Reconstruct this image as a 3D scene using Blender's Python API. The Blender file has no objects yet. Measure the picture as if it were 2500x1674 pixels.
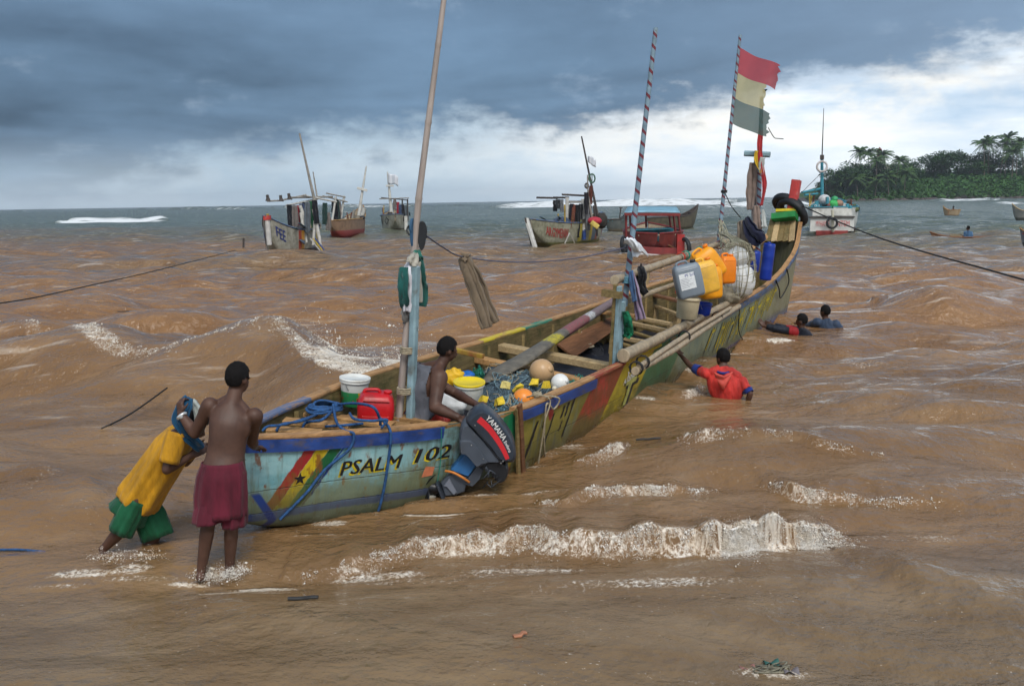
import bpy, bmesh, math, random
import numpy as np
from mathutils import Vector, Matrix, noise as mnoise
random.seed(7); RNG = np.random.default_rng(11)
SC = bpy.context.scene; COL = SC.collection
rad = math.radians
# ------------------------------------------------------------------ camera
FPX = 2400.0; CAMH = 2.8                       # focal length in photo pixels (2500 wide), eye height above the sea
pitch = math.atan((837 - 489.7) / FPX); roll = 0.0162
_fw = Vector((0, math.cos(pitch), -math.sin(pitch))); _u0 = Vector((0, math.sin(pitch), math.cos(pitch))); _r0 = Vector((1, 0, 0))
_rt = _r0 * math.cos(roll) - _u0 * math.sin(roll); _up = _r0 * math.sin(roll) + _u0 * math.cos(roll)
CAM = Vector((0, 0, CAMH))
cam = bpy.data.cameras.new('camera'); cam.lens = 36 * FPX / 2500; cam.sensor_width = 36; cam.clip_start = 0.1; cam.clip_end = 20000
camo = bpy.data.objects.new('camera', cam); COL.objects.link(camo); SC.camera = camo
M = Matrix((_rt, _up, -_fw)).transposed().to_4x4(); M.translation = CAM; camo.matrix_world = M
KD = 2500 / 2342.0
def ray(x, y):
    return _fw + _rt * ((x * KD - 1250) / FPX) - _up * ((y * KD - 837) / FPX)
def W(x, y, Y):                                # survey helper: point of the place seen at a photo position, at distance Y
    d = ray(x, y); return CAM + d * (Y / d.y)
def G(x, y, z=0.0):                            # the same, at height z above the sea
    d = ray(x, y); return CAM + d * ((z - CAMH) / d.z)
# ------------------------------------------------------------------ sky, sun, exposure
SUN_EL, SUN_AZ = 50.0, 166.0                   # azimuth clockwise from +Y: behind the camera, a little to the right
world = bpy.data.worlds.new('World'); SC.world = world; world.use_nodes = True
class NT:
    """small helper that writes node trees as expressions"""
    def __init__(self, tree): self.t = tree; self.n = tree.nodes; self.l = tree.links
    def put(self, sock, v):
        if isinstance(v, bpy.types.NodeSocket): self.l.new(v, sock)
        elif v is not None:
            if sock.type == 'RGBA' and len(v) == 3: v = (*v, 1)
            sock.default_value = v
    def m(self, op, a, b=None, c=None, clamp=False):
        n = self.n.new('ShaderNodeMath'); n.operation = op; n.use_clamp = clamp
        for i, v in enumerate((a, b, c)):
            if v is not None: self.put(n.inputs[i], v)
        return n.outputs[0]
    def v(self, op, a, b=None, s=None):
        n = self.n.new('ShaderNodeVectorMath'); n.operation = op
        self.put(n.inputs[0], a)
        if b is not None: self.put(n.inputs[1], b)
        if s is not None: self.put(n.inputs['Scale'], s)
        return n.outputs['Value'] if op in ('DOT_PRODUCT', 'LENGTH', 'DISTANCE') else n.outputs[0]
    def mix(self, f, a, b, blend='MIX'):
        n = self.n.new('ShaderNodeMix'); n.data_type = 'RGBA'; n.blend_type = blend; n.clamp_factor = True
        self.put(n.inputs[0], f); self.put(n.inputs[6], a); self.put(n.inputs[7], b); return n.outputs[2]
    def noise(self, vec, scale, detail=4, rough=0.55, dist=0.0, out=0, dim='3D'):
        n = self.n.new('ShaderNodeTexNoise'); n.noise_dimensions = dim; self.put(n.inputs['Vector'], vec)
        n.inputs['Scale'].default_value = scale; n.inputs['Detail'].default_value = detail
        n.inputs['Roughness'].default_value = rough; n.inputs['Distortion'].default_value = dist
        return n.outputs[out]
    def voro(self, vec, scale, feature='F1', rnd=1.0):
        n = self.n.new('ShaderNodeTexVoronoi'); n.voronoi_dimensions = '2D'; n.feature = feature; self.put(n.inputs['Vector'], vec)
        n.inputs['Scale'].default_value = scale; n.inputs['Randomness'].default_value = rnd
        return n.outputs['Distance']
    def step(self, x, lo, hi):
        n = self.n.new('ShaderNodeMapRange'); n.interpolation_type = 'SMOOTHSTEP'
        self.put(n.inputs[0], x); self.put(n.inputs[1], lo); self.put(n.inputs[2], hi); return n.outputs[0]
    def lin(self, x, lo, hi, a=0.0, b=1.0):
        n = self.n.new('ShaderNodeMapRange'); self.put(n.inputs[0], x); self.put(n.inputs[1], lo); self.put(n.inputs[2], hi)
        self.put(n.inputs[3], a); self.put(n.inputs[4], b); return n.outputs[0]
    def xyz(self, vec):
        n = self.n.new('ShaderNodeSeparateXYZ'); self.put(n.inputs[0], vec); return n.outputs
    def vec(self, x, y, z):
        n = self.n.new('ShaderNodeCombineXYZ')
        for i, q in enumerate((x, y, z)): self.put(n.inputs[i], q)
        return n.outputs[0]
    def attr(self, name, out='Fac'):
        n = self.n.new('ShaderNodeAttribute'); n.attribute_name = name; return n.outputs[out]
    def coord(self, kind='Object'):
        n = self.n.new('ShaderNodeTexCoord'); return n.outputs[kind]
    def bump(self, h, strength=0.3, dist=0.01, normal=None):
        n = self.n.new('ShaderNodeBump'); n.inputs['Strength'].default_value = strength; n.inputs['Distance'].default_value = dist
        self.put(n.inputs['Height'], h)
        if normal is not None: self.put(n.inputs['Normal'], normal)
        return n.outputs[0]

def build_sky():
    t = NT(world.node_tree); t.n.clear()
    out = t.n.new('ShaderNodeOutputWorld'); bg = t.n.new('ShaderNodeBackground')
    sky = t.n.new('ShaderNodeTexSky'); sky.sky_type = 'NISHITA'; sky.sun_disc = False
    sky.sun_elevation = rad(SUN_EL); sky.sun_rotation = rad(SUN_AZ); sky.air_density = 1.2; sky.dust_density = 2.0
    d = t.v('NORMALIZE', t.coord('Generated'))
    x, y, z = t.xyz(d)
    zc = t.m('MAXIMUM', z, 0.0)
    # cloud deck: directions projected on a plane, squashed towards the horizon
    den = t.m('ADD', zc, 0.10)
    u = t.m('DIVIDE', x, den); v = t.m('DIVIDE', y, den)
    p = t.vec(u, v, 0.0)
    n_big = t.noise(p, 0.55, 3, 0.55, 0.5, dim='2D'); n_mid = t.noise(p, 1.6, 3, 0.6, dim='2D')
    # wide band noise stretched along the horizon, in direction space
    q = t.vec(t.m('MULTIPLY', x, 3.0), t.m('MULTIPLY', y, 3.0), t.m('MULTIPLY', z, 14.0))
    n_band = t.noise(q, 1.5, 5, 0.60)
    n_puff = t.noise(t.vec(t.m('MULTIPLY', x, 3.0), t.m('MULTIPLY', y, 3.0), t.m('MULTIPLY', z, 5.5)), 4.2, 8, 0.62)
    # storm front: a plane through the viewer cuts the sky along a slanting line, high on the right, low on the left
    side = t.m('SUBTRACT', z, t.m('ADD', t.m('MULTIPLY', x, 0.135), t.m('MULTIPLY', y, 0.088)))
    side = t.m('ADD', side, t.m('MULTIPLY', t.m('SUBTRACT', n_puff, 0.5), 0.13))
    side = t.m('ADD', side, t.m('MULTIPLY', t.m('SUBTRACT', n_band, 0.5), 0.10))
    front = t.step(side, -0.032, 0.012)
    # under-side of the storm deck: dark slate with broad lighter folds
    fold = t.lin(t.m('ADD', t.m('MULTIPLY', n_big, 0.65), t.m('MULTIPLY', n_band, 0.35)), 0.30, 0.70)
    fold = t.m('ADD', fold, t.m('MULTIPLY', t.m('SUBTRACT', n_puff, 0.5), 0.60), clamp=True)
    dark = t.mix(fold, (0.026, 0.060, 0.112), (0.125, 0.220, 0.345))
    lift = t.step(z, 0.03, 0.40)
    dark = t.mix(t.m('MULTIPLY', lift, 0.5), dark, (0.20, 0.28, 0.39))
    dark = t.mix(t.m('MULTIPLY', t.step(x, 0.0, 0.55), 0.55), dark, (0.26, 0.37, 0.52))
    gap = t.m('MULTIPLY', t.step(t.m('ADD', n_puff, t.m('MULTIPLY', n_mid, 0.5)), 0.84, 1.08), 0.20)
    dark = t.mix(gap, dark, (0.50, 0.60, 0.72))
    # thinner, brighter cloud beyond the front
    streak = t.lin(n_band, 0.36, 0.62)
    light = t.mix(streak, (0.40, 0.55, 0.72), (0.90, 0.94, 0.97))
    left = t.step(x, 0.22, -0.10)
    light = t.mix(t.m('MULTIPLY', left, 0.9), light, t.mix(streak, (0.235, 0.35, 0.46), (0.45, 0.57, 0.67)))
    edge = t.m('MULTIPLY', t.step(side, -0.085, -0.02), t.step(n_puff, 0.36, 0.60))
    light = t.mix(t.m('MULTIPLY', edge, t.m('SUBTRACT', 1.0, t.m('MULTIPLY', left, 0.8))), light, (0.86, 0.84, 0.79))
    # torn grey sheets hanging below the bright gap, higher up
    q2 = t.vec(t.m('ADD', t.m('MULTIPLY', x, 2.2), 4.0), t.m('MULTIPLY', y, 2.2), t.m('MULTIPLY', z, 11.0))
    sheet = t.m('MULTIPLY', t.step(t.noise(q2, 1.5, 5, 0.58), 0.44, 0.60), t.step(z, 0.045, 0.13))
    light = t.mix(t.m('MULTIPLY', sheet, 0.80), light, t.mix(n_puff, (0.22, 0.34, 0.50), (0.46, 0.57, 0.70)))
    cloud = t.mix(front, light, dark)
    # the sky behind the viewer: the same broken overcast, brighter where the sun sits behind it
    back = t.step(y, 0.25, -0.6)
    cloud = t.mix(t.m('MULTIPLY', back, 0.85), cloud, t.mix(fold, (0.38, 0.45, 0.54), (0.74, 0.80, 0.86)))
    haze = t.step(z, 0.078, -0.005)
    cloud = t.mix(t.m('MULTIPLY', haze, 0.68), cloud, t.mix(left, (0.80, 0.88, 0.94), (0.50, 0.61, 0.70)))
    blue = t.v('SCALE', sky.outputs[0], s=0.10)
    col = t.v('SCALE', t.mix(0.94, blue, cloud), s=0.82)
    t.put(bg.inputs[0], col); bg.inputs[1].default_value = 1.0
    t.l.new(bg.outputs[0], out.inputs[0])
build_sky()
world.cycles.sampling_method = 'MANUAL'; world.cycles.sample_map_resolution = 512
SC.cycles.max_bounces = 5; SC.cycles.diffuse_bounces = 2; SC.cycles.glossy_bounces = 2; SC.cycles.transmission_bounces = 3; SC.cycles.transparent_max_bounces = 8
SC.cycles.use_adaptive_sampling = True; SC.cycles.adaptive_threshold = 0.03; SC.cycles.use_denoising = True; SC.cycles.caustics_reflective = False; SC.cycles.caustics_refractive = False
sun = bpy.data.lights.new('sun', 'SUN'); sun.energy = 1.5; sun.angle = rad(24); sun.color = (1.0, 0.955, 0.89)
suno = bpy.data.objects.new('sun', sun); COL.objects.link(suno)
_sd = Vector((math.sin(rad(SUN_AZ)) * math.cos(rad(SUN_EL)), math.cos(rad(SUN_AZ)) * math.cos(rad(SUN_EL)), math.sin(rad(SUN_EL))))
suno.rotation_euler = _sd.to_track_quat('Z', 'Y').to_euler(); suno.location = (0, -5, 30)
SC.view_settings.view_transform = 'Standard'; SC.view_settings.look = 'None'; SC.view_settings.gamma = 1.0
SC.view_settings.exposure = 0.72; SC.view_settings.use_curve_mapping = False

# ------------------------------------------------------------------ mesh helpers
class MB:
    """collects shapes into one mesh"""
    def __init__(self): self.v = []; self.f = []; self.sm = []; self.mi = []; self.cur = 0
    def add(self, vs, fs, smooth=False):
        o = len(self.v); self.v += [tuple(q) for q in vs]
        self.f += [tuple(i + o for i in f) for f in fs]; self.sm += [smooth] * len(fs); self.mi += [self.cur] * len(fs); return self
    def box(self, c, s, R=None, taper=1.0, jit=0.0):
        vs = []
        for k in (-1, 1):
            for j in (-1, 1):
                for i in (-1, 1):
                    q = Vector((i * s[0] / 2 * (taper if k > 0 else 1), j * s[1] / 2 * (taper if k > 0 else 1), k * s[2] / 2))
                    if jit: q += Vector([random.uniform(-jit, jit) for _ in range(3)])
                    if R is not None: q = R @ q
                    vs.append(q + Vector(c))
        return self.add(vs, [(0, 2, 3, 1), (4, 5, 7, 6), (0, 1, 5, 4), (2, 6, 7, 3), (0, 4, 6, 2), (1, 3, 7, 5)])
    def beam(self, a, b, w, h, up=(0, 0, 1), bev=0.12, jit=0.0, n=1, sag=0.0):
        """plank from a to b with chamfered section; n > 1 lets it wander by jit"""
        a, b = Vector(a), Vector(b); d = (b - a).normalized(); up = Vector(up); s = d.cross(up)
        if s.length < 1e-5: s = d.cross(Vector((1, 0, 0)))
        s.normalize(); u = s.cross(d).normalized()
        e = bev * min(w, h)
        prof = [(-w/2+e, -h/2), (w/2-e, -h/2), (w/2, -h/2+e), (w/2, h/2-e), (w/2-e, h/2), (-w/2+e, h/2), (-w/2, h/2-e), (-w/2, -h/2+e)]
        rings = []
        for i in range(n + 1):
            t = i / n; c = a.lerp(b, t) - u * (sag * 4 * t * (1 - t))
            if jit and 0 < i < n: c += s * random.uniform(-jit, jit) + u * random.uniform(-jit, jit)
            k = 1 + (random.uniform(-1, 1) * jit * 3 if jit else 0)
            rings.append([c + s * x * k + u * y * k for x, y in prof])
        vs = [q for r in rings for q in r]; m = len(prof); fs = []
        for i in range(n):
            for j in range(m): fs.append((i*m+j, i*m+(j+1) % m, (i+1)*m+(j+1) % m, (i+1)*m+j))
        fs.append(tuple(range(m))[::-1]); fs.append(tuple(n*m+j for j in range(m)))
        return self.add(vs, fs)
    def tube(self, pts, r, n=8, cap=True, smooth=True, el=1.0, up=(0, 0, 1), tw=0.0):
        pts = [Vector(p) for p in pts]; m = len(pts)
        rs = list(r) if hasattr(r, '__len__') else [r] * m
        vs, fs = [], []; prev = None
        for i, p in enumerate(pts):
            d = (pts[min(i+1, m-1)] - pts[max(i-1, 0)])
            if d.length < 1e-9: d = Vector((0, 0, 1))
            d.normalize()
            if prev is None:
                ref = Vector(up) if abs(d.dot(Vector(up))) < 0.95 else Vector((1, 0, 0)); s = d.cross(ref).normalized()
            else:
                s = prev - d * prev.dot(d)
                s = s.normalized() if s.length > 1e-6 else d.orthogonal().normalized()
            prev = s; u = s.cross(d)
            for j in range(n):
                a = 2 * math.pi * j / n + tw * i
                vs.append(p + (s * math.cos(a) + u * math.sin(a) * el) * rs[i])
        for i in range(m - 1):
            for j in range(n): fs.append((i*n+j, i*n+(j+1) % n, (i+1)*n+(j+1) % n, (i+1)*n+j))
        self.add(vs, fs, smooth)
        if cap: self.add(vs[:n], [tuple(range(n))[::-1]]); self.add(vs[-n:], [tuple(range(n))])
        return self
    def lathe(self, prof, n=20, M=None, smooth=True, sx=1.0, sy=1.0):
        vs, fs = [], []; k = len(prof)
        for r, z in prof:
            for j in range(n):
                a = 2 * math.pi * j / n; q = Vector((r * math.cos(a) * sx, r * math.sin(a) * sy, z))
                vs.append(M @ q if M is not None else q)
        for i in range(k - 1):
            for j in range(n): fs.append((i*n+j, i*n+(j+1) % n, (i+1)*n+(j+1) % n, (i+1)*n+j))
        self.add(vs, fs, smooth)
        if prof[0][0] > 1e-4: self.add(vs[:n], [tuple(range(n))[::-1]])
        if prof[-1][0] > 1e-4: self.add(vs[-n:], [tuple(range(n))])
        return self
    def ball(self, c, r, n=16, m=10, s=(1, 1, 1), R=None, smooth=True):
        vs, fs = [], []; c = Vector(c)
        for i in range(m + 1):
            th = math.pi * i / m
            for j in range(n):
                a = 2 * math.pi * j / n; q = Vector((math.sin(th) * math.cos(a) * s[0], math.sin(th) * math.sin(a) * s[1], math.cos(th) * s[2])) * r
                if R is not None: q = R @ q
                vs.append(c + q)
        for i in range(m):
            for j in range(n): fs.append((i*n+j, (i+1)*n+j, (i+1)*n+(j+1) % n, i*n+(j+1) % n))
        return self.add(vs, fs, smooth)
    def grid(self, fn, nu, nv, smooth=True, thick=0.0, flip=False):
        """sheet fn(u, v) -> point, u and v in 0..1; thick makes it a closed slab"""
        P = [[Vector(fn(i / nu, j / nv)) for j in range(nv + 1)] for i in range(nu + 1)]
        vs = [q for r in P for q in r]; w = nv + 1
        fs = [(i*w+j, (i+1)*w+j, (i+1)*w+j+1, i*w+j+1) for i in range(nu) for j in range(nv)]
        if flip: fs = [f[::-1] for f in fs]
        if not thick: return self.add(vs, fs, smooth)
        nrm = []
        for i in range(nu + 1):
            for j in range(nv + 1):
                du = P[min(i+1, nu)][j] - P[max(i-1, 0)][j]; dv = P[i][min(j+1, nv)] - P[i][max(j-1, 0)]
                c = du.cross(dv); c = c.normalized() if c.length > 1e-12 else Vector((0, 0, 1)); nrm.append(-c if flip else c)
        back = [q - n_ * thick for q, n_ in zip(vs, nrm)]; o = len(vs)
        fs2 = fs + [tuple(i + o for i in f[::-1]) for f in fs]
        rim = [(i*w, (i+1)*w) for i in range(nu)] + [((i+1)*w+nv, i*w+nv) for i in range(nu)] + [(j+1, j) for j in range(nv)] + [(nu*w+j, nu*w+j+1) for j in range(nv)]
        fs2 += [((b, a, a+o, b+o) if not flip else (a, b, b+o, a+o)) for a, b in rim]
        return self.add(vs + back, fs2, smooth)
    def prism(self, poly, h, M=None, layers=None, smooth=False):
        """outline poly (x, z) swept along y with layered scaling about its centroid: layers = [(y, scale), ...]"""
        layers = layers or [(-h/2, 1), (h/2, 1)]
        cx = sum(p[0] for p in poly)/len(poly); cz = sum(p[1] for p in poly)/len(poly); n = len(poly); vs = []
        for y, k in layers:
            for x, z in poly:
                q = Vector((cx+(x-cx)*k, y, cz+(z-cz)*k)); vs.append(M @ q if M is not None else q)
        fs = []
        for i in range(len(layers)-1):
            for j in range(n): fs.append((i*n+j, i*n+(j+1) % n, (i+1)*n+(j+1) % n, (i+1)*n+j))
        self.add(vs, fs, smooth)
        self.add(vs[:n], [tuple(range(n))[::-1]]); return self.add(vs[-n:], [tuple(range(n))])
    def mesh(self, name, mats=None):
        me = bpy.data.meshes.new(name); me.from_pydata(self.v, [], self.f)
        me.polygons.foreach_set('use_smooth', self.sm)
        if mats:
            for m_ in (mats if isinstance(mats, (list, tuple)) else [mats]): me.materials.append(m_)
            if max(self.mi, default=0): me.polygons.foreach_set('material_index', self.mi)
        me.update(); return me
    def build(self, name, mats=None, parent=None, **tags):
        o = bpy.data.objects.new(name, self.mesh(name, mats)); COL.objects.link(o)
        if parent is not None: o.parent = parent
        return tag(o, **tags)
def tag(o, label=None, cat=None, group=None, kind=None):
    if label: o['label'] = label
    if cat: o['category'] = cat
    if group: o['group'] = group
    if kind: o['kind'] = kind
    return o
def thing(name, label, cat, mat4=None, loc=None, group=None):
    o = bpy.data.objects.new(name, None); COL.objects.link(o); o.empty_display_size = 0.2
    if mat4 is not None: o.matrix_world = mat4
    if loc is not None: o.location = loc
    return tag(o, label, cat, group)
def link_mesh(name, me, parent=None, mat4=None, **tags):
    o = bpy.data.objects.new(name, me); COL.objects.link(o)
    if parent is not None: o.parent = parent
    if mat4 is not None: o.matrix_local = mat4
    return tag(o, **tags)
def copy_tree(o, parent=None):
    c = o.copy(); COL.objects.link(c); c.parent = parent
    for ch in list(o.children): copy_tree(ch, c)
    return c
def lerp(a, b, t): return a + (b - a) * t
def interp(x, xs, ys): return float(np.interp(x, xs, ys))
def smooth_path(pts, n=6):
    """Catmull-Rom through pts"""
    pts = [Vector(p) for p in pts]; out = []
    for i in range(len(pts) - 1):
        p0, p1, p2, p3 = pts[max(i-1, 0)], pts[i], pts[i+1], pts[min(i+2, len(pts)-1)]
        for k in range(n):
            t = k / n; out.append(0.5 * ((2*p1) + (p2-p0)*t + (2*p0-5*p1+4*p2-p3)*t*t + (3*p1-p0-3*p2+p3)*t**3))
    return out + [pts[-1]]
def frame(o, x, zhint=(0, 0, 1)):
    """matrix with origin o, X axis along x, Z near zhint"""
    x = Vector(x).normalized(); y = Vector(zhint).cross(x)
    if y.length < 1e-5: y = Vector((0, 1, 0)).cross(x)
    y.normalize(); z = x.cross(y); m_ = Matrix((x, y, z)).transposed().to_4x4(); m_.translation = Vector(o); return m_

# ------------------------------------------------------------------ materials
MATS = {}
def newmat(name):
    m_ = bpy.data.materials.new(name); m_.use_nodes = True; t = NT(m_.node_tree)
    b = m_.node_tree.nodes['Principled BSDF']; return m_, t, b
def mat(name, col, rough=0.6, var=0.25, scale=6.0, bump=0.0, bscale=None, stretch=(1, 1, 1), dirt=0.0, dirtcol=(0.06, 0.045, 0.03), dscale=2.5, spec=0.4, metal=0.0, sheen=0.0, col2=None, rnd=0.0):
    """general painted / worn material: base colour with broad variation, optional grime patches and fine relief"""
    if name in MATS: return MATS[name]
    m_, t, b = newmat(name)
    p = t.v('MULTIPLY', t.coord('Object'), stretch)
    n1 = t.noise(p, scale, 5, 0.6)
    c2 = col2 if col2 else tuple(min(1, c * (1 + var)) for c in col); c1 = tuple(c * (1 - var) for c in col)
    c = t.mix(t.lin(n1, 0.3, 0.7), c1, c2)
    if dirt:
        nd = t.noise(t.v('ADD', p, (5.2, 1.3, 9.1)), dscale, 7, 0.65)
        c = t.mix(t.m('MULTIPLY', t.step(nd, 0.62 - 0.25 * dirt, 0.80 - 0.2 * dirt), min(1, dirt + 0.25)), c, dirtcol)
    if rnd:
        oi = t.n.new('ShaderNodeObjectInfo'); hs = t.n.new('ShaderNodeHueSaturation'); t.put(hs.inputs['Color'], c)
        t.put(hs.inputs['Value'], t.lin(oi.outputs['Random'], 0, 1, 1 - rnd, 1 + rnd)); c = hs.outputs[0]
    t.put(b.inputs['Base Color'], c); b.inputs['Metallic'].default_value = metal
    t.put(b.inputs['Roughness'], t.lin(n1, 0.2, 0.8, max(0.05, rough - 0.12), min(1, rough + 0.12)))
    b.inputs['Specular IOR Level'].default_value = spec
    if bump: t.put(b.inputs['Normal'], t.bump(t.noise(p, bscale or scale * 6, 6, 0.65), 0.6, bump))
    if sheen: b.inputs['Sheen Weight'].default_value = sheen
    MATS[name] = m_; return m_
def woodmat(name, light, dark, grain=(1, 14, 14), scale=2.2, stain=(0.05, 0.05, 0.02), amt=0.5, rough=0.75, bump=0.006, rnd=0.18):
    """weathered timber: grain along local X, stains and bleached patches"""
    if name in MATS: return MATS[name]
    m_, t, b = newmat(name); o = t.coord('Object'); p = t.v('MULTIPLY', o, grain)
    g = t.noise(p, scale, 7, 0.68, 0.6); c = t.mix(t.lin(g, 0.32, 0.68), dark, light)
    st = t.noise(o, 3.1, 6, 0.62); c = t.mix(t.m('MULTIPLY', t.step(st, 0.48, 0.72), amt), c, stain)
    cr = t.step(t.noise(t.v('MULTIPLY', p, (0.6, 2, 2)), scale * 2.5, 4, 0.5), 0.63, 0.70)
    c = t.mix(t.m('MULTIPLY', cr, 0.7), c, tuple(q * 0.3 for q in dark))
    if rnd:
        oi = t.n.new('ShaderNodeObjectInfo'); hs = t.n.new('ShaderNodeHueSaturation'); t.put(hs.inputs['Color'], c)
        t.put(hs.inputs['Value'], t.lin(oi.outputs['Random'], 0, 1, 1 - rnd, 1 + rnd)); c = hs.outputs[0]
    t.put(b.inputs['Base Color'], c); b.inputs['Roughness'].default_value = rough; b.inputs['Specular IOR Level'].default_value = 0.3
    t.put(b.inputs['Normal'], t.bump(t.m('SUBTRACT', g, t.m('MULTIPLY', cr, 0.5)), 0.7, bump)); MATS[name] = m_; return m_
# ------------------------------------------------------------------ frame of the big canoe (X towards the bow, Y to port, Z up), heeled to starboard
BTH, BHEEL, BO = rad(28.0), rad(6.0), Vector((-2.25, 8.5, 0.0))
_a = Vector((math.sin(BTH), math.cos(BTH), 0)); _p = Vector((-math.cos(BTH), math.sin(BTH), 0))
BM = Matrix((_a, _p, Vector((0, 0, 1)))).transposed().to_4x4() @ Matrix.Rotation(BHEEL, 4, 'X'); BM.translation = BO
BMI = BM.inverted()
def BW(s, t, z): return BM @ Vector((s, t, z))
def BP(x, y, z):                                # local point of the canoe seen at a photo position, at local height z
    d = BMI.to_3x3() @ ray(x, y); c = BMI @ CAM; return c + d * ((z - c.z) / d.z)
def BT(x, y, t):                                # the same, on the local plane Y = t
    d = BMI.to_3x3() @ ray(x, y); c = BMI @ CAM; return c + d * ((t - c.y) / d.y)
def BS(x, y, s):                                # the same, on the local plane X = s
    d = BMI.to_3x3() @ ray(x, y); c = BMI @ CAM; return c + d * ((s - c.x) / d.x)
HS = [-0.28, 0.0, 0.5, 1.43, 2.24, 3.5, 5.3, 8.0, 10.4, 12.0, 14.0, 15.6, 16.7, 17.5]
HT = [0.02, -0.12, -0.38, -0.90, -1.21, -1.27, -1.24, -1.14, -1.09, -1.06, -1.06, -1.03, -0.98, -0.83]    # starboard gunwale
HP = [0.18, 0.28, 0.47, 0.66, 0.75, 0.80, 0.82, 0.88, 0.92, 0.90, 0.66, 0.25, -0.14, -0.30]              # port gunwale
HZ = [0.83, 0.80, 0.77, 0.76, 0.78, 0.79, 0.80, 0.84, 0.90, 0.98, 1.14, 1.42, 1.80, 2.30]                # height of the gunwale
HK = [0.05, -0.06, -0.16, -0.30, -0.38, -0.45, -0.5, -0.5, -0.5, -0.5, -0.46, -0.38, -0.2, 0.25]         # keel
def _spl(xs, ys):
    """monotone-ish cubic through the stations"""
    xs = np.array(xs); ys = np.array(ys); m_ = np.gradient(ys, xs)
    def f(x):
        x = np.clip(x, xs[0], xs[-1]); i = np.clip(np.searchsorted(xs, x) - 1, 0, len(xs) - 2); h = xs[i+1] - xs[i]; t = (x - xs[i]) / h
        return (2*t**3-3*t**2+1)*ys[i] + (t**3-2*t**2+t)*h*m_[i] + (-2*t**3+3*t**2)*ys[i+1] + (t**3-t**2)*h*m_[i+1]
    return f
fT, fP, fZ, fK = _spl(HS, HT), _spl(HS, HP), _spl(HS, HZ), _spl(HS, HK)
HV = np.array([0.0, 0.18, 0.34, 0.5, 0.75, 1.0]); HF = np.array([0.0, 0.55, 0.80, 0.905, 0.965, 1.0]); HG = np.array([0.0, 0.02, 0.12, 0.32, 0.66, 1.0])
_ff, _fg = _spl(HV, HF), _spl(HV, HG)
def hull(s, v, side, off=0.0):
    """local point of the outer skin: v from 0 keel to 1 gunwale, side -1 starboard, 1 port, off pushes outwards"""
    c = (fT(s) + fP(s)) / 2; w = (fP(s) - fT(s)) / 2
    z = fK(s) + (fZ(s) - fK(s)) * _fg(v); y = c + side * w * _ff(v)
    return Vector((float(s), float(y + side * off), float(z)))
def hullz(s, z, side=-1, off=0.0):
    """local point of the outer skin at height z"""
    k, g = float(fK(s)), float(fZ(s)); q = min(1, max(0, (z - k) / (g - k)))
    vv = np.linspace(0, 1, 60); v = float(np.interp(q, _fg(vv), vv)); return hull(s, v, side, off)
# ------------------------------------------------------------------ sea
_wr = np.random.default_rng(5)
NW = 64
_lam = np.exp(_wr.uniform(math.log(0.30), math.log(9.0), NW)); _dir = _wr.normal(-math.pi/2 + 0.10, 0.42, NW); _ph = _wr.uniform(0, 6.283, NW)
_amp = 0.0062 * _lam**0.92 * _wr.uniform(0.6, 1.3, NW) * np.where((_lam > 0.6) & (_lam < 4.0), 1.75, 0.9)
def _line(pts, z):
    q = [G(x, y, zz) for (x, y), zz in zip(pts, z)]; o = np.argsort([a.x for a in q]); return np.array([q[i].x for i in o]), np.array([q[i].y for i in o]), o
# breakers and wave ridges: crest line, heights, front and back width, foam amount along the crest
RIDGES = []
def ridge(pts, A, wf, wb, foam, lean=0.0, fw=1.0, zf=0.9):
    xs, ys, o = _line(pts, [a * zf for a in A]); RIDGES.append((xs, ys, np.array(A)[o], wf, wb, np.array(foam)[o], lean, fw))
ridge([(640,1262),(700,1252),(760,1238),(900,1215),(1000,1188),(1200,1178),(1400,1190),(1600,1172),(1700,1150),(1800,1138),(1860,1146),(1900,1166),(1950,1190)],
      [.02,.04,.05,.08,.11,.13,.12,.17,.22,.25,.17,.08,.01], .12, .42, [.2,.35,.45,.6,.9,.85,.8,.95,1,1,.8,.5,.1], .55, 1.0)
ridge([(-260,735),(0,752),(120,766),(250,782),(340,796),(430,803),(560,792),(650,786),(760,820),(900,838),(1010,850)],
      [.30,.36,.36,.35,.35,.38,.43,.48,.46,.42,.32], 1.6, 1.2, [.6,.7,.75,.95,.8,.45,.35,.7,1.1,1.15,1.2], .25, .13)
ridge([(1230,1132),(1290,1128),(1350,1108),(1420,1092),(1480,1082),(1560,1084),(1640,1092)], [.02,.05,.07,.08,.09,.04,.02], .08, .35, [.2,.5,.7,.8,.9,.5,.1], .4)
ridge([(1740,1082),(1790,1078),(1850,1086),(1920,1098),(2050,1108),(2200,1115)], [.02,.09,.09,.06,.04,.02], .09, .35, [.2,.9,.8,.5,.3,.1], .4)
ridge([(1560,1026),(1620,1014),(1660,1016),(1760,1018),(1900,1032),(2020,1048)], [.02,.07,.06,.05,.05,.02], .07, .30, [.2,.9,.6,.4,.4,.1], .3)
ridge([(1320,1046),(1380,1030),(1430,1014),(1450,1018)], [.02,.06,.08,.02], .08, .3, [.3,.7,1,.3], .3)
ridge([(1900,1215),(2050,1245),(2200,1262),(2342,1275),(2500,1290)], [.02,.09,.10,.10,.1], .5, .5, [.0,.15,.35,.5,.5], .1)
ridge([(-100,1100),(40,1090),(110,1092),(190,1112),(240,1135)], [.08,.10,.10,.08,.02], .3, .4, [.3,.5,.6,.4,.1], .2)
ridge([(1530,905),(1570,895),(1600,880)], [.03,.06,.03], .12, .3, [.4,1,.4], .2)
ridge([(2000,700),(2120,695),(2342,672),(2500,660)], [.1,.22,.26,.26], .9, 1.0, [0,.1,.15,.2], .1)
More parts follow.
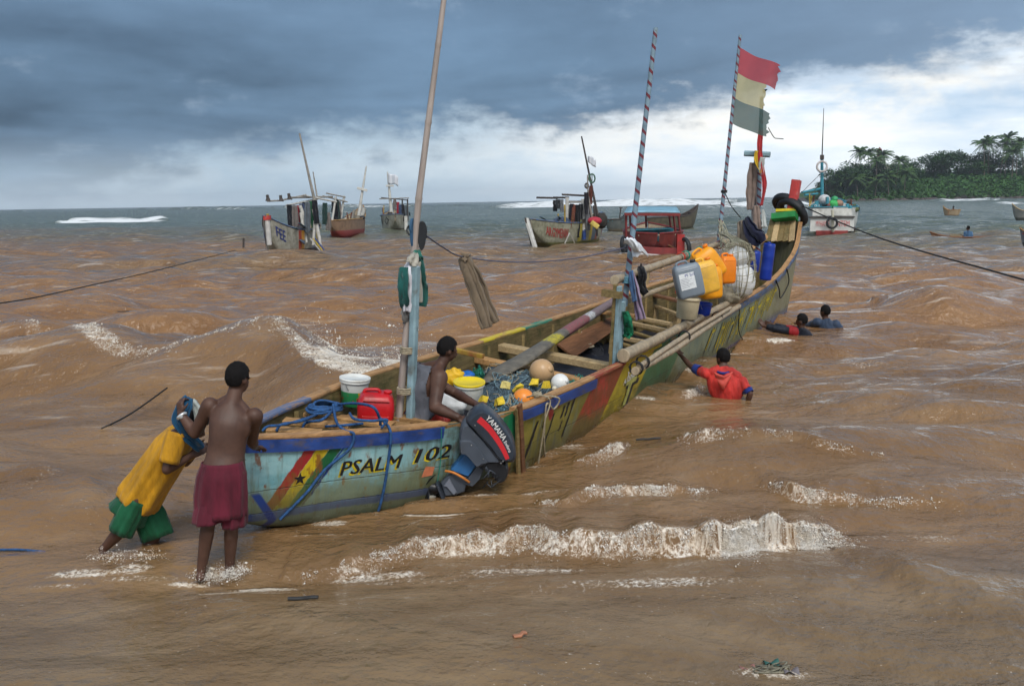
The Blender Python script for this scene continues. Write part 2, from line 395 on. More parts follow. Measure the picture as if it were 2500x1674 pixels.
# off-shore surf (crest lines given by their foot on the water)
ridge([(40,510),(120,510),(180,508),(300,507),(370,507),(390,508)], [.1,.5,.9,1.1,1.0,.1], 4.0, 7.0, [.1,.5,1,1,1,.2], 0, 1.1, 0)
ridge([(-200,489),(0,486),(150,483)], [2.0,2.2,.5], 8.0, 16.0, [.8,.9,.3], 0, 1.0, 0)
ridge([(270,484),(330,481.5),(420,480),(560,479),(620,479)], [.3,1.6,1.9,1.6,.3], 9.0, 16.0, [.2,.6,.5,.6,.1], 0, .8, 0)
ridge([(560,480),(650,477),(760,475),(860,474),(960,473),(1100,472)], [.3,1.6,1.8,1.6,1.4,.6], 9.0, 16.0, [.2,.6,.5,.8,.5,.2], 0, .8, 0)
ridge([(690,492),(745,490),(800,489),(830,489)], [.1,.6,.6,.1], 4.0, 7.0, [.1,.6,.6,.1], 0, 1.0, 0)
ridge([(1100,476),(1190,474),(1300,473),(1400,471),(1500,470),(1600,468),(1690,467)], [.3,1.9,2.0,2.1,2.2,2.2,1.6], 10.0, 14.0, [.3,1,1,1,1,1,.8], 0, 1.5, 0)
ridge([(1560,477),(1640,474),(1700,472),(1760,470),(1840,468),(1900,468)], [.2,.9,1.0,1.0,1.1,.6], 5.0, 9.0, [.2,.7,1,.3,1,.6], 0, 1.0, 0)
ridge([(2090,462),(2170,460),(2240,459),(2350,458)], [.2,.8,.8,.4], 4.0, 8.0, [.2,1,.9,.3], 0, 1.0, 0)
ridge([(2250,467),(2300,466),(2350,465)], [.1,.5,.2], 3.0, 6.0, [.2,1,.2], 0, 1.0, 0)
DENTS = []                                       # footprints of hulls, where the water is pushed down: (origin xy, direction, list of (s, left, right))
def in_hull(x, y):
    s = (x - BO.x) * _a.x + (y - BO.y) * _a.y; t = (x - BO.x) * _p.x + (y - BO.y) * _p.y
    sh = 0.03                                      # heel moves the waterline a little
    ins = (s > 0.75) & (s < 16.6) & (t > fT(s) * 0.95 + 0.11 - sh) & (t < fP(s) - 0.12 + sh)
    for (ox, oy), (dx, dy), L, B in DENTS:
        s2 = (x - ox) * dx + (y - oy) * dy; t2 = -(x - ox) * dy + (y - oy) * dx
        ins |= (np.abs(s2) < L * 0.46) & (np.abs(t2) < B * 0.5 * np.clip(1 - (np.abs(s2) / (L * 0.5))**2.5, 0, 1) - 0.10)
    return ins
def sea(x, y):
    """displaced sea surface: dx, dy, z, foam for arrays of positions"""
    x = np.asarray(x, float); y = np.asarray(y, float); dist = np.hypot(x, y)
    z = np.zeros_like(x); dx = np.zeros_like(x); dy = np.zeros_like(x)
    calm = np.ones_like(x)
    for px, py, r_ in CALM: calm *= 1 - 0.85 * np.exp(-((x - px)**2 + (y - py)**2) / r_**2)
    near = calm * np.clip((dist - 5.0) / 6.0, 0.34, 1.0); far = 1 + 0.55 * np.clip((dist - 12) / 8, 0, 1) + np.clip((dist - 60) / 60, 0, 0.6)
    res = 0.0011 * np.maximum(y, 3)**1.5
    gust = 0.75 + 0.5 * np.sin(x * 0.31 + 1.7 * np.sin(y * 0.11)) * np.sin(y * 0.23 + 0.8 + 1.3 * np.sin(x * 0.17))
    for lam, th, ph, am in zip(_lam, _dir, _ph, _amp):
        k = 6.2832 / lam; cx, cy = math.cos(th), math.sin(th)
        a = am * near * far * (gust if lam < 2.5 else 1.0) * np.clip((lam / (3.2 * res)) - 0.6, 0, 1)
        arg = k * (x * cx + y * cy) + ph + 0.6 * np.sin(0.35 * k * (x * cy - y * cx) + ph * 3)
        z += a * np.sin(arg); dx -= 0.75 * a * cx * np.cos(arg); dy -= 0.75 * a * cy * np.cos(arg)
    # long swell farther out
    z += 0.05 * np.clip((dist - 14) / 30, 0, 1.2) * np.sin(y * 0.42 + 0.05 * x + 1.2 * np.sin(x * 0.06 + 1)) + 0.12 * np.clip((dist - 90) / 60, 0, 2) * np.sin(y * 0.13 + 0.9 * np.sin(x * 0.03))
    z -= 0.16 * np.clip((9.1 - y) / 1.5, 0, 1)
    foam = np.zeros_like(x)
    # foam on the sharpest small crests
    foam = np.maximum(foam, 0.42 * np.clip((z - 0.17 * near * far) / 0.10, 0, 1) * (dist > 14))
    for xs, ys, A, wf, wb, fo, lean, fw in RIDGES:
        ok = (x > xs[0] - wb) & (x < xs[-1] + wb)
        if not ok.any(): continue
        wob = 0.25 * wf * np.sin(x * 2.1 / wf * 0.35 + 1.0) + 0.18 * wf * np.sin(x * 5.3 / wf * 0.3)
        yc = np.interp(x, xs, ys) + wob; a = np.interp(x, xs, A, left=0, right=0); f = np.interp(x, xs, fo, left=0, right=0)
        a = a * (1 + 0.18 * np.sin(x * 3.7 / max(wf, .12) * 0.4) + 0.12 * np.sin(x * 9.1 / max(wf, .12) * 0.3 + 2))
        d = y - yc; prof = np.where(d > 0, np.exp(-(d / wb)**2), np.exp(-(np.abs(d) / wf)**2))
        h = a * prof * ok; z += h - 0.25 * a * np.exp(-((d + 2.0 * wf) / (1.2 * wf))**2) * ok; dy -= lean * h
        ff = np.where(wf < 2.5, 0.66, 1.0) * f * np.clip(1.25 - np.abs((d + 0.9 * wf * fw) / (1.5 * wf * fw + 0.02))**2.0, 0, 1) * ok
        back = 0.42 * f * np.clip(1 - d / (1.4 * wb), 0, 1) * (d > 0) * ok
        foam = np.maximum(foam, np.maximum(ff, back))
    # trampled water round the men's legs and the splash by the hull
    for (px, py, r, q) in PATCHES:
        foam = np.maximum(foam, q * np.clip(1.2 - ((x - px)**2 / r[0]**2 + (y - py)**2 / r[1]**2), 0, 1))
    return dx, dy, z, np.clip(foam, 0, 1)
CALM = [(G(1655, 915).x, G(1655, 915).y, .7), (G(1830, 770).x, 19.6, 1.1), (G(1890, 750).x, 20.6, 1.1)]      # slack water where the men stand
PATCHES = []
for (px, py, rx, ry, q) in [(505,1310,.30,.12,.55),(600,1292,.35,.10,.6),(430,1282,.25,.08,.5),(190,1268,.45,.09,.5),(300,1262,.25,.1,.5),(330,1275,.5,.07,.4),(130,1285,.5,.07,.35),
    (820,868,.8,.8,.85),(720,825,.6,.7,.6),(930,880,.4,.5,.75),(1010,1275,1.3,.12,.35),(860,1262,.6,.12,.5),(820,1250,.4,.07,.4),(1300,1300,1.6,.16,.30),(1500,1290,1.0,.15,.42),(1200,1260,.8,.12,.45),(1450,1385,1.4,.2,.20),(1500,1480,1.8,.22,.26),(2000,1500,2.0,.3,.20),(1760,1455,.4,.12,.45),(600,1470,2.0,.15,.12),
    (2050,1180,1.2,.15,.35),(2250,1060,1.2,.2,.25),(1990,830,.5,.2,.4),(1780,775,.4,.15,.6),(1150,1155,.6,.08,.4),(1250,1110,.4,.1,.4),(990,1148,.5,.05,.6),(1300,1010,.6,.06,.5),(1100,1112,.3,.06,.5),(740,1195,.6,.04,.4),(1935,760,.25,.1,.4),(1870,775,.2,.08,.5),(1650,925,.25,.06,.3),(1500,590,2.5,.5,.8),(1905,537,1.6,.3,.5)]:
    g = G(px, py, 0.03); PATCHES.append((g.x, g.y, (rx, ry), min(1, q * 1.3)))
for _s in np.arange(0.0, 16.6, 0.42):
    _h = BW(*hullz(_s, 0.03, -1, 0.10)); PATCHES.append((_h.x, _h.y, (.26, .13), .36 + .22 * math.sin(_s * 2.3) + .12 * math.sin(_s * 5.1)))
def sea_point(x, y):
    dx, dy, z, f = sea(np.array([x]), np.array([y])); return Vector((x + dx[0], y + dy[0], z[0]))
def sea_z(x, y): return float(sea(np.array([float(x)]), np.array([float(y)]))[2][0])

def sea_material():
    m_, t, b = newmat('sea_water'); pos = t.n.new('ShaderNodeNewGeometry').outputs['Position']; x, y, z = t.xyz(pos)
    flat = t.vec(x, y, 0.0); N2 = lambda *a, **k: t.noise(*a, dim='2D', **k)
    n1 = N2(t.v('MULTIPLY', flat, (0.5, 1, 1)), 0.45, 3, 0.6); n2 = N2(t.v('MULTIPLY', flat, (0.5, 1, 1)), 1.8, 4, 0.62); n3 = N2(t.v('MULTIPLY', flat, (0.25, 1, 1)), 0.055, 2, 0.6)
    # silt: ochre brown inshore, grey green off the bar; the boundary slants and is ragged
    out = t.m('ADD', t.m('ADD', y, t.m('MULTIPLY', x, 0.72)), t.m('MULTIPLY', t.m('SUBTRACT', n3, 0.5), 60.0))
    out = t.m('ADD', out, t.m('MULTIPLY', t.m('SUBTRACT', n1, 0.5), 22.0))
    f_out = t.step(out, 26.0, 112.0)
    brown = t.mix(t.lin(n1, 0.3, 0.7), (0.165, 0.088, 0.034), (0.255, 0.147, 0.065))
    brown = t.mix(t.m('MULTIPLY', t.step(n2, 0.52, 0.72), 0.5), brown, (0.27, 0.17, 0.088))
    mid = t.step(y, 13.0, 24.0); brown = t.mix(t.m('MULTIPLY', mid, t.m('SUBTRACT', 0.75, t.m('MULTIPLY', f_out, 0.6))), brown, t.mix(t.lin(n2, 0.3, 0.7), (0.202, 0.096, 0.034), (0.315, 0.163, 0.062)))
    near = t.step(y, 8.6, 6.2); brown = t.mix(t.m('MULTIPLY', near, 0.7), brown, t.mix(t.lin(n2, 0.3, 0.7), (0.142, 0.094, 0.047), (0.218, 0.155, 0.087)))
    green = t.mix(t.lin(n2, 0.3, 0.7), (0.062, 0.082, 0.058), (0.135, 0.150, 0.100))
    base = t.mix(f_out, brown, green)
    # foam: lace of bubbles and streaks
    foam = t.attr('foam')
    w_ = t.v('ADD', flat, t.v('SCALE', N2(flat, 6.0, 2, 0.6, out=1), s=0.13))
    lace = t.voro(w_, 9.0, 'DISTANCE_TO_EDGE'); lace2 = t.voro(t.v('MULTIPLY', w_, (0.7, 1.5, 1)), 24.0, 'DISTANCE_TO_EDGE')
    l_ = t.m('MINIMUM', t.m('MULTIPLY', lace, 2.6), t.m('MULTIPLY', lace2, 3.4))
    fn = N2(t.v('MULTIPLY', flat, (0.6, 1.2, 1)), 5.5, 5, 0.68); ff = N2(t.v('MULTIPLY', flat, (0.10, 0.3, 1)), 1.6, 5, 0.65)
    run = N2(t.v('MULTIPLY', flat, (15, 3.2, 1)), 1.0, 3, 0.6)
    farmix = t.step(y, 25.0, 60.0)
    froth = N2(flat, 30.0, 4, 0.72)
    thr = t.m('ADD', t.m('MULTIPLY', t.m('SUBTRACT', 1.0, l_), 0.26), t.m('ADD', t.m('MULTIPLY', froth, 0.62), t.m('ADD', t.m('MULTIPLY', fn, 0.30), t.m('MULTIPLY', run, 0.08))))
    fa = t.step(t.m('ADD', thr, t.m('MULTIPLY', foam, 0.90)), 1.10, 1.42)
    fb = t.step(t.m('ADD', t.m('MULTIPLY', ff, 1.15), t.m('MULTIPLY', foam, 0.72)), 0.98, 1.30)
    fac = t.m('MULTIPLY', t.mix(farmix, t.vec(fa, fa, fa), t.vec(fb, fb, fb)), 1.0)
    # small flecks and scum drifting everywhere inshore
    fl = t.step(N2(t.v('MULTIPLY', flat, (0.7, 1.6, 1)), 26.0, 3, 0.6), 0.70, 0.77); clump = t.step(N2(flat, 1.1, 3, 0.6), 0.46, 0.66)
    flk = t.m('MULTIPLY', t.m('MULTIPLY', fl, clump), t.m('SUBTRACT', 0.75, t.m('MULTIPLY', farmix, 0.75)))
    # wind streaks of old foam over the middle distance
    stv = N2(t.v('MULTIPLY', flat, (0.22, 1.5, 1)), 2.4, 4, 0.62); strk = t.m('MULTIPLY', t.step(stv, 0.60, 0.74), t.m('MULTIPLY', t.step(y, 9, 15), 0.28))
    foamcol = t.mix(t.lin(fn, 0.35, 0.65), (0.60, 0.49, 0.36), (0.84, 0.78, 0.69)); foamcol = t.mix(farmix, foamcol, (0.85, 0.87, 0.87))
    allf = t.m('MAXIMUM', t.m('MAXIMUM', fac, flk), strk)
    c = t.mix(allf, base, foamcol)
    t.put(b.inputs['Base Color'], c)
    t.put(b.inputs['Roughness'], t.m('ADD', t.lin(t.step(y, 15, 120), 0, 1, 0.045, 0.22), t.m('MULTIPLY', allf, 0.5)))
    b.inputs['IOR'].default_value = 1.33; b.inputs['Specular IOR Level'].default_value = 0.85
    # ripples too fine for the mesh
    r1 = N2(t.v('MULTIPLY', flat, (0.85, 1.1, 1)), 6.0, 4, 0.55); r2 = N2(t.v('MULTIPLY', flat, (0.6, 1.2, 1)), 1.5, 3, 0.55)
    r3 = N2(t.v('MULTIPLY', flat, (0.8, 1.3, 1)), 21.0, 3, 0.6)
    h = t.m('ADD', t.m('ADD', t.m('MULTIPLY', r1, t.lin(t.step(y, 9, 20), 0, 1, 0.066, 0.11)), t.m('MULTIPLY', r3, 0.010)), t.m('MULTIPLY', t.m('MULTIPLY', r2, t.step(y, 10, 40)), 0.55))
    h = t.m('ADD', h, t.m('MULTIPLY', foam, t.m('MULTIPLY', fn, 0.06)))
    t.put(b.inputs['Normal'], t.bump(h, 0.75, 1.0))
    return m_
SEA_MAT = sea_material()
def build_sea():
    ys = [2.6]
    while ys[-1] < 3000:
        y = ys[-1]; s_ = 0.0011 * y**1.5
        if y < 720: s_ = min(s_, 3.2 if y < 440 else 5.5)
        ys.append(y + s_)
    ys = np.array(ys); th = np.linspace(-0.80, 0.80, 620); A, Y = np.meshgrid(np.tan(th), ys)
    X = A * (Y + 1.5)                              # fan of rows: denser near the shore
    x, y = X.ravel(), Y.ravel(); dx, dy, z, foam = sea(x, y)
    fade = np.clip(1.5 - np.hypot(x, y) / 1500, 0, 1); z = z * fade
    px, py = x + dx, y + dy; ins = in_hull(px, py); z = np.where(ins, -1.2, z); foam = np.where(ins, 0, foam)
    n, m_ = len(ys), len(th); me = bpy.data.meshes.new('sea'); idx = np.arange(n * m_).reshape(n, m_)
    q = np.stack([idx[:-1, :-1], idx[:-1, 1:], idx[1:, 1:], idx[1:, :-1]], -1).reshape(-1, 4)
    me.vertices.add(n * m_); me.vertices.foreach_set('co', np.stack([px, py, z], -1).ravel().astype(np.float32))
    me.loops.add(q.size); me.loops.foreach_set('vertex_index', q.ravel().astype(np.int32))
    me.polygons.add(len(q)); me.polygons.foreach_set('loop_start', (np.arange(len(q)) * 4).astype(np.int32)); me.polygons.foreach_set('loop_total', np.full(len(q), 4, np.int32))
    me.polygons.foreach_set('use_smooth', np.ones(len(q), bool)); me.update(calc_edges=True); me.validate()
    at = me.attributes.new('foam', 'FLOAT', 'POINT'); at.data.foreach_set('value', foam.astype(np.float32))
    me.materials.append(SEA_MAT); o = bpy.data.objects.new('sea', me); COL.objects.link(o); tag(o, kind='structure')
    fl = MB().add([(-3300, -40, -1.6), (3300, -40, -1.6), (3300, 3200, -1.6), (-3300, 3200, -1.6)], [(0, 1, 2, 3)]); fl.build('sea_bed', mat('wet_sand', (0.17, 0.115, 0.065), 0.5), kind='structure')
# ------------------------------------------------------------------ the big canoe
boat = thing('fishing_canoe', 'long painted wooden fishing canoe heeled in the surf, full of nets, floats and cans', 'boat', mat4=BM)
def hull_material():
    m_, t, b = newmat('hull_paint'); o = t.coord('Object'); s, y, z = t.xyz(o)
    n = t.noise(t.v('MULTIPLY', o, (1, 1, 1.6)), 2.2, 5, 0.65); nf = t.noise(t.v('MULTIPLY', o, (5, 5, 1.2)), 5.0, 5, 0.7); ns = t.noise(t.v('MULTIPLY', o, (9, 9, 0.8)), 1.6, 4, 0.6)
    gr = t.noise(t.v('MULTIPLY', o, (0.6, 9, 9)), 3.0, 4, 0.6)
    w = t.m('MULTIPLY', t.m('SUBTRACT', nf, 0.5), 0.05)
    sw = t.m('ADD', s, w); zw = t.m('ADD', z, w)
    def band(u, lo, hi, e=0.012): return t.m('MULTIPLY', t.step(u, lo - e, lo + e), t.step(u, hi + e, hi - e))
    c = t.mix(t.lin(n, 0.35, 0.65), (0.16, 0.37, 0.41), (0.36, 0.57, 0.58))                      # faded pale blue
    midh = t.step(s, 2.2, 2.6); fwd = t.step(s, 7.4, 8.6)
    olive = t.mix(t.lin(n, 0.3, 0.7), (0.130, 0.118, 0.018), (0.34, 0.275, 0.050))
    olive = t.mix(t.m('MULTIPLY', t.step(ns, 0.50, 0.66), 0.6), olive, (0.20, 0.25, 0.20))
    c = t.mix(t.m('MULTIPLY', midh, t.m('SUBTRACT', 1.0, t.m('MULTIPLY', fwd, 0.35))), c, olive)
    # forward run: pale streaks, then yellow-grey towards the bow
    c = t.mix(t.m('MULTIPLY', t.step(s, 11.5, 15.0), 0.75), c, t.mix(t.lin(ns, 0.35, 0.65), (0.16, 0.145, 0.06), (0.34, 0.31, 0.20)))
    # national stripes on the stern
    u = t.m('SUBTRACT', sw, t.m('MULTIPLY', t.m('SUBTRACT', z, 0.66), 0.62)); inz = t.step(zw, 0.115, 0.135)
    for lo, hi, col in ((0.24, 0.35, (0.30, 0.018, 0.020)), (0.35, 0.465, (0.56, 0.40, 0.012)), (0.465, 0.575, (0.010, 0.105, 0.035))):
        c = t.mix(t.m('MULTIPLY', band(u, lo, hi, 0.006), inz), c, col)
    c = t.mix(t.m('MULTIPLY', band(u, 0.580, 0.604, 0.004), inz), c, (0.02, 0.055, 0.22))
    # stripes behind the motor, and the slanting red, yellow and green amidships
    c = t.mix(band(s, 2.20, 2.46), c, t.mix(t.step(zw, 0.40, 0.42), t.mix(t.step(zw, 0.14, 0.16), (0.36, 0.018, 0.016), (0.50, 0.38, 0.02)), (0.010, 0.17, 0.07)))
    u2 = t.m('SUBTRACT', sw, t.m('MULTIPLY', t.m('SUBTRACT', z, 0.75), 0.95))
    wear = t.step(t.m('ADD', n, t.m('MULTIPLY', nf, 0.6)), 0.60, 0.80)
    c = t.mix(t.m('MULTIPLY', band(u2, 4.42, 5.45, 0.02), t.m('SUBTRACT', 0.95, t.m('MULTIPLY', t.step(z, 0.45, 0.15), 0.5))), c, t.mix(wear, (0.42, 0.024, 0.020), (0.22, 0.045, 0.018)))
    c = t.mix(band(u2, 5.45, 6.70, 0.015), c, t.mix(wear, (0.62, 0.48, 0.012), (0.42, 0.33, 0.02)))
    c = t.mix(band(u2, 6.70, 8.35, 0.03), c, t.mix(wear, (0.012, 0.155, 0.062), (0.06, 0.15, 0.06)))
    # red dabs under the strake
    rd = t.m('MULTIPLY', t.step(t.noise(t.v('MULTIPLY', o, (4.2, 1, 3)), 1.0, 2, 0.5), 0.56, 0.60), t.m('MULTIPLY', band(s, 2.9, 4.5, 0.1), band(z, 0.50, 0.66, 0.02)))
    c = t.mix(rd, c, (0.32, 0.03, 0.022))
    # weed and silt on the lower planks, runs of rust and rain
    alg = t.step(t.m('ADD', t.m('SUBTRACT', 0.40, z), t.m('MULTIPLY', t.m('SUBTRACT', n, 0.5), 0.9)), -0.06, 0.22)
    c = t.mix(t.m('MULTIPLY', alg, 0.66), c, t.mix(t.lin(nf, 0.3, 0.7), (0.040, 0.042, 0.012), (0.14, 0.125, 0.042)))
    c = t.mix(t.m('MULTIPLY', t.step(ns, 0.54, 0.70), 0.46), c, (0.085, 0.070, 0.028))
    rust = t.m('MULTIPLY', t.step(t.noise(t.v('MULTIPLY', o, (4, 4, 2.2)), 2.4, 4, 0.6), 0.57, 0.68), t.step(s, 2.2, 1.2)); c = t.mix(t.m('MULTIPLY', rust, 0.85), c, (0.20, 0.062, 0.014))
    chip = t.step(t.noise(t.v('MULTIPLY', o, (3.5, 3.5, 7)), 6.0, 5, 0.7), 0.64, 0.69); c = t.mix(t.m('MULTIPLY', chip, 0.7), c, (0.115, 0.088, 0.055))
    soot = t.m('MULTIPLY', t.m('MULTIPLY', t.step(s, 0.75, 1.7), t.step(s, 2.3, 2.1)), t.step(t.m('ADD', n, t.m('MULTIPLY', ns, 0.5)), 0.58, 0.86)); c = t.mix(t.m('MULTIPLY', soot, 0.85), c, (0.050, 0.046, 0.018))
    moss = t.m('MULTIPLY', t.step(s, 2.4, 1.9), t.step(t.m('ADD', t.m('SUBTRACT', 0.46, z), t.m('MULTIPLY', t.m('SUBTRACT', nf, 0.5), 1.1)), -0.02, 0.25)); c = t.mix(t.m('MULTIPLY', moss, 0.42), c, (0.16, 0.165, 0.045))
    # blue boot line
    lo = t.m('ADD', 0.035, t.m('MULTIPLY', t.step(s, 9, 17.5), 0.16)); bl = t.m('MULTIPLY', t.step(zw, t.m('SUBTRACT', lo, 0.01), t.m('ADD', lo, 0.01)), t.step(zw, t.m('ADD', lo, 0.085), t.m('ADD', lo, 0.07)))
    bl = t.m('MULTIPLY', bl, t.m('ADD', t.step(s, 2.0, 1.7), t.step(s, 10.0, 10.6), clamp=True))
    c = t.mix(t.m('MULTIPLY', bl, t.m('SUBTRACT', 1.0, t.m('MULTIPLY', wear, 0.5))), c, (0.018, 0.062, 0.27))
    c = t.mix(t.m('MULTIPLY', t.m('MULTIPLY', t.step(s, 13.5, 15), t.step(zw, 0.45, 0.20)), 0.7), c, (0.11, 0.14, 0.30))
    # V of the stern post
    c = t.mix(t.m('MULTIPLY', band(t.m('ADD', s, t.m('MULTIPLY', t.m('ABSOLUTE', t.m('SUBTRACT', z, 0.02)), 0.62)), -0.02, 0.055), t.step(z, 0.32, 0.28)), c, (0.016, 0.05, 0.22))
    # seams between the planks
    seam = t.m('MAXIMUM', band(t.m('ADD', z, t.m('MULTIPLY', gr, 0.02)), 0.325, 0.333, 0.004), band(t.m('ADD', z, t.m('MULTIPLY', gr, 0.02)), 0.115, 0.121, 0.004))
    c = t.mix(t.m('MULTIPLY', seam, 0.55), c, (0.02, 0.018, 0.012))
    wet = t.step(t.m('ADD', z, t.m('MULTIPLY', t.m('SUBTRACT', n, 0.5), 0.3)), 0.24, 0.06); c = t.mix(t.m('MULTIPLY', wet, 0.42), c, (0.040, 0.030, 0.016))
    t.put(b.inputs['Base Color'], c); t.put(b.inputs['Roughness'], t.m('SUBTRACT', t.lin(n, 0.3, 0.7, 0.38, 0.62), t.m('MULTIPLY', wet, 0.22))); b.inputs['Specular IOR Level'].default_value = 0.4
    hgt = t.m('SUBTRACT', t.m('ADD', t.m('MULTIPLY', gr, 0.4), t.m('MULTIPLY', nf, 0.5)), t.m('ADD', seam, t.m('MULTIPLY', chip, 0.3)))
    t.put(b.inputs['Normal'], t.bump(hgt, 0.7, 0.006)); return m_
WOOD = woodmat('bare_wood', (0.50, 0.29, 0.12), (0.25, 0.13, 0.048), stain=(0.085, 0.075, 0.030), amt=0.55)
WOOD2 = woodmat('mossy_wood', (0.31, 0.225, 0.095), (0.14, 0.098, 0.038), stain=(0.045, 0.055, 0.015), amt=0.85)
WOODP = woodmat('pale_wood', (0.60, 0.45, 0.24), (0.34, 0.225, 0.11), stain=(0.12, 0.10, 0.05), amt=0.5)
WOODR = woodmat('red_brown_wood', (0.26, 0.12, 0.055), (0.12, 0.052, 0.024), stain=(0.05, 0.035, 0.02), amt=0.4)
INNER = woodmat('inner_planks', (0.24, 0.175, 0.075), (0.085, 0.062, 0.025), stain=(0.04, 0.05, 0.014), amt=0.9)
BLUEP = mat('blue_paint', (0.020, 0.058, 0.23), 0.5, 0.45, 3.0, 0.004, 22, (1, 3, 3), 0.45, (0.11, 0.085, 0.055), 4.0)
BLUEG = mat('grey_blue_paint', (0.065, 0.12, 0.23), 0.6, 0.5, 3.0, 0.004, 22, (1, 3, 3), 0.75, (0.17, 0.135, 0.09), 4.0)
POSTB = mat('pale_blue_post', (0.24, 0.36, 0.40), 0.6, 0.35, 4.0, 0.004, 20, (1, 1, 1), 0.5, (0.11, 0.10, 0.07), 5.0)
TARP = mat('black_tarpaulin', (0.016, 0.018, 0.026), 0.42, 0.4, 3.0, 0.02, 9)
BAMBOO = mat('bamboo', (0.36, 0.285, 0.19), 0.5, 0.32, 3.0, 0.002, 30, (6, 6, 1), 0.35, (0.15, 0.105, 0.07), 3.0)
BAMBOOM = mat('mast_bamboo', (0.34, 0.285, 0.25), 0.45, 0.3, 2.0, 0.002, 30, (6, 6, 0.6), 0.4, (0.19, 0.11, 0.10), 2.0)

# outer and inner skin
NS, NV = 150, 14
ss = np.linspace(HS[0], HS[-1], NS + 1); vv = np.linspace(0, 1, NV + 1)
mb = MB()
def outer(u, v):
    s = HS[0] + (HS[-1] - HS[0]) * u; q = 2 * v - 1; return hull(s, abs(q), -1 if q < 0 else 1)
mb.grid(outer, NS, 2 * NV, True, flip=True)
for i_end in (0, 1):                                             # close the stern and the bow
    s = HS[0] if i_end == 0 else HS[-1]; ring = [hull(s, abs(2*v-1), -1 if v < 0.5 else 1) for v in np.linspace(0, 1, 2*NV+1)]
    mb.add(ring, [tuple(range(len(ring)))[::(-1 if i_end else 1)]])
mb.build('hull', hull_material(), boat)
mb = MB()
def inner(u, v):
    s = HS[0] + 0.12 + (HS[-1] - HS[0] - 0.24) * u; q = 2 * v - 1; a = abs(q); p = hull(s, 0.2 + 0.8 * a, -1 if q < 0 else 1)
    c = (fT(s) + fP(s)) / 2; return Vector((p.x, c + (p.y - c) * 0.93 - np.sign(q) * 0.01, p.z + 0.05 * (1 - a) - 0.004 * a))
mb.grid(inner, 110, 2 * NV, True); mb.build('inner_skin', INNER, boat)

def along(s0, s1, side, prof, n=None, jit=0.0):
    """sweep a section prof [(outward, z from gunwale)] along the gunwale"""
    n = n or max(4, int((s1 - s0) / 0.15)); rings = []
    for i in range(n + 1):
        s = s0 + (s1 - s0) * i / n; g = hull(s, 1.0, side); j = random.uniform(-jit, jit)
        r = []
        for o_, dz in prof:
            zz = g.z + dz + j; p = hullz(s, min(zz, g.z), side); r.append(Vector((s, p.y + side * (o_ + j), zz)))
        rings.append(r)
    m_ = len(prof); q = MB(); vs = [p for r in rings for p in r]; fs = []
    for i in range(n):
        for k in range(m_):
            f = (i*m_+k, i*m_+(k+1) % m_, (i+1)*m_+(k+1) % m_, (i+1)*m_+k); fs.append(f if side > 0 else f[::-1])
    fs.append(tuple(range(m_))); fs.append(tuple(n*m_+k for k in range(m_))[::-1]); return q.add(vs, fs)
CAPS = [(-.075, -.012), (.022, -.012), (.026, .004), (.022, .024), (-.07, .026), (-.078, .010)]
def cap_mat(name, bands):
    m_, t, b = newmat(name); o = t.coord('Object'); s, y, z = t.xyz(o)
    g = t.noise(t.v('MULTIPLY', o, (1, 14, 14)), 2.2, 6, 0.66, 0.5); c = t.mix(t.lin(g, 0.32, 0.68), (0.27, 0.135, 0.052), (0.52, 0.295, 0.125))
    st = t.noise(o, 3.5, 6, 0.65); c = t.mix(t.m('MULTIPLY', t.step(st, 0.5, 0.7), 0.6), c, (0.085, 0.065, 0.035))
    w = t.m('MULTIPLY', t.m('SUBTRACT', st, 0.5), 0.5); wear = t.m('SUBTRACT', 1.0, t.m('MULTIPLY', t.step(t.m('ADD', g, t.m('MULTIPLY', st, 0.5)), 0.72, 0.86), 0.8))
    for lo, hi, col in bands:
        u = t.m('ADD', s, t.m('MULTIPLY', w, 0.2)); f = t.m('MULTIPLY', t.step(u, lo - .02, lo + .02), t.step(u, hi + .02, hi - .02)); c = t.mix(t.m('MULTIPLY', f, wear), c, col)
    t.put(b.inputs['Base Color'], c); b.inputs['Roughness'].default_value = 0.7; t.put(b.inputs['Normal'], t.bump(g, 0.6, 0.006)); return m_
capS = cap_mat('gunwale_starboard', [(4.35, 5.45, (0.26, 0.045, 0.025)), (5.45, 7.0, (0.55, 0.43, 0.012)), (7.0, 8.3, (0.012, 0.14, 0.055))])
capP = cap_mat('gunwale_port', [(-.3, 1.3, (0.10, 0.135, 0.23)), (5.2, 6.5, (0.55, 0.43, 0.02)), (6.5, 7.5, (0.03, 0.20, 0.13))])
for a_, b_ in ((-.27, 1.5), (2.38, 5.45), (5.47, 10.4), (10.42, 17.45)): along(a_, b_, -1, CAPS, jit=0.002).build('gunwale_cap', capS, boat)
along(1.5, 2.38, -1, [(-.07, -.05), (.0, -.05), (.002, -.012), (-.068, -.010)]).build('gunwale_cap', WOOD, boat)
for a_, b_ in ((-.27, 3.2), (3.22, 8.0), (8.02, 12.5), (12.52, 17.45)): along(a_, b_, 1, CAPS, jit=0.002).build('gunwale_cap', capP, boat)
STR = [(.004, -.135), (.034, -.130), (.036, -.02), (.004, -.014)]
for a_, b_, mm in ((-.26, 1.46, BLUEP), (2.40, 4.42, BLUEP), (7.5, 12.2, BLUEG), (12.22, 17.4, BLUEG)): along(a_, b_, -1, STR).build('rubbing_strake', mm, boat)
for a_, b_ in ((-.26, 1.6), (1.62, 9.0), (9.02, 17.4)): along(a_, b_, 1, STR).build('rubbing_strake', BLUEG, boat)
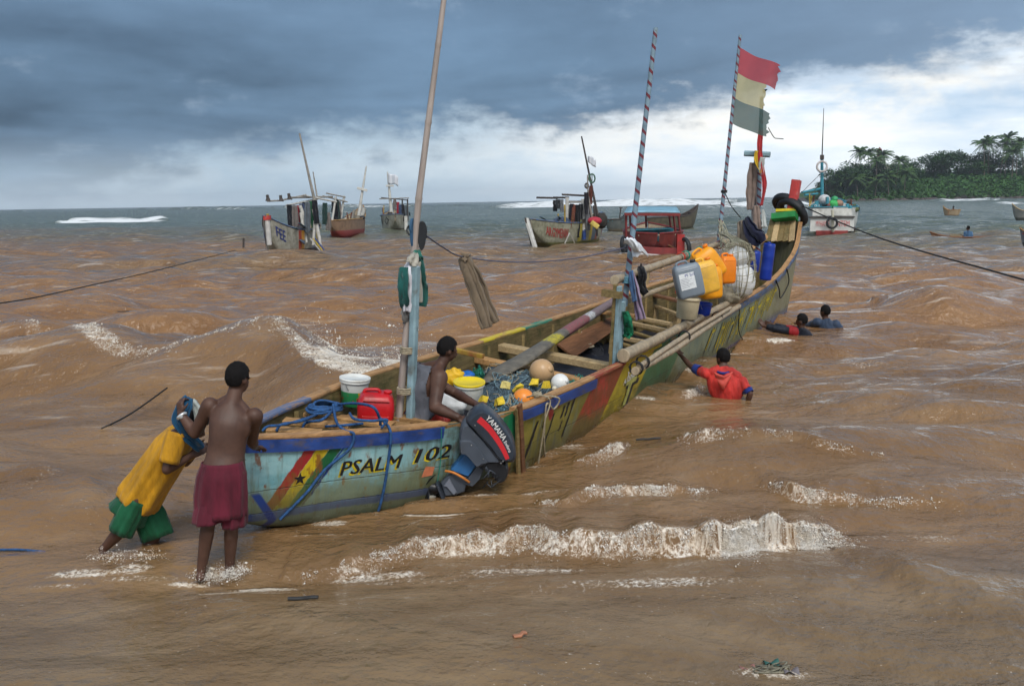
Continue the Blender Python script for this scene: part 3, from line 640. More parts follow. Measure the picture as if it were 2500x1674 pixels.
# ribs and lining planks up the port side (the side that shows its inside)
RIB = [1.0 + 1.08 * i for i in range(15)]
def inpt(s, v, side, off): p = hull(s, v, side); return Vector((p.x, p.y - side * off, p.z))
for k, s in enumerate(RIB):
    for side in (1, -1):
        q = MB(); q.tube([inpt(s, v, side, 0.085 if v > .4 else .10) for v in np.linspace(0.35, 0.965, 7)], 0.03, 4, smooth=False, tw=0.0); q.build('rib', WOOD2, boat)
    if k + 1 < len(RIB):
        for v0, v1 in ((0.60, 0.775), (0.785, 0.955)):
            q = MB(); j = random.uniform(-.006, .006)
            q.grid(lambda u, v: inpt(s + .012 + (RIB[k+1] - s - .024) * u, v0 + (v1 - v0) * v, 1, .072 + j + .004 * math.sin(u * 9 + k)), 6, 2, False, 0.02); q.build('lining_plank', INNER, boat)
# floor: dark tarpaulin and bilge over the bottom
def floor(u, v):
    s = 0.4 + 15.6 * u; g0, g1 = hullz(s, 0.14, -1).y, hullz(s, 0.14, 1).y
    return Vector((s, g0 * (1 - v) + g1 * v + (0.06 if v < .5 else -.06) * abs(2 * v - 1), 0.16 + 0.035 * mnoise.noise(Vector((s * 2.2, v * 5, 1))) + .03 * mnoise.noise(Vector((s * 6, v * 14, 4))) + .22 * max(0, (s - 13) / 4)))
MB().grid(floor, 120, 18, True).build('bilge_sheet', TARP, boat)
# thwarts: read off where their two ends show
def thwart(x0, y0, z0, x1, y1, w, h, m_=WOOD, n=5, z1=None, name='thwart'):
    a = BP(x0, y0, z0); b = BP(x1, y1, z0 if z1 is None else z1); q = MB(); q.beam(a, b, w, h, (0, 0, 1), 0.14, 0.004, n); q.build(name, m_, boat); return a, b
def place_thwart(s0, s1, z, w, h, m_=WOOD):
    q = MB(); q.beam((s0, hullz(s0, z, 1).y - .05, z), (s1, hullz(s1, z, -1).y + .05, z), w, h, (0, 0, 1), 0.14, 0.004, 6); q.build('thwart', m_, boat)
for x0, y0, x1, y1, z, w, h, mm in ((1100, 786, 1402, 842, .66, .20, .11, WOODP), (1060, 815, 1330, 872, .60, .16, .09, WOOD), (1082, 874, 1220, 905, .48, .20, .10, WOOD),
        (1328, 706, 1452, 722, .74, .22, .05, WOOD), (1480, 672, 1560, 690, .80, .18, .05, WOODR), (1500, 650, 1585, 668, .82, .2, .05, WOODR), (1540, 632, 1625, 650, .84, .2, .05, WOODR)):
    a = BP(x0, y0, z); b = BP(x1, y1, z); s0, s1 = a.x, b.x
    yb = max(b.y, hullz(s1, z, -1).y + .06); ya = min(a.y, hullz(s0, z, 1).y - .05)
    q = MB(); q.beam((s0, ya, z), (s1, yb, z), w, h, (0, 0, 1), .14, .004, 6); q.build('thwart', mm, boat)
# stern boards
for (x0, y0, x1, y1, z, w) in ((612, 982, 735, 990, .70, .16), (650, 962, 800, 975, .70, .14), (700, 945, 900, 972, .69, .15), (790, 955, 935, 975, .67, .12), (860, 948, 1000, 966, .66, .16)):
    thwart(x0, y0, z, x1, y1, w, .045, WOOD, 4, name='stern_board')
# slatted benches amidships: rails on posts and slats
def rail(x0, y0, x1, y1, z, w=.09, h=.07, m_=WOODP, posts=True):
    a, b = BP(x0, y0, z), BP(x1, y1, z); q = MB(); q.beam(a, b, w, h, (0, 0, 1), .12, .003, 4); q.build('bench_rail', m_, boat)
    if posts:
        for k in (0.03, 0.97):
            p = a.lerp(b, k); q = MB(); q.beam((p.x, p.y, .16), (p.x, p.y, z - .02), .075, .06, (1, 0, 0)); q.build('bench_post', m_, boat)
for r in ((1384, 726, 1532, 758, .52), (1398, 768, 1495, 786, .46), (1440, 722, 1535, 742, .56), (1500, 700, 1556, 722, .58), (1545, 716, 1595, 728, .50)): rail(*r)
for r in ((1384, 757, 1494, 800, .22), (1400, 745, 1520, 782, .26), (1430, 738, 1540, 768, .30), (1374, 772, 1440, 792, .2), (1452, 728, 1552, 752, .34)): rail(*r, .10, .05, WOOD2, False)
for x, y0, y1 in ((1478, 612, 672), (1500, 650, 706), (1516, 640, 700), (1456, 652, 716)):
    p = BP(x, y1, .45); h = (y1 - y0) / 60 * .5; q = MB(); q.beam((p.x, p.y, .2), (p.x, p.y, .45 + h), .06, .05, (1, 0, 0)); q.build('upright_post', WOODP, boat)
# broad plank slanting across the hold
a, b = BP(1290, 800, .36), BP(1420, 715, .62); q = MB(); q.beam(a, b, .42, .03, (0.2, -.55, 1), .1, .0, 3); q.build('loose_plank', WOODR, boat)
# bow: high stem post with red head, breast board, end planks
stem = MB(); p0 = BS(1806, 500, 17.42); p1 = BS(1822, 412, 17.55)
stem.beam(p0 - Vector((0, 0, .5)), p1, .20, .24, (1, 0, 0), .1); stem.build('stem_post', mat('red_stem', (0.46, 0.045, 0.040), 0.55, 0.25, 6, 0.004, 25, dirt=.4, dirtcol=(.45, .40, .36)), boat)
q = MB(); q.beam(BS(1768, 500, 17.2), BS(1822, 494, 17.2), .34, .16, (0.4, 0, 1), .08); q.build('breast_board', mat('green_board', (0.012, 0.20, 0.045), .5, .25, 6, .004, 25, dirt=.25), boat)
q = MB(); q.beam(BS(1776, 484, 17.42), BS(1822, 482, 17.42), .18, .07, (0.4, 0, 1), .08); q.build('breast_board', mat('yellow_board', (0.56, 0.43, 0.015), .5, .25, 6, .004, 25, dirt=.25), boat)
for k in range(5):
    x = 1768 + k * 11.5; q = MB(); q.beam(BS(x - 12 + k * 2, 552, 16.75), BS(x, 500, 17.3), .13, .03, (1, 0, .3), .1, .002, 2); q.build('bow_plank', (INNER, WOODP, WOOD2)[k % 3], boat)

# ------------------------------------------------------------------ lettering painted on the hull
def text_mesh(txt, size=1.0, shear=0.0, sp=1.0, res=2, cut=None, bold=0.0):
    cu = bpy.data.curves.new('lettering', 'FONT'); cu.body = txt; cu.size = size; cu.shear = shear; cu.space_character = sp; cu.resolution_u = res; cu.fill_mode = 'FRONT'
    o = bpy.data.objects.new('lettering_tmp', cu); COL.objects.link(o); dg = bpy.context.evaluated_depsgraph_get(); dg.update()
    me = bpy.data.meshes.new_from_object(o.evaluated_get(dg)); bpy.data.objects.remove(o); bpy.data.curves.remove(cu)
    bm = bmesh.new(); bm.from_mesh(me); bpy.data.meshes.remove(me)
    bmesh.ops.triangulate(bm, faces=bm.faces[:])
    if cut:
        xs = [v.co.x for v in bm.verts]; x = min(xs) + cut
        while x < max(xs):
            bmesh.ops.bisect_plane(bm, geom=bm.verts[:] + bm.edges[:] + bm.faces[:], plane_co=(x, 0, 0), plane_no=(1, 0, 0)); x += cut
    bmesh.ops.triangulate(bm, faces=bm.faces[:])
    vs = [v.co.copy() for v in bm.verts]; bm.verts.index_update(); fs = [[v.index for v in f.verts] for f in bm.faces]; bm.free()
    if bold:                                   # a heavier brush: the stroke laid again to one side, a hair above
        k = len(vs); vs = vs + [v + Vector((bold * 1.6, 0, .0012)) for v in vs]; fs = fs + [[i + k for i in f] for f in fs]
    return vs, fs
def on_hull(vs, fs, s0, z0, ds=0.0, dz=0.0, slope=0.0, off=0.004, lat=1.0):
    """lay flat lettering on the starboard skin: text x runs towards the bow"""
    out = []
    for v in vs: s = s0 + v.x * lat + ds; out.append(hullz(s, z0 + v.y + slope * v.x + dz, -1, off + v.z))
    return out, fs
LBLK = mat('black_lettering', (0.012, 0.012, 0.014), .5, .3, 5); LYEL = mat('yellow_lettering', (0.58, 0.46, 0.015), .6, .4, 8, dirt=.4, dirtcol=(.2, .17, .05)); LWHT = mat('white_lettering', (0.72, 0.72, 0.70), .5, .1, 8)
def hull_text(txt, size, x0, y0, z, mats_, sp=1.1, lat=1.0, slope=0.0, shear=.18, bold=.012):
    s0 = BT(x0, y0, float(fT(BP(x0, y0, z).x)) * .96).x; vs, fs = text_mesh(txt, size, shear, sp, 2, .06, bold * size)
    for k, (m_, dx, dy, of) in enumerate(mats_):
        q = MB(); q.add(*on_hull(vs, fs, s0, z, dx, dy, slope, of, lat)); q.build('lettering', m_, boat)
def s_at(x, y, z):
    """s on the starboard skin for a photo position"""
    best = None
    for s in np.linspace(-.25, 17, 600):
        p = BM @ hullz(s, z, -1); d = p - CAM; w = d.dot(_fw); px = (1250 + FPX * d.dot(_rt) / w) / KD
        e = abs(px - x)
        if best is None or e < best[0]: best = (e, s)
    return best[1]
def word(txt, x0, x1, z0, z1, mats_, slope=0.0, shear=.2, bold=.022, sp=1.0):
    """fit a word between two photo columns on the starboard skin, between heights z0 and z1"""
    sa, sb = s_at(x0, 0, (z0 + z1) / 2), s_at(x1, 0, (z0 + z1) / 2); vs, fs = text_mesh(txt, 1.0, shear, sp, 2, .12, bold)
    xs = [v.x for v in vs]; ysv = [v.y for v in vs]; k = (sb - sa) / (max(xs) - min(xs)); h = (z1 - z0) / (max(ysv) - min(ysv))
    vv_ = [Vector(((v.x - min(xs)) * k, (v.y - min(ysv)) * h, v.z)) for v in vs]
    for m_, dx, dz, of in mats_:
        q = MB(); q.add(*on_hull(vv_, fs, sa, z0, dx, dz, slope, of)); q.build('lettering', m_, boat)
word('PSALM', 776, 922, .36, .50, [(LYEL, -.012, -.015, .003), (LBLK, 0, 0, .006)], slope=.02)
word('102', 945, 1030, .40, .54, [(LYEL, -.014, -.012, .003), (LBLK, 0, 0, .006)], slope=.03)
# black star on the yellow stripe
sc, zc_ = s_at(689, 0, .40), .385; star = []
for k in range(10):
    r = .062 if k % 2 == 0 else .025; a = math.pi / 2 + k * math.pi / 5; star.append(Vector((r * math.cos(a) * .9, r * math.sin(a), 0)))
q = MB(); q.add(*on_hull(star + [Vector((0, 0, 0))], [(k, (k + 1) % 10, 10) for k in range(10)], sc, zc_, off=.006)); q.build('star', LBLK, boat)
# orange patch of repair below the number
q = MB(); q.add(*on_hull([Vector(p + (0,)) for p in ((-.05, -.06), (.06, -.055), (.075, .03), (-.02, .05))], [(0, 1, 2, 3)], s_at(975, 0, .27), .30, off=.006)); q.build('repair_patch', mat('orange_patch', (0.50, 0.16, 0.075), .6, .3, 9, dirt=.2), boat)
# worn black letters amidships
random.seed(3)
for x, zt, zb, k in ((1228, .56, .16, 1.3), (1246, .55, .44, 1.), (1268, .56, .22, .9), (1290, .60, .46, 1), (1284, .42, .30, .7), (1301, .62, .46, 1.2), (1313, .64, .20, 1.), (1296, .36, .22, .6)):
    s = s_at(x, 0, zt); n = 7; q = MB(); L = [Vector((-(1 - i / n) * (zt - zb) * .42 + random.uniform(-.006, .006), zb + (zt - zb) * i / n, 0)) for i in range(n + 1)]
    vs = [];
    for p in L: w_ = .026 * k * random.uniform(.6, 1.2); vs += [p - Vector((w_, 0, 0)), p + Vector((w_, .01, 0))]
    q.add(*on_hull(vs, [(2*i, 2*i+1, 2*i+3, 2*i+2) for i in range(n)], s, 0, off=.005)); q.build('worn_letter', LBLK, boat)
# yellow panel: a cross lettered in white with a black shade
sx = s_at(1438, 0, .45)
def cross(w, dx, dz, of, m_, name):
    P = [(-.5, .12), (-.5, .28), (-.15, .28), (-.15, .5), (.15, .5), (.15, .28), (.5, .28), (.5, .12), (.15, .12), (.15, -.5), (-.15, -.5), (-.15, .12)]
    vs = [Vector((a * .52 * w + (b * .38 + .05) * .55, b * .46, 0)) for a, b in P]; F = [(0, 1, 2, 11), (2, 3, 4, 5), (5, 6, 7, 8), (2, 5, 8, 11), (11, 8, 9, 10)]
    q = MB(); q.add(*on_hull(vs, F, sx, .40, dx, dz, 0, of)); q.build(name, m_, boat)
cross(1.0, .09, -.05, .003, LBLK, 'cross_shade'); cross(1.0, .0, .0, .006, LBLK, 'cross'); cross(.84, .0, .0, .009, mat('cross_green', (0.36, 0.36, 0.10), .6, .4, 9), 'cross_face')
word('ATEMO', 1424, 1452, .49, .57, [(LWHT, 0, 0, .012)], slope=.10, shear=.25, bold=.03)
word('Y', 1434, 1441, .58, .66, [(LWHT, 0, 0, .012)], shear=.25, bold=.03)
# yellow and black slanting letters towards the bow
random.seed(5)
for i in range(30):
    s = 9.9 + i * .165; top = float(fZ(s)) - .18 - random.uniform(0, .08); bot = top - random.uniform(.30, .52); wd = .030 * random.uniform(.7, 1.25)
    for m_, dx, of in ((LBLK, .055, .004), (LYEL, 0, .008)):
        if random.random() < .12: continue
        vs = []
        for k in range(6): zz = bot + (top - bot) * k / 5; xx = -(1 - k / 5) * .30 + dx; vs += [Vector((xx - wd * random.uniform(.6, 1.1), zz, 0)), Vector((xx + wd * random.uniform(.6, 1.1), zz, 0))]
        q = MB(); q.add(*on_hull(vs, [(2*k, 2*k+1, 2*k+3, 2*k+2) for k in range(5)], s, 0, off=of)); q.build('slanting_letter', m_, boat)
    if i % 4 == 1:
        z_ = (top + bot) / 2 + .1; q = MB(); q.add(*on_hull([Vector((-.10, z_ - .02, 0)), Vector((.12, z_ + .0, 0)), Vector((.13, z_ + .05, 0)), Vector((-.09, z_ + .03, 0))], [(0, 1, 2, 3)], s, 0, off=.010)); q.build('slanting_letter', LYEL, boat)
# ------------------------------------------------------------------ masts, poles and lashed gear of the canoe
def CF(p, roll_=0.0, yaw=0.0, tilt=0.0):
    """upright frame at p facing the beach: X to the right, Y away, Z up; roll_ clockwise, yaw about Z, tilt backwards"""
    m_ = Matrix.Rotation(yaw, 4, 'Z') @ Matrix.Rotation(tilt, 4, 'X') @ Matrix.Rotation(roll_, 4, 'Y'); m_.translation = Vector(p); return m_
def BL(v): return BM @ Vector(v)
def bamboo(path, r0, r1, m_, parent, name='bamboo_pole', node=.55, n=10):
    P = [Vector(p) for p in path]; L = sum((b - a).length for a, b in zip(P, P[1:])); q = MB(); pts = []; rs = []; d = 0.0; k = max(2, int(L / node)); seg = L / k
    def at(dist):
        for a, b in zip(P, P[1:]):
            l = (b - a).length
            if dist <= l + 1e-6: return a.lerp(b, min(1, dist / l))
            dist -= l
        return P[-1]
    for i in range(k):
        for f, sw in ((0, 1.0), (.03, 1.14), (.07, 1.0), (.5, .97), (.96, 1.0)): dd = (i + f) * seg; pts.append(at(dd)); rs.append(lerp(r0, r1, dd / L) * sw)
    pts.append(P[-1]); rs.append(r1); q.tube(pts, rs, n); return q.build(name, m_, parent)
def striped(name, base, rep):
    """painted pole with a spiral of red tape"""
    m_, t, b = newmat(name); o = t.coord('Object'); x, y, z = t.xyz(o)
    ang = t.m('DIVIDE', t.m('ARCTAN2', t.m('SUBTRACT', y, t.attr('ax_y')), t.m('SUBTRACT', x, t.attr('ax_x'))), 6.28318)
    ph = t.m('FRACT', t.m('ADD', t.m('MULTIPLY', z, rep), ang)); n = t.noise(o, 9, 5, .6)
    f = t.m('MULTIPLY', t.step(t.m('ADD', ph, t.m('MULTIPLY', n, .12)), .06, .09), t.step(t.m('ADD', ph, t.m('MULTIPLY', n, .12)), .38, .34))
    c = t.mix(t.lin(n, .35, .65), tuple(q * .7 for q in base), tuple(min(1, q * 1.2) for q in base)); c = t.mix(t.step(n, .6, .72), c, (.16, .14, .12)); c = t.mix(f, c, (0.15, 0.018, 0.030))
    t.put(b.inputs['Base Color'], c); b.inputs['Roughness'].default_value = .6; return m_
def spiral_pole(p0, p1, r0, r1, m_, name, parent=boat):
    p0, p1 = Vector(p0), Vector(p1); q = MB(); n = 24; q.tube([p0.lerp(p1, i / n) for i in range(n + 1)], [lerp(r0, r1, i / n) for i in range(n + 1)], 10); o = q.build(name, m_, parent)
    for k, nm in ((0, 'ax_x'), (1, 'ax_y')):
        at = o.data.attributes.new(nm, 'FLOAT', 'POINT'); vals = []
        for v in o.data.vertices: f = (v.co.z - p0.z) / (p1.z - p0.z); vals.append(lerp(p0[k], p1[k], f))
        at.data.foreach_set('value', vals)
    return o
ROPEB = mat('blue_rope', (0.020, 0.075, 0.20), .8, .5, 30, .004, 120); ROPEG = mat('green_rope', (0.03, 0.22, 0.16), .8, .4, 30, .004, 120); ROPET = mat('tan_rope', (0.34, 0.29, 0.20), .85, .4, 30, .004, 120); ROPEK = mat('black_rope', (0.018, 0.017, 0.016), .8, .4, 30, .003, 120); ROPER = mat('red_rope', (0.42, 0.05, 0.03), .8, .3, 30)
def rope(pts, r, m_, name, parent=None, n=6, sm=6, **kw):
    q = MB(); q.tube(smooth_path(pts, sm) if sm else pts, r, n); return q.build(name, m_, parent, **kw)
def lashing(p, axis, r, m_, turns=4, parent=boat, rr=.009):
    axis = Vector(axis).normalized(); F = frame(p, axis); pts = []
    for i in range(turns * 10 + 1): a = i / 10 * 6.2832; pts.append(F @ Vector(((i / (turns * 10) - .5) * turns * rr * 2.0, math.cos(a) * r, math.sin(a) * r)))
    q = MB(); q.tube(pts, rr, 5); return q.build('lashing', m_, parent)
# stern mast: bamboo with a pale blue post lashed to it
mb0 = BP(911, 966, .62); mt = mb0.y; mtop = BT(1024, -70, mt); bamboo([mb0, BT(958, 450, mt), mtop], .040, .026, BAMBOOM, boat, 'bamboo_mast', .72, 12)
pb0 = BP(938, 972, .60); pb1 = BT(951, 610, pb0.y); q = MB(); q.beam(pb0, pb1, .075, .085, (1, 0, 0), .2, .002, 5); q.build('mast_post', POSTB, boat)
for yy in (800, 893): lashing(BT(930 - (yy - 800) * .08 + 2, yy, (mt + pb0.y) / 2), (0, 0, 1), .072, ROPET, 4)
STRIPE = striped('striped_pole', (0.20, 0.30, 0.37), 6.5)
# middle mast on two boards
p5 = BP(1407, 838, .74); t5 = p5.y
for dx, dyy, w, mm, top in ((0, 0, .10, POSTB, 655), (-9, .05, .06, WOOD2, 650), (9, .06, .08, POSTB, 690)):
    a = BT(1406 + dx, 842, t5 + dyy); b = BT(1417 + dx, top, t5 + dyy); q = MB(); q.beam(a, b, w, .045, (0, 1, 0), .1, .001, 3); q.build('mast_board', mm, boat)
q = MB(); q.box(BT(1400, 672, t5 + .08), (.10, .26, .09)); q.build('cross_block', WOOD2, boat)
m2a, m2b = BT(1428, 700, t5 + .12), BT(1500, 64, t5 + .12); spiral_pole(m2a, m2b, .042, .030, STRIPE, 'striped_mast')
lashing(BT(1434, 640, t5 + .11), (0, 0, 1), .06, mat('pale_blue_rope', (.12, .3, .40), .8, .3, 30), 5)
# ridge pole and lower rail
rp0, rp1 = BS(1405, 641, 5.5), BS(1705, 536, 14.2); bamboo([rp0, BS(1560, 588, 9.6), rp1], .060, .048, BAMBOO, boat, 'ridge_pole', .6)
bamboo([BS(1438, 687, 5.9), BS(1556, 646, 8.9)], .042, .036, BAMBOO, boat, 'side_rail', .7)
# forward masts
m3a, m3b = BS(1643, 560, 12.4), BS(1693, 80, 12.4); spiral_pole(m3a, m3b, .042, .028, STRIPE, 'striped_mast')
m4a, m4b = BS(1733, 575, 14.4), BS(1742, 222, 14.4); spiral_pole(m4a, m4b, .052, .040, STRIPE, 'striped_mast')
q = MB(); q.beam(BS(1722, 560, 14.6), BS(1732, 352, 14.6), .20, .09, (0, 1, 0), .15, .004, 5); q.build('tabernacle_post', mat('flaking_post', (.22, .26, .28), .7, .4, 5, .008, 14, (1, 1, .4), .8, (.20, .11, .085), 4.0), boat)
q = MB(); q.beam(BS(1703, 351, 14.5), BS(1761, 354, 14.5), .12, .12, (0, 0, 1), .25, .004, 3); q.build('cross_bar', POSTB, boat)
# rags tied round the fore posts
VD = BMI.to_3x3() @ Vector((.1, -1, .1)); bundle_ref = {}
def rag(pts, w, m_, name='rag', parent=boat, thick=.012, seed=1, **kw):
    """strip of cloth along pts, crumpled"""
    P = smooth_path(pts, 6); n = len(P) - 1; rs = random.Random(seed); ph = rs.uniform(0, 6)
    def fn(u, v):
        i = min(n - 1, int(u * n)); p = P[i].lerp(P[i + 1], u * n - i); d = (P[min(i + 1, n)] - P[max(i - 1, 0)]).normalized(); s = d.cross(VD if parent is boat or parent is bundle_ref.get('o') else Vector((.1, -1, .1))).normalized(); b = s.cross(d)
        ww = w if not hasattr(w, '__len__') else interp(u, np.linspace(0, 1, len(w)), w)
        fold = math.sin(v * 11 + ph + u * 2.2) * .16 * ww + .10 * ww * math.sin(v * 23 + u * 5)
        edge = .12 * ww * mnoise.noise(Vector((u * 6 + ph, v * 3, seed)))
        return p + s * ((v - .5) * ww + edge) + b * fold
    q = MB(); q.grid(fn, max(8, n * 2), 12, True, thick); return q.build(name, m_, parent, **kw)
CL = lambda n, c, r=.85: mat('cloth_' + n, c, r, .25, 7, .004, 60, spec=.15, sheen=.2)
rag([BS(1722, 372, 14.3), BS(1718, 430, 14.3), BS(1714, 480, 14.3)], [.10, .22, .12], CL('taupe', (.25, .19, .16)), seed=2)
rag([BS(1733, 345, 14.2), BS(1731, 365, 14.2), BS(1742, 395, 14.2)], [.10, .14, .08], CL('yellow', (.60, .40, .03)), seed=3)
rag([BS(1740, 300, 14.25), BS(1737, 350, 14.2), BS(1748, 420, 14.2), BS(1741, 470, 14.2)], [.10, .10, .10, .05], CL('red', (.36, .03, .035)), seed=4)
rag([BS(1745, 360, 14.2), BS(1741, 385, 14.2), BS(1744, 400, 14.2)], [.10, .12, .06], CL('pale', (.40, .42, .40)), seed=5)
rag([BS(1730, 470, 14.2), BS(1733, 520, 14.2), BS(1737, 560, 14.2)], [.12, .18, .10], CL('taupe', (.25, .19, .16)), seed=6)
rag([BS(1745, 480, 14.3), BS(1748, 520, 14.2)], [.05, .14], CL('pale', (.40, .42, .40)), seed=7)
# poles stowed along the starboard gunwale
def gpole(pts, r0, r1, m_=BAMBOO): bamboo([BP(x, y, z) for x, y, z in pts], r0, r1, m_, boat, 'stowed_pole', .7)
gpole([(1425, 814, .93), (1500, 778, .95), (1580, 736, 1.0)], .085, .060)
gpole([(1452, 849, .87), (1540, 800, .90), (1640, 732, 1.0), (1690, 700, 1.06)], .050, .045)
gpole([(1462, 838, .93), (1530, 792, .98), (1590, 752, 1.04), (1670, 704, 1.12)], .036, .03)
gpole([(1570, 744, 1.0), (1640, 706, 1.06), (1715, 668, 1.12)], .06, .055)
for x, y, z in ((1455, 842, .9), (1470, 828, .94), (1640, 725, 1.02), (1565, 770, .98)): lashing(BP(x, y, z), (1, .05, .03), .085, ROPEK, 3)

# ------------------------------------------------------------------ loose things in and on the canoe (each a thing of its own)
def steer(name, label, cat, pts, widths, thick, m_):
    q = MB(); P = [Vector(p) for p in pts]; vs = []; n = len(P)
    for i, p in enumerate(P):
        d = (P[min(i + 1, n - 1)] - P[max(i - 1, 0)]).normalized(); s = d.cross(Vector((0, 0, 1))).normalized(); u = s.cross(d); w, h = widths[i], thick[i]
        for k in range(8): a = k * math.pi / 4; vs.append(p + s * math.cos(a) * w / 2 + u * math.sin(a) * h / 2)
    fs = [(i*8+k, i*8+(k+1) % 8, (i+1)*8+(k+1) % 8, (i+1)*8+k) for i in range(n - 1) for k in range(8)] + [tuple(range(8))[::-1], tuple((n-1)*8+k for k in range(8))]
    q.add(vs, fs, True); return q.build(name, m_, None, label=label, cat=cat)
def oar_mat():
    m_, t, b = newmat('old_oar'); o = t.coord('Object'); x, y, z = t.xyz(o); d = t.v('DISTANCE', o, tuple(BL(BP(1108, 872, .62)))); g = t.noise(o, 9, 6, .65); n = t.noise(o, 30, 4, .6)
    c = t.mix(t.lin(g, .3, .7), (.075, .068, .055), (.19, .165, .125)); u = t.m('ADD', d, t.m('MULTIPLY', t.m('SUBTRACT', g, .5), .25)); w = t.step(n, .62, .45)
    for lo, hi, col in ((1.75, 2.2, (.48, .40, .02)), (2.5, 3.6, (.27, .075, .085)), (3.6, 3.95, (.55, .55, .55)), (3.95, 6.5, (.20, .135, .15))): c = t.mix(t.m('MULTIPLY', t.m('MULTIPLY', t.step(u, lo - .05, lo + .05), t.step(u, hi + .05, hi - .05)), t.m('ADD', .25, t.m('MULTIPLY', w, .7))), c, col)
    t.put(b.inputs['Base Color'], c); b.inputs['Roughness'].default_value = .65; t.put(b.inputs['Normal'], t.bump(g, .5, .01)); return m_
oarp = [BL(BP(1108, 874, .60)), BL(BP(1140, 852, .66)), BL(BP(1180, 830, .74)), BL(BP(1230, 800, .82)), BL(BP(1310, 748, .92)), BL(BP(1402, 690, 1.02)), BL(BP(1425, 676, 1.04))]
steer('steering_oar', 'huge weathered steering oar with red and yellow paint lying across the thwarts', 'oar', oarp, [.10, .34, .36, .26, .17, .14, .12], [.03, .04, .06, .10, .15, .13, .12], oar_mat())
# round floats
def float_ball(x, y, z, r, label, col, extra=True):
    c = BL(BP(x, y, z)); F = CF(c, .2, .3); t = thing('float_buoy', label, 'float', mat4=F, group='round net floats')
    m_ = mat('float_%.2f_%.2f' % (col[0], r), col, .35, .10, 4, .002, 40, dirt=.18, dirtcol=(.25, .19, .12), dscale=5)
    q = MB(); q.ball((0, 0, 0), r, 28, 18); q.build('ball', m_, t); q = MB(); q.lathe([(.0, r + .012), (.03 * r / .12, r + .010), (.035 * r / .12, r - .012)], 12, Matrix.Rotation(1.1, 4, 'X') @ Matrix.Rotation(.4, 4, 'Y')); q.build('eyelet', m_, t); return t
float_ball(1239, 849, .72, .158, 'largest float, tan, lying against the steering oar', (.50, .315, .16))
float_ball(1281, 875, .70, .112, 'white round float beside the gunwale amidships', (.74, .74, .71))
float_ball(1197, 913, .66, .125, 'orange float on the net by the end of the blue strake', (.85, .27, .035))
float_ball(1268, 888, .69, .030, 'tiny cream float touching the white one', (.66, .60, .45))
# chopped foam net floats
for k, (x, y, s, lab) in enumerate(((1158, 881, .09, 'pale yellow foam net float nearest the oar blade'), (1185, 887, .10, 'yellow foam net float between the oar blade and the orange float'), (1223, 873, .10, 'yellow foam net float in front of the big tan float'), (1251, 879, .08, 'yellow foam net float beside the white float'), (1141, 918, .10, 'yellow foam net float near the lidded bucket'), (1107, 912, .09, 'yellow foam net float under the seated man\'s hand'))):
    rs = random.Random(k); c = BL(BP(x, y, .67)); R = Matrix.Rotation(rs.uniform(0, 3), 3, 'Z') @ Matrix.Rotation(rs.uniform(-.5, .5), 3, 'X'); q = MB(); random.seed(k); q.box((0, 0, 0), (s * 1.15, s * .8, s * .85), R, .75, s * .17)
    q.build('foam_float', mat('yellow_foam', (.70, .50, .035), .8, .3, 18, .006, 60) if k else mat('pale_foam', (.70, .58, .20), .8, .2, 18, .006, 60), None, label=lab, cat='float', group='cut foam net floats').location = c
# nets: heaps with loose cords
def net_heap(name, label, x0, y0, x1, y1, pts, z0, h, col, ncord, seed, cordcols):
    t = thing(name, label, 'fishing net', mat4=BM); rs = random.Random(seed); P = [BP(x, y, z0) for x, y in pts]; cx = sum(p.x for p in P) / len(P); cy = sum(p.y for p in P) / len(P); n = len(P)
    def rim(a):
        f = a / 6.28318 * n; i = int(f) % n; return P[i].lerp(P[(i + 1) % n], f - int(f))
    def hh(x, y, k): return h * (1 - k**3) + .05 * mnoise.noise(Vector((x * 5, y * 5, seed))) + .03 * mnoise.noise(Vector((x * 14, y * 14, seed + 3)))
    def fn(u, v):
        r = rim(u * 6.28318); x = lerp(cx, r.x, v); y = lerp(cy, r.y, v); return Vector((x, y, z0 - .18 * v**4 + hh(x, y, v)))
    m_, tt, b = newmat(name + '_mesh%d' % seed); o = tt.coord('Object'); wv = tt.voro(tt.v('MULTIPLY', tt.v('ADD', o, tt.v('SCALE', tt.noise(o, 5, 3, .6, out=1), s=.25)), (1, 1, 1)), 34, 'DISTANCE_TO_EDGE'); n1 = tt.noise(o, 9, 5, .65)
    c = tt.mix(tt.step(wv, .03, .14), tuple(min(1, q_ * 1.9) for q_ in col), tuple(q_ * .42 for q_ in col)); c = tt.mix(tt.step(n1, .52, .68), c, tuple(q_ * .5 for q_ in col)); tt.put(b.inputs['Base Color'], c); b.inputs['Roughness'].default_value = .9; tt.put(b.inputs['Normal'], tt.bump(tt.m('ADD', n1, tt.m('MULTIPLY', wv, -1.5)), .8, .03))
    q = MB(); q.grid(fn, 40, 16, True, flip=True); q.build('net_mass', m_, t)
    for ci, cm in enumerate(cordcols):
        q = MB()
        for k in range(ncord):
            a = rs.uniform(0, 6.28); rr = rs.uniform(.1, .95); pts_ = []
            for i in range(7):
                a += rs.uniform(-.5, .5); rr = min(1.0, max(.05, rr + rs.uniform(-.2, .2))); r = rim(a % 6.28318); x = lerp(cx, r.x, rr); y = lerp(cy, r.y, rr); pts_.append(Vector((x, y, z0 - .18 * rr**4 + hh(x, y, rr) + rs.uniform(.004, .05))))
            q.tube(smooth_path(pts_, 4), .0055, 4)
        q.build('loose_cords', cm, t)
    return t
NETB = (.075, .12, .15)
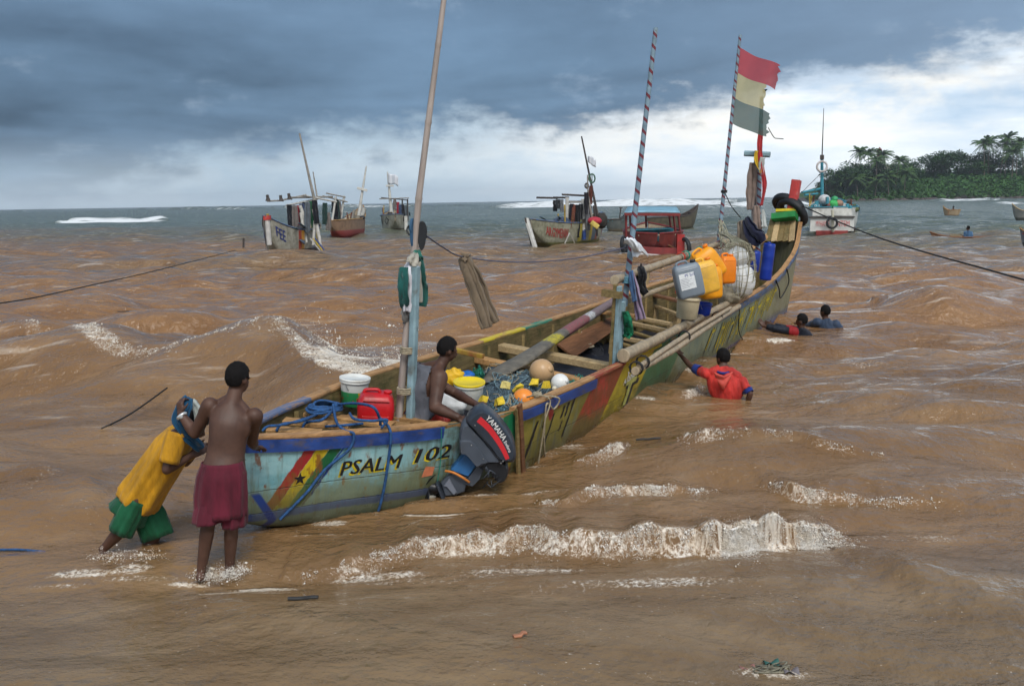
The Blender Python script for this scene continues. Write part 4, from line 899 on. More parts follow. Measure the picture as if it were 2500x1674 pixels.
net_heap('fishing_net', 'blue-grey net heaped amidships under the floats and the oar blade', 0, 0, 0, 0, [(1062, 850), (1110, 838), (1200, 842), (1262, 856), (1300, 882), (1225, 915), (1170, 945), (1120, 935), (1085, 895)], .53, .12, NETB, 16, 3, [mat('net_cord', (.16, .25, .28), .85, .3, 20), ROPET])
net_heap('fishing_net', 'blue net spilling forward of the motor beside the orange float', 0, 0, 0, 0, [(1110, 925), (1150, 905), (1200, 905), (1225, 925), (1190, 948), (1150, 960), (1118, 945)], .60, .06, (.07, .15, .19), 16, 4, [ROPET, mat('net_cord', (.16, .25, .28), .85, .3, 20)])
net_heap('fishing_net', 'dark net lying in the hold between the benches and the thwart', 0, 0, 0, 0, [(1200, 790), (1260, 755), (1330, 745), (1400, 770), (1390, 815), (1300, 815)], .20, .08, (.022, .024, .034), 8, 5, [mat('net_cord2', (.05, .055, .07), .85, .3, 20)])
net_heap('fishing_net', 'green scrap of net by the yellow bag', 0, 0, 0, 0, [(1075, 845), (1095, 838), (1112, 850), (1100, 862), (1082, 858)], .66, .03, (.01, .20, .10), 8, 6, [ROPEG])
net_heap('fishing_net', 'green net on the boards aft of the white float', 0, 0, 0, 0, [(1290, 868), (1330, 858), (1365, 868), (1345, 886), (1305, 888)], .60, .03, (.01, .14, .11), 8, 7, [ROPEG])
# coils of rope
def coil(name, label, c, rx, ry, turns, r, m_, seed, wander=.02, extra=()):
    rs = random.Random(seed); pts = []
    for i in range(turns * 10): a = i / 10 * 6.2832; k = 1 - .35 * (i / (turns * 10)) + rs.uniform(-.08, .08); pts.append(Vector(c) + Vector((math.cos(a) * rx * k, math.sin(a) * ry * k, i / (turns * 10) * r * 4 + rs.uniform(-wander, wander) * .4)))
    q = MB(); q.tube(smooth_path([BL(p) for p in pts], 3), r, 6)
    for e in extra: q.tube(smooth_path([BL(p) for p in e], 8), r, 6)
    return q.build(name, m_, None, label=label, cat='rope')
sb = lambda x, y, z=.74: BP(x, y, z)
coil('rope_coil', 'blue rope coiled in loops on the stern boards', sb(742, 935, .76), .20, .16, 6, .014, ROPEB, 2, .03, [
    [sb(720, 950, .74), sb(672, 965, .78), sb(640, 972, .80), sb(612, 975, .78), sb(600, 985, .74)], [sb(730, 945), sb(690, 962, .80), sb(645, 970, .78), sb(632, 985, .72)],
    [sb(760, 940, .8), sb(735, 960, .82), sb(700, 966, .74), sb(690, 985, .7)], [sb(770, 925, .8), sb(810, 922, .90), sb(852, 930, .98), sb(868, 955, .86), sb(870, 972, .78)],
    [sb(800, 945, .80), sb(812, 958, .86), sb(850, 962, .86), sb(885, 960, .88), sb(872, 978, .80)], [sb(745, 975, .72), sb(790, 972, .8), sb(830, 968, .80)],
    [sb(762, 925, .86), sb(770, 965, .80), sb(790, 985, .78), hullz(s_at(797, 0, .7), .80, -1, .05), hullz(s_at(785, 0, .6), .62, -1, .045), hullz(s_at(740, 0, .5), .45, -1, .02), hullz(s_at(700, 0, .3), .25, -1, .02), hullz(s_at(640, 0, .1), .02, -1, .02)],
    [sb(868, 955, .86), hullz(s_at(878, 0, .7), .80, -1, .05), hullz(s_at(876, 0, .5), .45, -1, .06), hullz(s_at(872, 0, .3), .15, -1, .05), hullz(s_at(858, 0, .0), -.04, -1, .05)]])
coil('rope_coil', 'pale coil of cord on the dark sheet in the hold', BP(1330, 792, .30), .26, .20, 4, .013, ROPET, 4, .02, [[BP(1330, 760, .5), BP(1310, 775, .42), BP(1300, 795, .32)]])
coil('rope_coil', 'bunch of pale cord hanging over the blue strake by the orange float', BP(1228, 905, .82), .07, .05, 3, .010, ROPET, 6, .01, [
    [BP(1205, 908, .80), BP(1232, 903, .86), hullz(s_at(1246, 0, .8), .78, -1, .06), hullz(s_at(1238, 0, .6), .55, -1, .05), hullz(s_at(1240, 0, .3), .2, -1, .04), hullz(s_at(1247, 0, .0), -.05, -1, .03)],
    [BP(1215, 905, .82), hullz(s_at(1262, 0, .8), .82, -1, .08), hullz(s_at(1258, 0, .7), .66, -1, .06), hullz(s_at(1240, 0, .7), .76, -1, .05), hullz(s_at(1236, 0, .5), .5, -1, .05), hullz(s_at(1228, 0, .1), .0, -1, .04)]])
coil('rope_coil', 'teal and red tangle of rope on the bow boards', BP(1770, 535, 1.48), .22, .18, 5, .018, mat('tangle_rope', (.05, .11, .11), .8, .9, 9, .004, 90, col2=(.42, .16, .08)), 8, .06)
# cans, buckets
def rbox(q, w, d, h, e=.035, z0=0.0, n=3, M_=None):
    """rounded upright block"""
    def ring(z, ins):
        r = []
        for cx, cy, a0 in ((w/2-e, d/2-e, 0), (-w/2+e, d/2-e, 90), (-w/2+e, -d/2+e, 180), (w/2-e, -d/2+e, 270)):
            for k in range(n + 1): a = rad(a0 + 90 * k / n); r.append(Vector((cx + math.cos(a) * (e - ins), cy + math.sin(a) * (e - ins), z)))
        return r
    zs = [(z0, e*.8), (z0 + e*.3, e*.25), (z0 + e, 0), (z0 + h*.5, -.004), (z0 + h - e*1.6, 0), (z0 + h - e*.6, e*.35), (z0 + h, e*.95)]
    R = [ring(z, i) for z, i in zs]; vs = [p for r in R for p in r]; m_ = len(R[0]); vs = [M_ @ p for p in vs] if M_ is not None else vs
    fs = [(i*m_+k, i*m_+(k+1) % m_, (i+1)*m_+(k+1) % m_, (i+1)*m_+k) for i in range(len(R)-1) for k in range(m_)] + [tuple(range(m_))[::-1], tuple((len(R)-1)*m_+k for k in range(m_))]
    q.add(vs, fs, True); return q
def jerrycan(label, mat4, w, d, h, m_, capm, face=None, ribs=True):
    t = thing('jerrycan', label, 'jerrycan', mat4=mat4, group='plastic jerrycans'); q = MB(); rbox(q, w, d, h, min(w, d) * .22); o = q.build('body', m_, t)
    q = MB(); q.tube(smooth_path([(-w*.34, 0, h*.96), (-w*.30, 0, h*1.07), (w*.02, 0, h*1.09), (w*.10, 0, h*.98)], 5), [.022] * 16, 8, el=.8); q.build('handle', m_, t)
    q = MB(); q.lathe([(.034, h*.97), (.036, h*1.0), (.042, h*1.0), (.042, h*1.06), (.036, h*1.07)], 16, Matrix.Translation((w*.31, 0, 0))); q.build('cap', capm, t)
    if ribs:
        q = MB()
        for zz in (.30, .84): q.grid(lambda u, v: Vector(((u - .5) * w * .72, -d/2 - .003 + .006 * abs(2*v-1), h * zz + (v - .5) * .022)), 2, 2, False, .008)
        q.build('moulded_rib', m_, t)
    return t
RED = mat('red_plastic', (.50, .010, .015), .38, .22, 3, .004, 30, dirt=.5, dirtcol=(.20, .02, .02)); GREYP = mat('grey_plastic', (.19, .23, .27), .45, .08, 3, .001, 40, dirt=.15, dirtcol=(.12, .13, .14))
YEL1 = mat('pale_yellow_plastic', (.78, .44, .055), .42, .2, 4, .003, 40, dirt=.5, dirtcol=(.45, .28, .08)); YEL2 = mat('amber_plastic', (.82, .335, .012), .42, .2, 4, .003, 40, dirt=.35, dirtcol=(.5, .22, .02)); ORNG = mat('orange_plastic', (.80, .22, .010), .42, .12, 4, .001, 40); BLUPL = mat('blue_plastic', (.008, .035, .30), .35, .15, 4, .001, 40); WHPL = mat('white_plastic', (.72, .72, .68), .42, .12, 4, .002, 40, dirt=.42, dirtcol=(.35, .31, .22)); BLKPL = mat('black_plastic', (.012, .012, .014), .4, .2, 6)
jerrycan('red jerrycan standing against the bamboo mast in the stern', BM @ (Matrix.Translation(BP(858, 962, .66)) @ Matrix.Rotation(-.95, 4, 'Z') @ Matrix.Rotation(.05, 4, 'X')), .36, .30, .30, RED, RED)
Pg = BM @ BS(1582, 676, 7.6); g = jerrycan('grey jerrycan with a white label, nearest of the cans hung on the ridge pole', CF(Pg + Vector((.0, 0, -.02)), -.22, .10), .40, .22, .50, GREYP, BLKPL)
q = MB(); q.add([(-.155, -.118, .14), (.075, -.118, .14), (.075, -.118, .38), (-.155, -.118, .38)], [(0, 1, 2, 3)]); lab = q.build('paper_label', mat('paper_label', (.70, .73, .74), .6, .12, 30), g)
vs, fs = text_mesh('M bil', .062, 0, 1.2, 2, None, 0); q = MB(); q.add([Vector((v.x - .07, -.121, v.y + .325)) for v in vs], fs); q.build('lettering', mat('blue_print', (.02, .04, .28), .6, .1), lab)
q = MB()
for k in range(7): q.add([(-.145, -.1205, .30 - k*.022), (-.145 + .1 + .1 * ((k * 37) % 10) / 10, -.1205, .30 - k*.022), (-.145 + .1 + .1 * ((k * 37) % 10) / 10, -.1205, .306 - k*.022), (-.145, -.1205, .306 - k*.022)], [(0, 1, 2, 3)])
q.build('small_print', mat('grey_print', (.36, .38, .42), .7, .1), lab)
jerrycan('pale yellow jerrycan directly behind the grey one', CF(BM @ BS(1618, 670, 8.3), -.24, .25), .38, .26, .50, YEL1, ORNG)
jerrycan('orange jerrycan hanging lowest behind the pale yellow one', CF(BM @ BS(1624, 682, 8.75), -.05, .3), .36, .26, .50, YEL2, ORNG, ribs=False)
jerrycan('big amber jerrycan topmost of the cans, lying tilted on the ridge pole', CF(BM @ BS(1638, 634, 9.2), -.60, .2), .40, .34, .52, YEL2, ORNG, ribs=False)
jerrycan('small orange jerrycan between the amber one and the netted sack', CF(BM @ BS(1660, 648, 9.9), .02, .4), .28, .24, .46, ORNG, ORNG)
def bucket(label, mat4, r0, r1, h, m_, lid=None, handle=True, rim=True):
    t = thing('bucket', label, 'bucket', mat4=mat4); q = MB(); q.lathe([(r0*.9, 0), (r0, .015), (lerp(r0, r1, .8), h*.8), (r1*.99, h*.86), (r1*1.05, h*.87), (r1*1.05, h*.93), (r1, h*.94), (r1, h), (r1*.95, h), (r0*.93, .03), (.001, .03)], 28); q.build('body', m_, t)
    if lid: q = MB(); q.lathe([(r1*1.06, h*.95), (r1*1.08, h*.965), (r1*1.08, h*1.03), (r1*1.02, h*1.035), (r1*.97, h*1.0), (.001, h*1.0)], 28); q.build('lid', lid, t)
    if handle: q = MB(); q.tube([Vector((math.cos(a) * r1 * 1.06, -math.sin(a) * r1 * .35, h*.88 - math.sin(a) * r1 * .95)) for a in np.linspace(0, math.pi, 14)], .004, 5); q.build('handle', mat('wire', (.35, .35, .34), .4, .1, metal=.8), t)
    return t
def pail_mat():
    m_, t, b = newmat('printed_pail'); z = t.xyz(t.coord('Object'))[2]; a = t.xyz(t.coord('Object'))[0]; n = t.noise(t.coord('Object'), 14, 3)
    c = t.mix(t.step(z, .17, .165), (.70, .70, .66), t.mix(t.step(t.m('ADD', a, t.m('MULTIPLY', n, .1)), -.03, -.02), (.03, .30, .10), (.70, .46, .02))); c = t.mix(t.m('MULTIPLY', t.step(n, .60, .63), t.step(z, .16, .14)), c, (.55, .03, .02))
    t.put(b.inputs['Base Color'], c); b.inputs['Roughness'].default_value = .4; return m_
bucket('white lidded paint pail with a printed band behind the red jerrycan', BM @ Matrix.Translation(BP(809, 926, .60)), .13, .155, .30, pail_mat(), WHPL)
bucket('white bucket with a bright yellow lid in front of the seated man', BM @ (Matrix.Translation(BP(1072, 930, .50)) @ Matrix.Rotation(-.10, 4, 'Y')), .14, .17, .30, WHPL, mat('yellow_lid', (.75, .56, .01), .4, .08, 4))
bucket('dirty cream bucket standing in the hold below the jerrycans', BM @ Matrix.Translation(BS(1570, 728, 8.2)), .16, .18, .34, mat('cream_plastic', (.56, .48, .32), .5, .15, 5, .002, 30, dirt=.4, dirtcol=(.25, .20, .12)), handle=False)
bucket('small blue tub beside the cream bucket in the hold', BM @ Matrix.Translation(BS(1606, 720, 8.9)), .12, .14, .20, BLUPL)
t = thing('barrel', 'bright blue plastic barrel standing in front of the bow boards', 'barrel', mat4=BM @ Matrix.Translation(BS(1750, 640, 13.4))); q = MB(); q.lathe([(.10, 0), (.115, .01), (.12, .05), (.118, .2), (.122, .22), (.118, .24), (.118, .45), (.122, .47), (.118, .49), (.12, .66), (.115, .72), (.10, .735), (.10, .72), (.001, .72)], 24); q.build('body', BLUPL, t); q = MB(); q.lathe([(.035, .72), (.035, .755), (.03, .76)], 12, Matrix.Translation((.03, .02, 0))); q.build('cap', BLUPL, t)
bs = thing('barrel', 'part of a blue barrel showing behind the netted sack', 'barrel', mat4=BM @ Matrix.Translation(BS(1722, 622, 14.0))); q = MB(); q.lathe([(.10, 0), (.12, .04), (.12, .40), (.10, .44), (.001, .44)], 20); q.build('body', BLUPL, bs)
# plastic sack and yellow bag aft
def lump(name, label, cat, c, size, m_, seed, am=.18, R=None, fr=3.0, group=None):
    q = MB(); q.ball((0, 0, 0), 1.0, 28, 18, size, R); vs = []
    for v in q.v: v = Vector(v); k = 1 + am * mnoise.noise(v * (fr / max(size)) + Vector((seed, 0, 0))) + am * .5 * mnoise.noise(v * (fr * 2.7 / max(size)) + Vector((0, seed, 0))); vs.append(tuple(v * k))
    q.v = vs; o = q.build(name, m_, None, label=label, cat=cat, group=group); o.location = c; return o
SACK = mat('white_sack', (.66, .67, .66), .55, .12, 6, .012, 14, dirt=.12, dirtcol=(.35, .40, .36))
lump('plastic_sack', 'crumpled white plastic sack between the seated man and the lidded bucket', 'sack', BL(BP(1030, 922, .62)), (.17, .15, .16), SACK, 3, .22)
lump('plastic_bag', 'yellow plastic bag behind the lidded bucket', 'bag', BL(BP(1037, 866, .68)), (.14, .11, .12), mat('yellow_bag', (.72, .42, .015), .45, .2, 6, .01, 14), 5, .3)
lump('plastic_bag', 'small bright blue bag on the net behind the yellow bag', 'bag', BL(BP(1068, 857, .66)), (.085, .06, .05), mat('blue_bag', (.015, .14, .50), .45, .2, 6, .01, 14), 6, .3)
# netted sack of floats hung on the ridge pole
ns_ = thing('netted_sack', 'white foam floats and sacking bundled in a net hung beside the cans', 'net bag', mat4=Matrix.Identity(4)); c1, c2 = BM @ BS(1686, 588, 10.6), BM @ BS(1690, 640, 10.6)
def lumpm(c, size, m_, seed, am, name):
    q = MB(); q.ball((0, 0, 0), 1.0, 26, 16, size); q.v = [tuple(Vector(v) * (1 + am * mnoise.noise(Vector(v) * (3 / max(size)) + Vector((seed, 0, 0)))) + c) for v in q.v]; return q.build(name, m_, ns_)
lumpm(c1, (.20, .18, .17), SACK, 2, .16, 'foam_block'); lumpm(c2 + Vector((.03, 0, -.02)), (.26, .22, .30), SACK, 8, .14, 'foam_block'); lumpm(c2 + Vector((-.16, .05, -.24)), (.24, .2, .2), mat('dirty_sacking', (.30, .27, .20), .9, .35, 8, .02, 20), 4, .3, 'sacking')
NETC = mat('pale_net_cord', (.33, .31, .22), .85, .4, 20); q = MB(); rs = random.Random(4); cc = (c1 + c2) / 2 + Vector((0, 0, -.02)); top = BM @ BS(1650, 530, 11.6)
for k in range(26):
    a = k / 26 * 6.2832; tw = rs.uniform(-.4, .4); L = [top.lerp(cc, .05) + Vector((rs.uniform(-.05, .05), 0, rs.uniform(-.05, .05)))]
    for i in range(8): f = i / 7; th = .35 + f * 2.5; aa = a + tw * f; L.append(cc + Vector((math.cos(aa) * .31 * math.sin(th), math.sin(aa) * .28 * math.sin(th), math.cos(th) * .52)))
    q.tube(smooth_path(L, 3), .006, 4)
for k in range(8): z_ = -.42 + k * .12; rr = .33 * math.sqrt(max(.05, 1 - (z_ / .55)**2)); q.tube([cc + Vector((math.cos(a) * rr, math.sin(a) * rr * .9, z_ + .03 * math.sin(3 * a + k))) for a in np.linspace(0, 6.2832, 22)], .005, 4)
for k in range(14): q.tube(smooth_path([BM @ BS(1646 + rs.uniform(-4, 8), 505 + rs.uniform(-4, 10), 12.2), BM @ BS(1650 + rs.uniform(-5, 25), 545 + rs.uniform(-8, 10), 11.8), BM @ BS(1655 + rs.uniform(-10, 40), 570 + rs.uniform(-8, 16), 11.4)], 4), .008, 4)
q.build('net_cords', NETC, ns_)
# clothes and rags hung about
def cloth_thing(name, label, cat, pts, w, m_, seed, thick=.014): return rag([BL(p) for p in pts], w, m_, name, None, thick, seed, label=label, cat=cat)
cloth_thing('jacket', 'navy jacket hung beside the fore mast above the blue barrel', 'clothing', [BS(1706, 500, 13.2), BS(1716, 525, 13.0), BS(1732, 545, 12.9), BS(1742, 556, 12.9)], [.16, .30, .34, .16], CL('navy', (.012, .014, .035)), 11)
cloth_thing('rag', 'drab rags hung below the navy jacket', 'cloth', [BS(1694, 505, 13.3), BS(1700, 545, 13.2), BS(1712, 580, 13.1), BS(1718, 600, 13.0)], [.12, .26, .26, .12], CL('drab', (.21, .17, .13)), 12)
cloth_thing('cap', 'black knitted cap and cloth on the near end of the ridge pole', 'cloth', [BS(1466, 612, 6.6), BS(1470, 630, 6.5), BS(1466, 650, 6.5), BS(1478, 672, 6.5)], [.10, .19, .15, .08], CL('black', (.010, .010, .012)), 13, .03)
cloth_thing('rag_bundle', 'mauve and grey rags hanging from the middle mast lashing', 'cloth', [BS(1448, 630, 5.9), BS(1455, 660, 5.8), BS(1462, 700, 5.8), BS(1468, 730, 5.8)], [.08, .14, .15, .16], CL('mauve', (.27, .20, .29)), 14)
cloth_thing('rag_bundle', 'blue and white rag tied under the middle mast lashing', 'cloth', [BS(1444, 620, 5.8), BS(1447, 650, 5.75), BS(1452, 690, 5.7)], [.05, .12, .09], CL('bluerag', (.06, .12, .24)), 15)
gn = cloth_thing('net_scrap', 'green scrap of net hanging on the middle mast boards', 'fishing net', [BT(1432, 712, t5 - .02), BT(1436, 735, t5 - .05), BT(1438, 760, t5 - .05), BT(1434, 772, t5 - .04)], [.08, .16, .15, .06], mat('green_net', (.008, .16, .075), .9, .6, 22, .02, 40), 16, .03)
cloth_thing('gloves', 'white plastic gloves tied to the middle mast', 'gloves', [BT(1436, 545, t5 + .06), BT(1446, 558, t5 + .02), BT(1456, 572, t5 + .0), BT(1452, 588, t5)], [.10, .22, .16, .05], mat('white_film', (.74, .77, .80), .4, .08, 8), 17)
cloth_thing('gloves', 'white plastic glove finger blown out from the middle mast', 'gloves', [BT(1452, 556, t5 + .02), BT(1466, 568, t5), BT(1482, 584, t5)], [.12, .10, .03], mat('white_film', (.74, .77, .80), .4, .08, 8), 18)
# stern mast: sandals, bundle, line with trousers
def sandal(label, c, roll_, m_, strapm, yaw=0.0):
    t = thing('sandal', label, 'sandal', mat4=CF(c, roll_, yaw), group='rubber sandals hung on the mast'); P = []
    for k in range(28):
        a = k / 28 * 6.2832; z = math.sin(a) * .145; w_ = .052 if z > 0 else .042; x = math.cos(a) * w_ * (1 + .10 * math.sin(a)) ; P.append((x, z))
    q = MB(); q.prism(P, .02, None, [(-.011, .96), (-.008, 1.0), (.008, 1.0), (.011, .97)]); q.build('sole', m_, t); q = MB(); q.tube(smooth_path([(-.045, .012, -.02), (-.03, .05, .03), (0, .045, .07), (.03, .05, .03), (.045, .012, -.02)], 4), .008, 6); q.build('strap', strapm, t); return t
RUB = mat('black_rubber', (.012, .014, .016), .6, .3, 12, .003, 60); ms = lambda x, y, dt=0: BM @ BT(x, y, mt + dt)
sandal('black sandal sole turned outwards on the right of the bamboo mast', ms(965, 539, -.06), .05, RUB, RUB); sandal('blue-edged sandal on the left of the bamboo mast', ms(944, 533, .02), .03, mat('blue_rubber', (.03, .09, .17), .5, .2, 8), RUB, 1.15)
bundle = thing('clothes_bundle', 'bundle of white, green and grey clothes tied round the bamboo mast', 'clothing', mat4=BM); bundle_ref['o'] = bundle
for k, (pts, w, c_, sd) in enumerate((([BT(944, 590, mt), BT(940, 620, mt - .05), BT(938, 665, mt - .06), BT(936, 712, mt - .06)], [.07, .16, .15, .12], (.62, .62, .66), 21), ([BT(924, 612, mt), BT(922, 650, mt - .03), BT(924, 690, mt - .03), BT(930, 708, mt)], [.06, .10, .10, .06], (.015, .095, .085), 22), ([BT(958, 590, mt - .02), BT(960, 630, mt - .04), BT(965, 660, mt - .04), BT(962, 700, mt - .04)], [.05, .12, .12, .10], (.02, .10, .085), 23), ([BT(950, 600, mt - .05), BT(953, 640, mt - .06), BT(952, 690, mt - .05)], [.08, .10, .10], (.42, .40, .34), 24), ([BT(936, 700, mt - .03), BT(938, 716, mt - .05), BT(940, 734, mt - .04)], [.14, .18, .15], (.21, .20, .19), 25), ([BT(952, 582, mt - .05), BT(946, 592, mt - .06), BT(938, 604, mt - .05)], [.04, .10, .12], (.35, .33, .28), 26), ([BT(956, 575, mt - .03), BT(952, 588, mt - .06)], [.05, .12], (.02, .13, .10), 27))): rag(pts, w, CL('bundle%d' % k, c_), 'garment', bundle, .016, sd)
lp0 = BM @ BT(960, 528, mt); lp1 = W(1062, 588, 11.5); lp2 = BM @ BT(1436, 565, t5 + .12); rope([lp0, lp0.lerp(lp1, .5) - Vector((0, 0, .03)), lp1, lp1.lerp(lp2, .3) - Vector((0, 0, .10)), lp1.lerp(lp2, .65) - Vector((0, 0, .10)), lp2], .009, mat('line_rope', (.10, .10, .14), .8, .3, 30), 'washing_line', None, 5, 6, label='thin blue-grey line from the bamboo mast to the middle mast', cat='rope')
tr = thing('trousers', 'brown trousers blown sideways on the line aft of the middle mast', 'clothing', mat4=Matrix.Identity(4)); TRO = CL('khaki', (.165, .125, .085))
rag([W(1060, 588, 11.5), W(1075, 630, 11.48), W(1095, 690, 11.46), W(1113, 750, 11.44)], [.10, .16, .17, .13], TRO, 'trouser_leg', tr, .02, 31); rag([W(1066, 590, 11.52), W(1086, 630, 11.50), W(1110, 690, 11.5), W(1132, 738, 11.5)], [.08, .16, .15, .12], TRO, 'trouser_leg', tr, .02, 32); rag([W(1055, 584, 11.49), W(1070, 592, 11.47)], [.07, .10], TRO, 'waistband', tr, .02, 33)
# flag on the fore mast: three cloths sewn, torn at the fly
flag = thing('flag', 'torn red, cream and grey-green flag flying from the fore mast', 'flag', mat4=Matrix.Identity(4)); F0 = lambda x, y: BM @ BS(x, y, 12.4)
def flag_at(u, w):
    """one billowing sheet: u along the fly, w from 0 at the head to 3 at the foot"""
    f = w / 3; hx, hy = lerp(1690, 1674, f), lerp(108, 282, f); fx, fy = lerp(99, 92, f), lerp(46, 30, f); sag = 16 * math.sin(u * 3.0) * (1 - u * .4) * (.35 + .65 * f)
    p = F0(hx + fx * u + 2.5 * math.sin(u * 8 + w), hy + fy * u + sag * .45); return p + Vector((0, .16 * math.sin(u * 6.5 + w * .9) * (.2 + u), 0))
def flag_cloth(c_, w0, w1, ext, name, ragged, sd):
    def fn(u, v):
        e = ext * (1 - ragged * (.5 + .9 * mnoise.noise(Vector((v * 7, sd, 0)))) * u**6); return flag_at(u * e, lerp(w0, w1, v))
    m_, t, b = newmat(name + '_cloth'); n = t.noise(t.coord('Object'), 9, 4); t.put(b.inputs['Base Color'], t.mix(n, tuple(q * .85 for q in c_), tuple(min(1, q * 1.15) for q in c_))); b.inputs['Roughness'].default_value = .9
    tl = t.n.new('ShaderNodeBsdfTranslucent'); tl.inputs[0].default_value = (*c_, 1); tp = t.n.new('ShaderNodeBsdfTransparent'); mx = t.n.new('ShaderNodeMixShader'); mx.inputs[0].default_value = .32; m2 = t.n.new('ShaderNodeMixShader'); m2.inputs[0].default_value = .12; out = [n_ for n_ in t.n if n_.type == 'OUTPUT_MATERIAL'][0]; t.l.new(b.outputs[0], mx.inputs[1]); t.l.new(tl.outputs[0], mx.inputs[2]); t.l.new(mx.outputs[0], m2.inputs[1]); t.l.new(tp.outputs[0], m2.inputs[2]); t.l.new(m2.outputs[0], out.inputs[0])
    q = MB(); q.grid(fn, 26, 10, True); q.build(name, m_, flag)
flag_cloth((.58, .075, .085), 0, 1, 1.0, 'red_band', .16, 1); flag_cloth((.60, .55, .30), 1, 2, .72, 'cream_band', .16, 2); flag_cloth((.075, .145, .130), 2, 3, 1.0, 'grey_green_band', .16, 3)
q = MB(); q.tube(smooth_path([F0(1757, 292), F0(1770, 314), F0(1780, 317), F0(1792, 318)], 4), .008, 5); q.build('cord', ROPEK, flag); q = MB(); q.add([F0(1742, 205), F0(1756, 204), F0(1747, 215)], [(0, 1, 2)]); q.build('torn_scrap', mat('dark_scrap', (.03, .05, .05), .9), flag)
rope([BM @ BS(1656, 436, 12.4), BM @ BS(1672, 470, 12.9), BM @ BS(1694, 498, 13.3)], .010, ROPEK, 'stay_rope', None, 5, 4, label='dark stay from the flag mast down to the rags', cat='rope')
q = MB(); q.tube([BM @ BS(1651 + 5 * math.cos(a), 433 + 6 * math.sin(a), 12.3) for a in np.linspace(0, 6.283, 14)], .010, 5); q.build('ring', ROPEK, boat); lashing(BM.inverted() @ (BM @ BS(1656, 438, 12.4)), (0, 0, 1), .055, ROPEK, 3)
for x, y, s, m_ in ((1557, 588, 9.4, ROPER), (1568, 584, 9.7, ROPEG), (1600, 574, 10.6, ROPEG), (1645, 560, 12.0, CL('redrag', (.28, .05, .07)))): lashing(BS(x, y, s), (1, .06, -.02), .075, m_, 4)
rope([BM @ BS(1553, 600, 8.0), BM @ BS(1549, 640, 8.0), BM @ BS(1545, 670, 8.0)], .010, ROPER, 'red_cord', None, 5, 4, label='red cord hanging from the ridge pole left of the grey can', cat='rope')
# tyres over the stem head
def tyre(label, c, axis, R_, r_):
    t = thing('tyre', label, 'tyre', mat4=frame(c, axis), group='old tyres on the stem'); q = MB(); n = 36
    prof = [(.62, -.52), (.80, -.95), (1.10, -1.0), (1.30, -.80), (1.38, -.45), (1.38, .45), (1.30, .80), (1.10, 1.0), (.80, .95), (.62, .52), (.66, 0)]; vs = []; R0 = R_ - r_
    for i in range(n):
        a = i / n * 6.2832
        for k, (pr, px) in enumerate(prof): rr = R0 + (pr - .62) / .76 * r_ + (.006 if (k in (4, 5) and i % 2) else 0); vs.append(Vector((px * r_ * .62, math.cos(a) * rr, math.sin(a) * rr)))
    m_ = len(prof); q.add(vs, [(i*m_+k, i*m_+(k+1) % m_, ((i+1) % n)*m_+(k+1) % m_, ((i+1) % n)*m_+k) for i in range(n) for k in range(m_)], True); q.build('carcass', RUB, t)
    return t
tyre('old black tyre slung lowest over the stem', BM @ BS(1812, 487, 17.62), BM.to_3x3() @ Vector((.72, -.42, .62)), .42, .15); tyre('old black tyre slung uppermost over the stem', BM @ BS(1803, 470, 17.75), BM.to_3x3() @ Vector((.60, -.2, .80)), .40, .14)
rope([BM @ BS(1832, 470, 17.5), W(1900, 500, 21.0), W(2000, 540, 17.8), W(2120, 578, 15.6), W(2250, 614, 14.0), W(2420, 662, 12.4)], .013, ROPEK, 'mooring_rope', None, 6, 8, label='black mooring rope running taut from the stem out to the right', cat='rope')
rope([hullz(s_at(1686, 0, .9), float(fZ(12)) - .02, -1, .05), hullz(s_at(1683, 0, .6), .6, -1, .05), hullz(s_at(1688, 0, .3), .3, -1, .04), hullz(s_at(1700, 0, .0), .02, -1, .06)], .010, ROPEK, 'hanging_line', boat, 5, 6)
rope([hullz(s_at(1768, 0, 1.1), float(fZ(14.8)) + .03, -1, .05), hullz(s_at(1775, 0, .9), .95, -1, .06), hullz(s_at(1782, 0, .8), .72, -1, .05), hullz(s_at(1795, 0, .8), 1.0, -1, .05), hullz(s_at(1790, 0, 1.1), float(fZ(15.6)), -1, .05)], .014, ROPEK, 'hanging_line', boat, 5, 6)
rope([hullz(s_at(1000, 0, .7), .74, -1, .04), hullz(s_at(1004, 0, .4), .4, -1, .02), hullz(s_at(998, 0, .2), .15, -1, .02)], .005, ROPEG, 'hanging_line', boat, 5, 5)
# stern quarter: loose plank standing beside the motor
q = MB(); q.beam(BT(1188, 925, -1.30), BT(1197, 1102, -1.26), .07, .035, (0, 1, 0), .1, .004, 6); q.build('guard_plank', WOODR, boat); q = MB(); q.beam(BT(1182, 934, -1.28), BT(1186, 1085, -1.26), .05, .03, (0, 1, 0), .1, .003, 5); q.build('guard_plank', WOOD2, boat)
# short painted stake on the port gunwale
q = MB(); q.beam(BP(1040, 800, .86), BP(1105, 815, .84), .07, .06); q.build('tholepin_board', mat('red_yellow_stake', (.40, .06, .04), .6, .3, 5, .004, 20, col2=(.48, .34, .04)), boat)

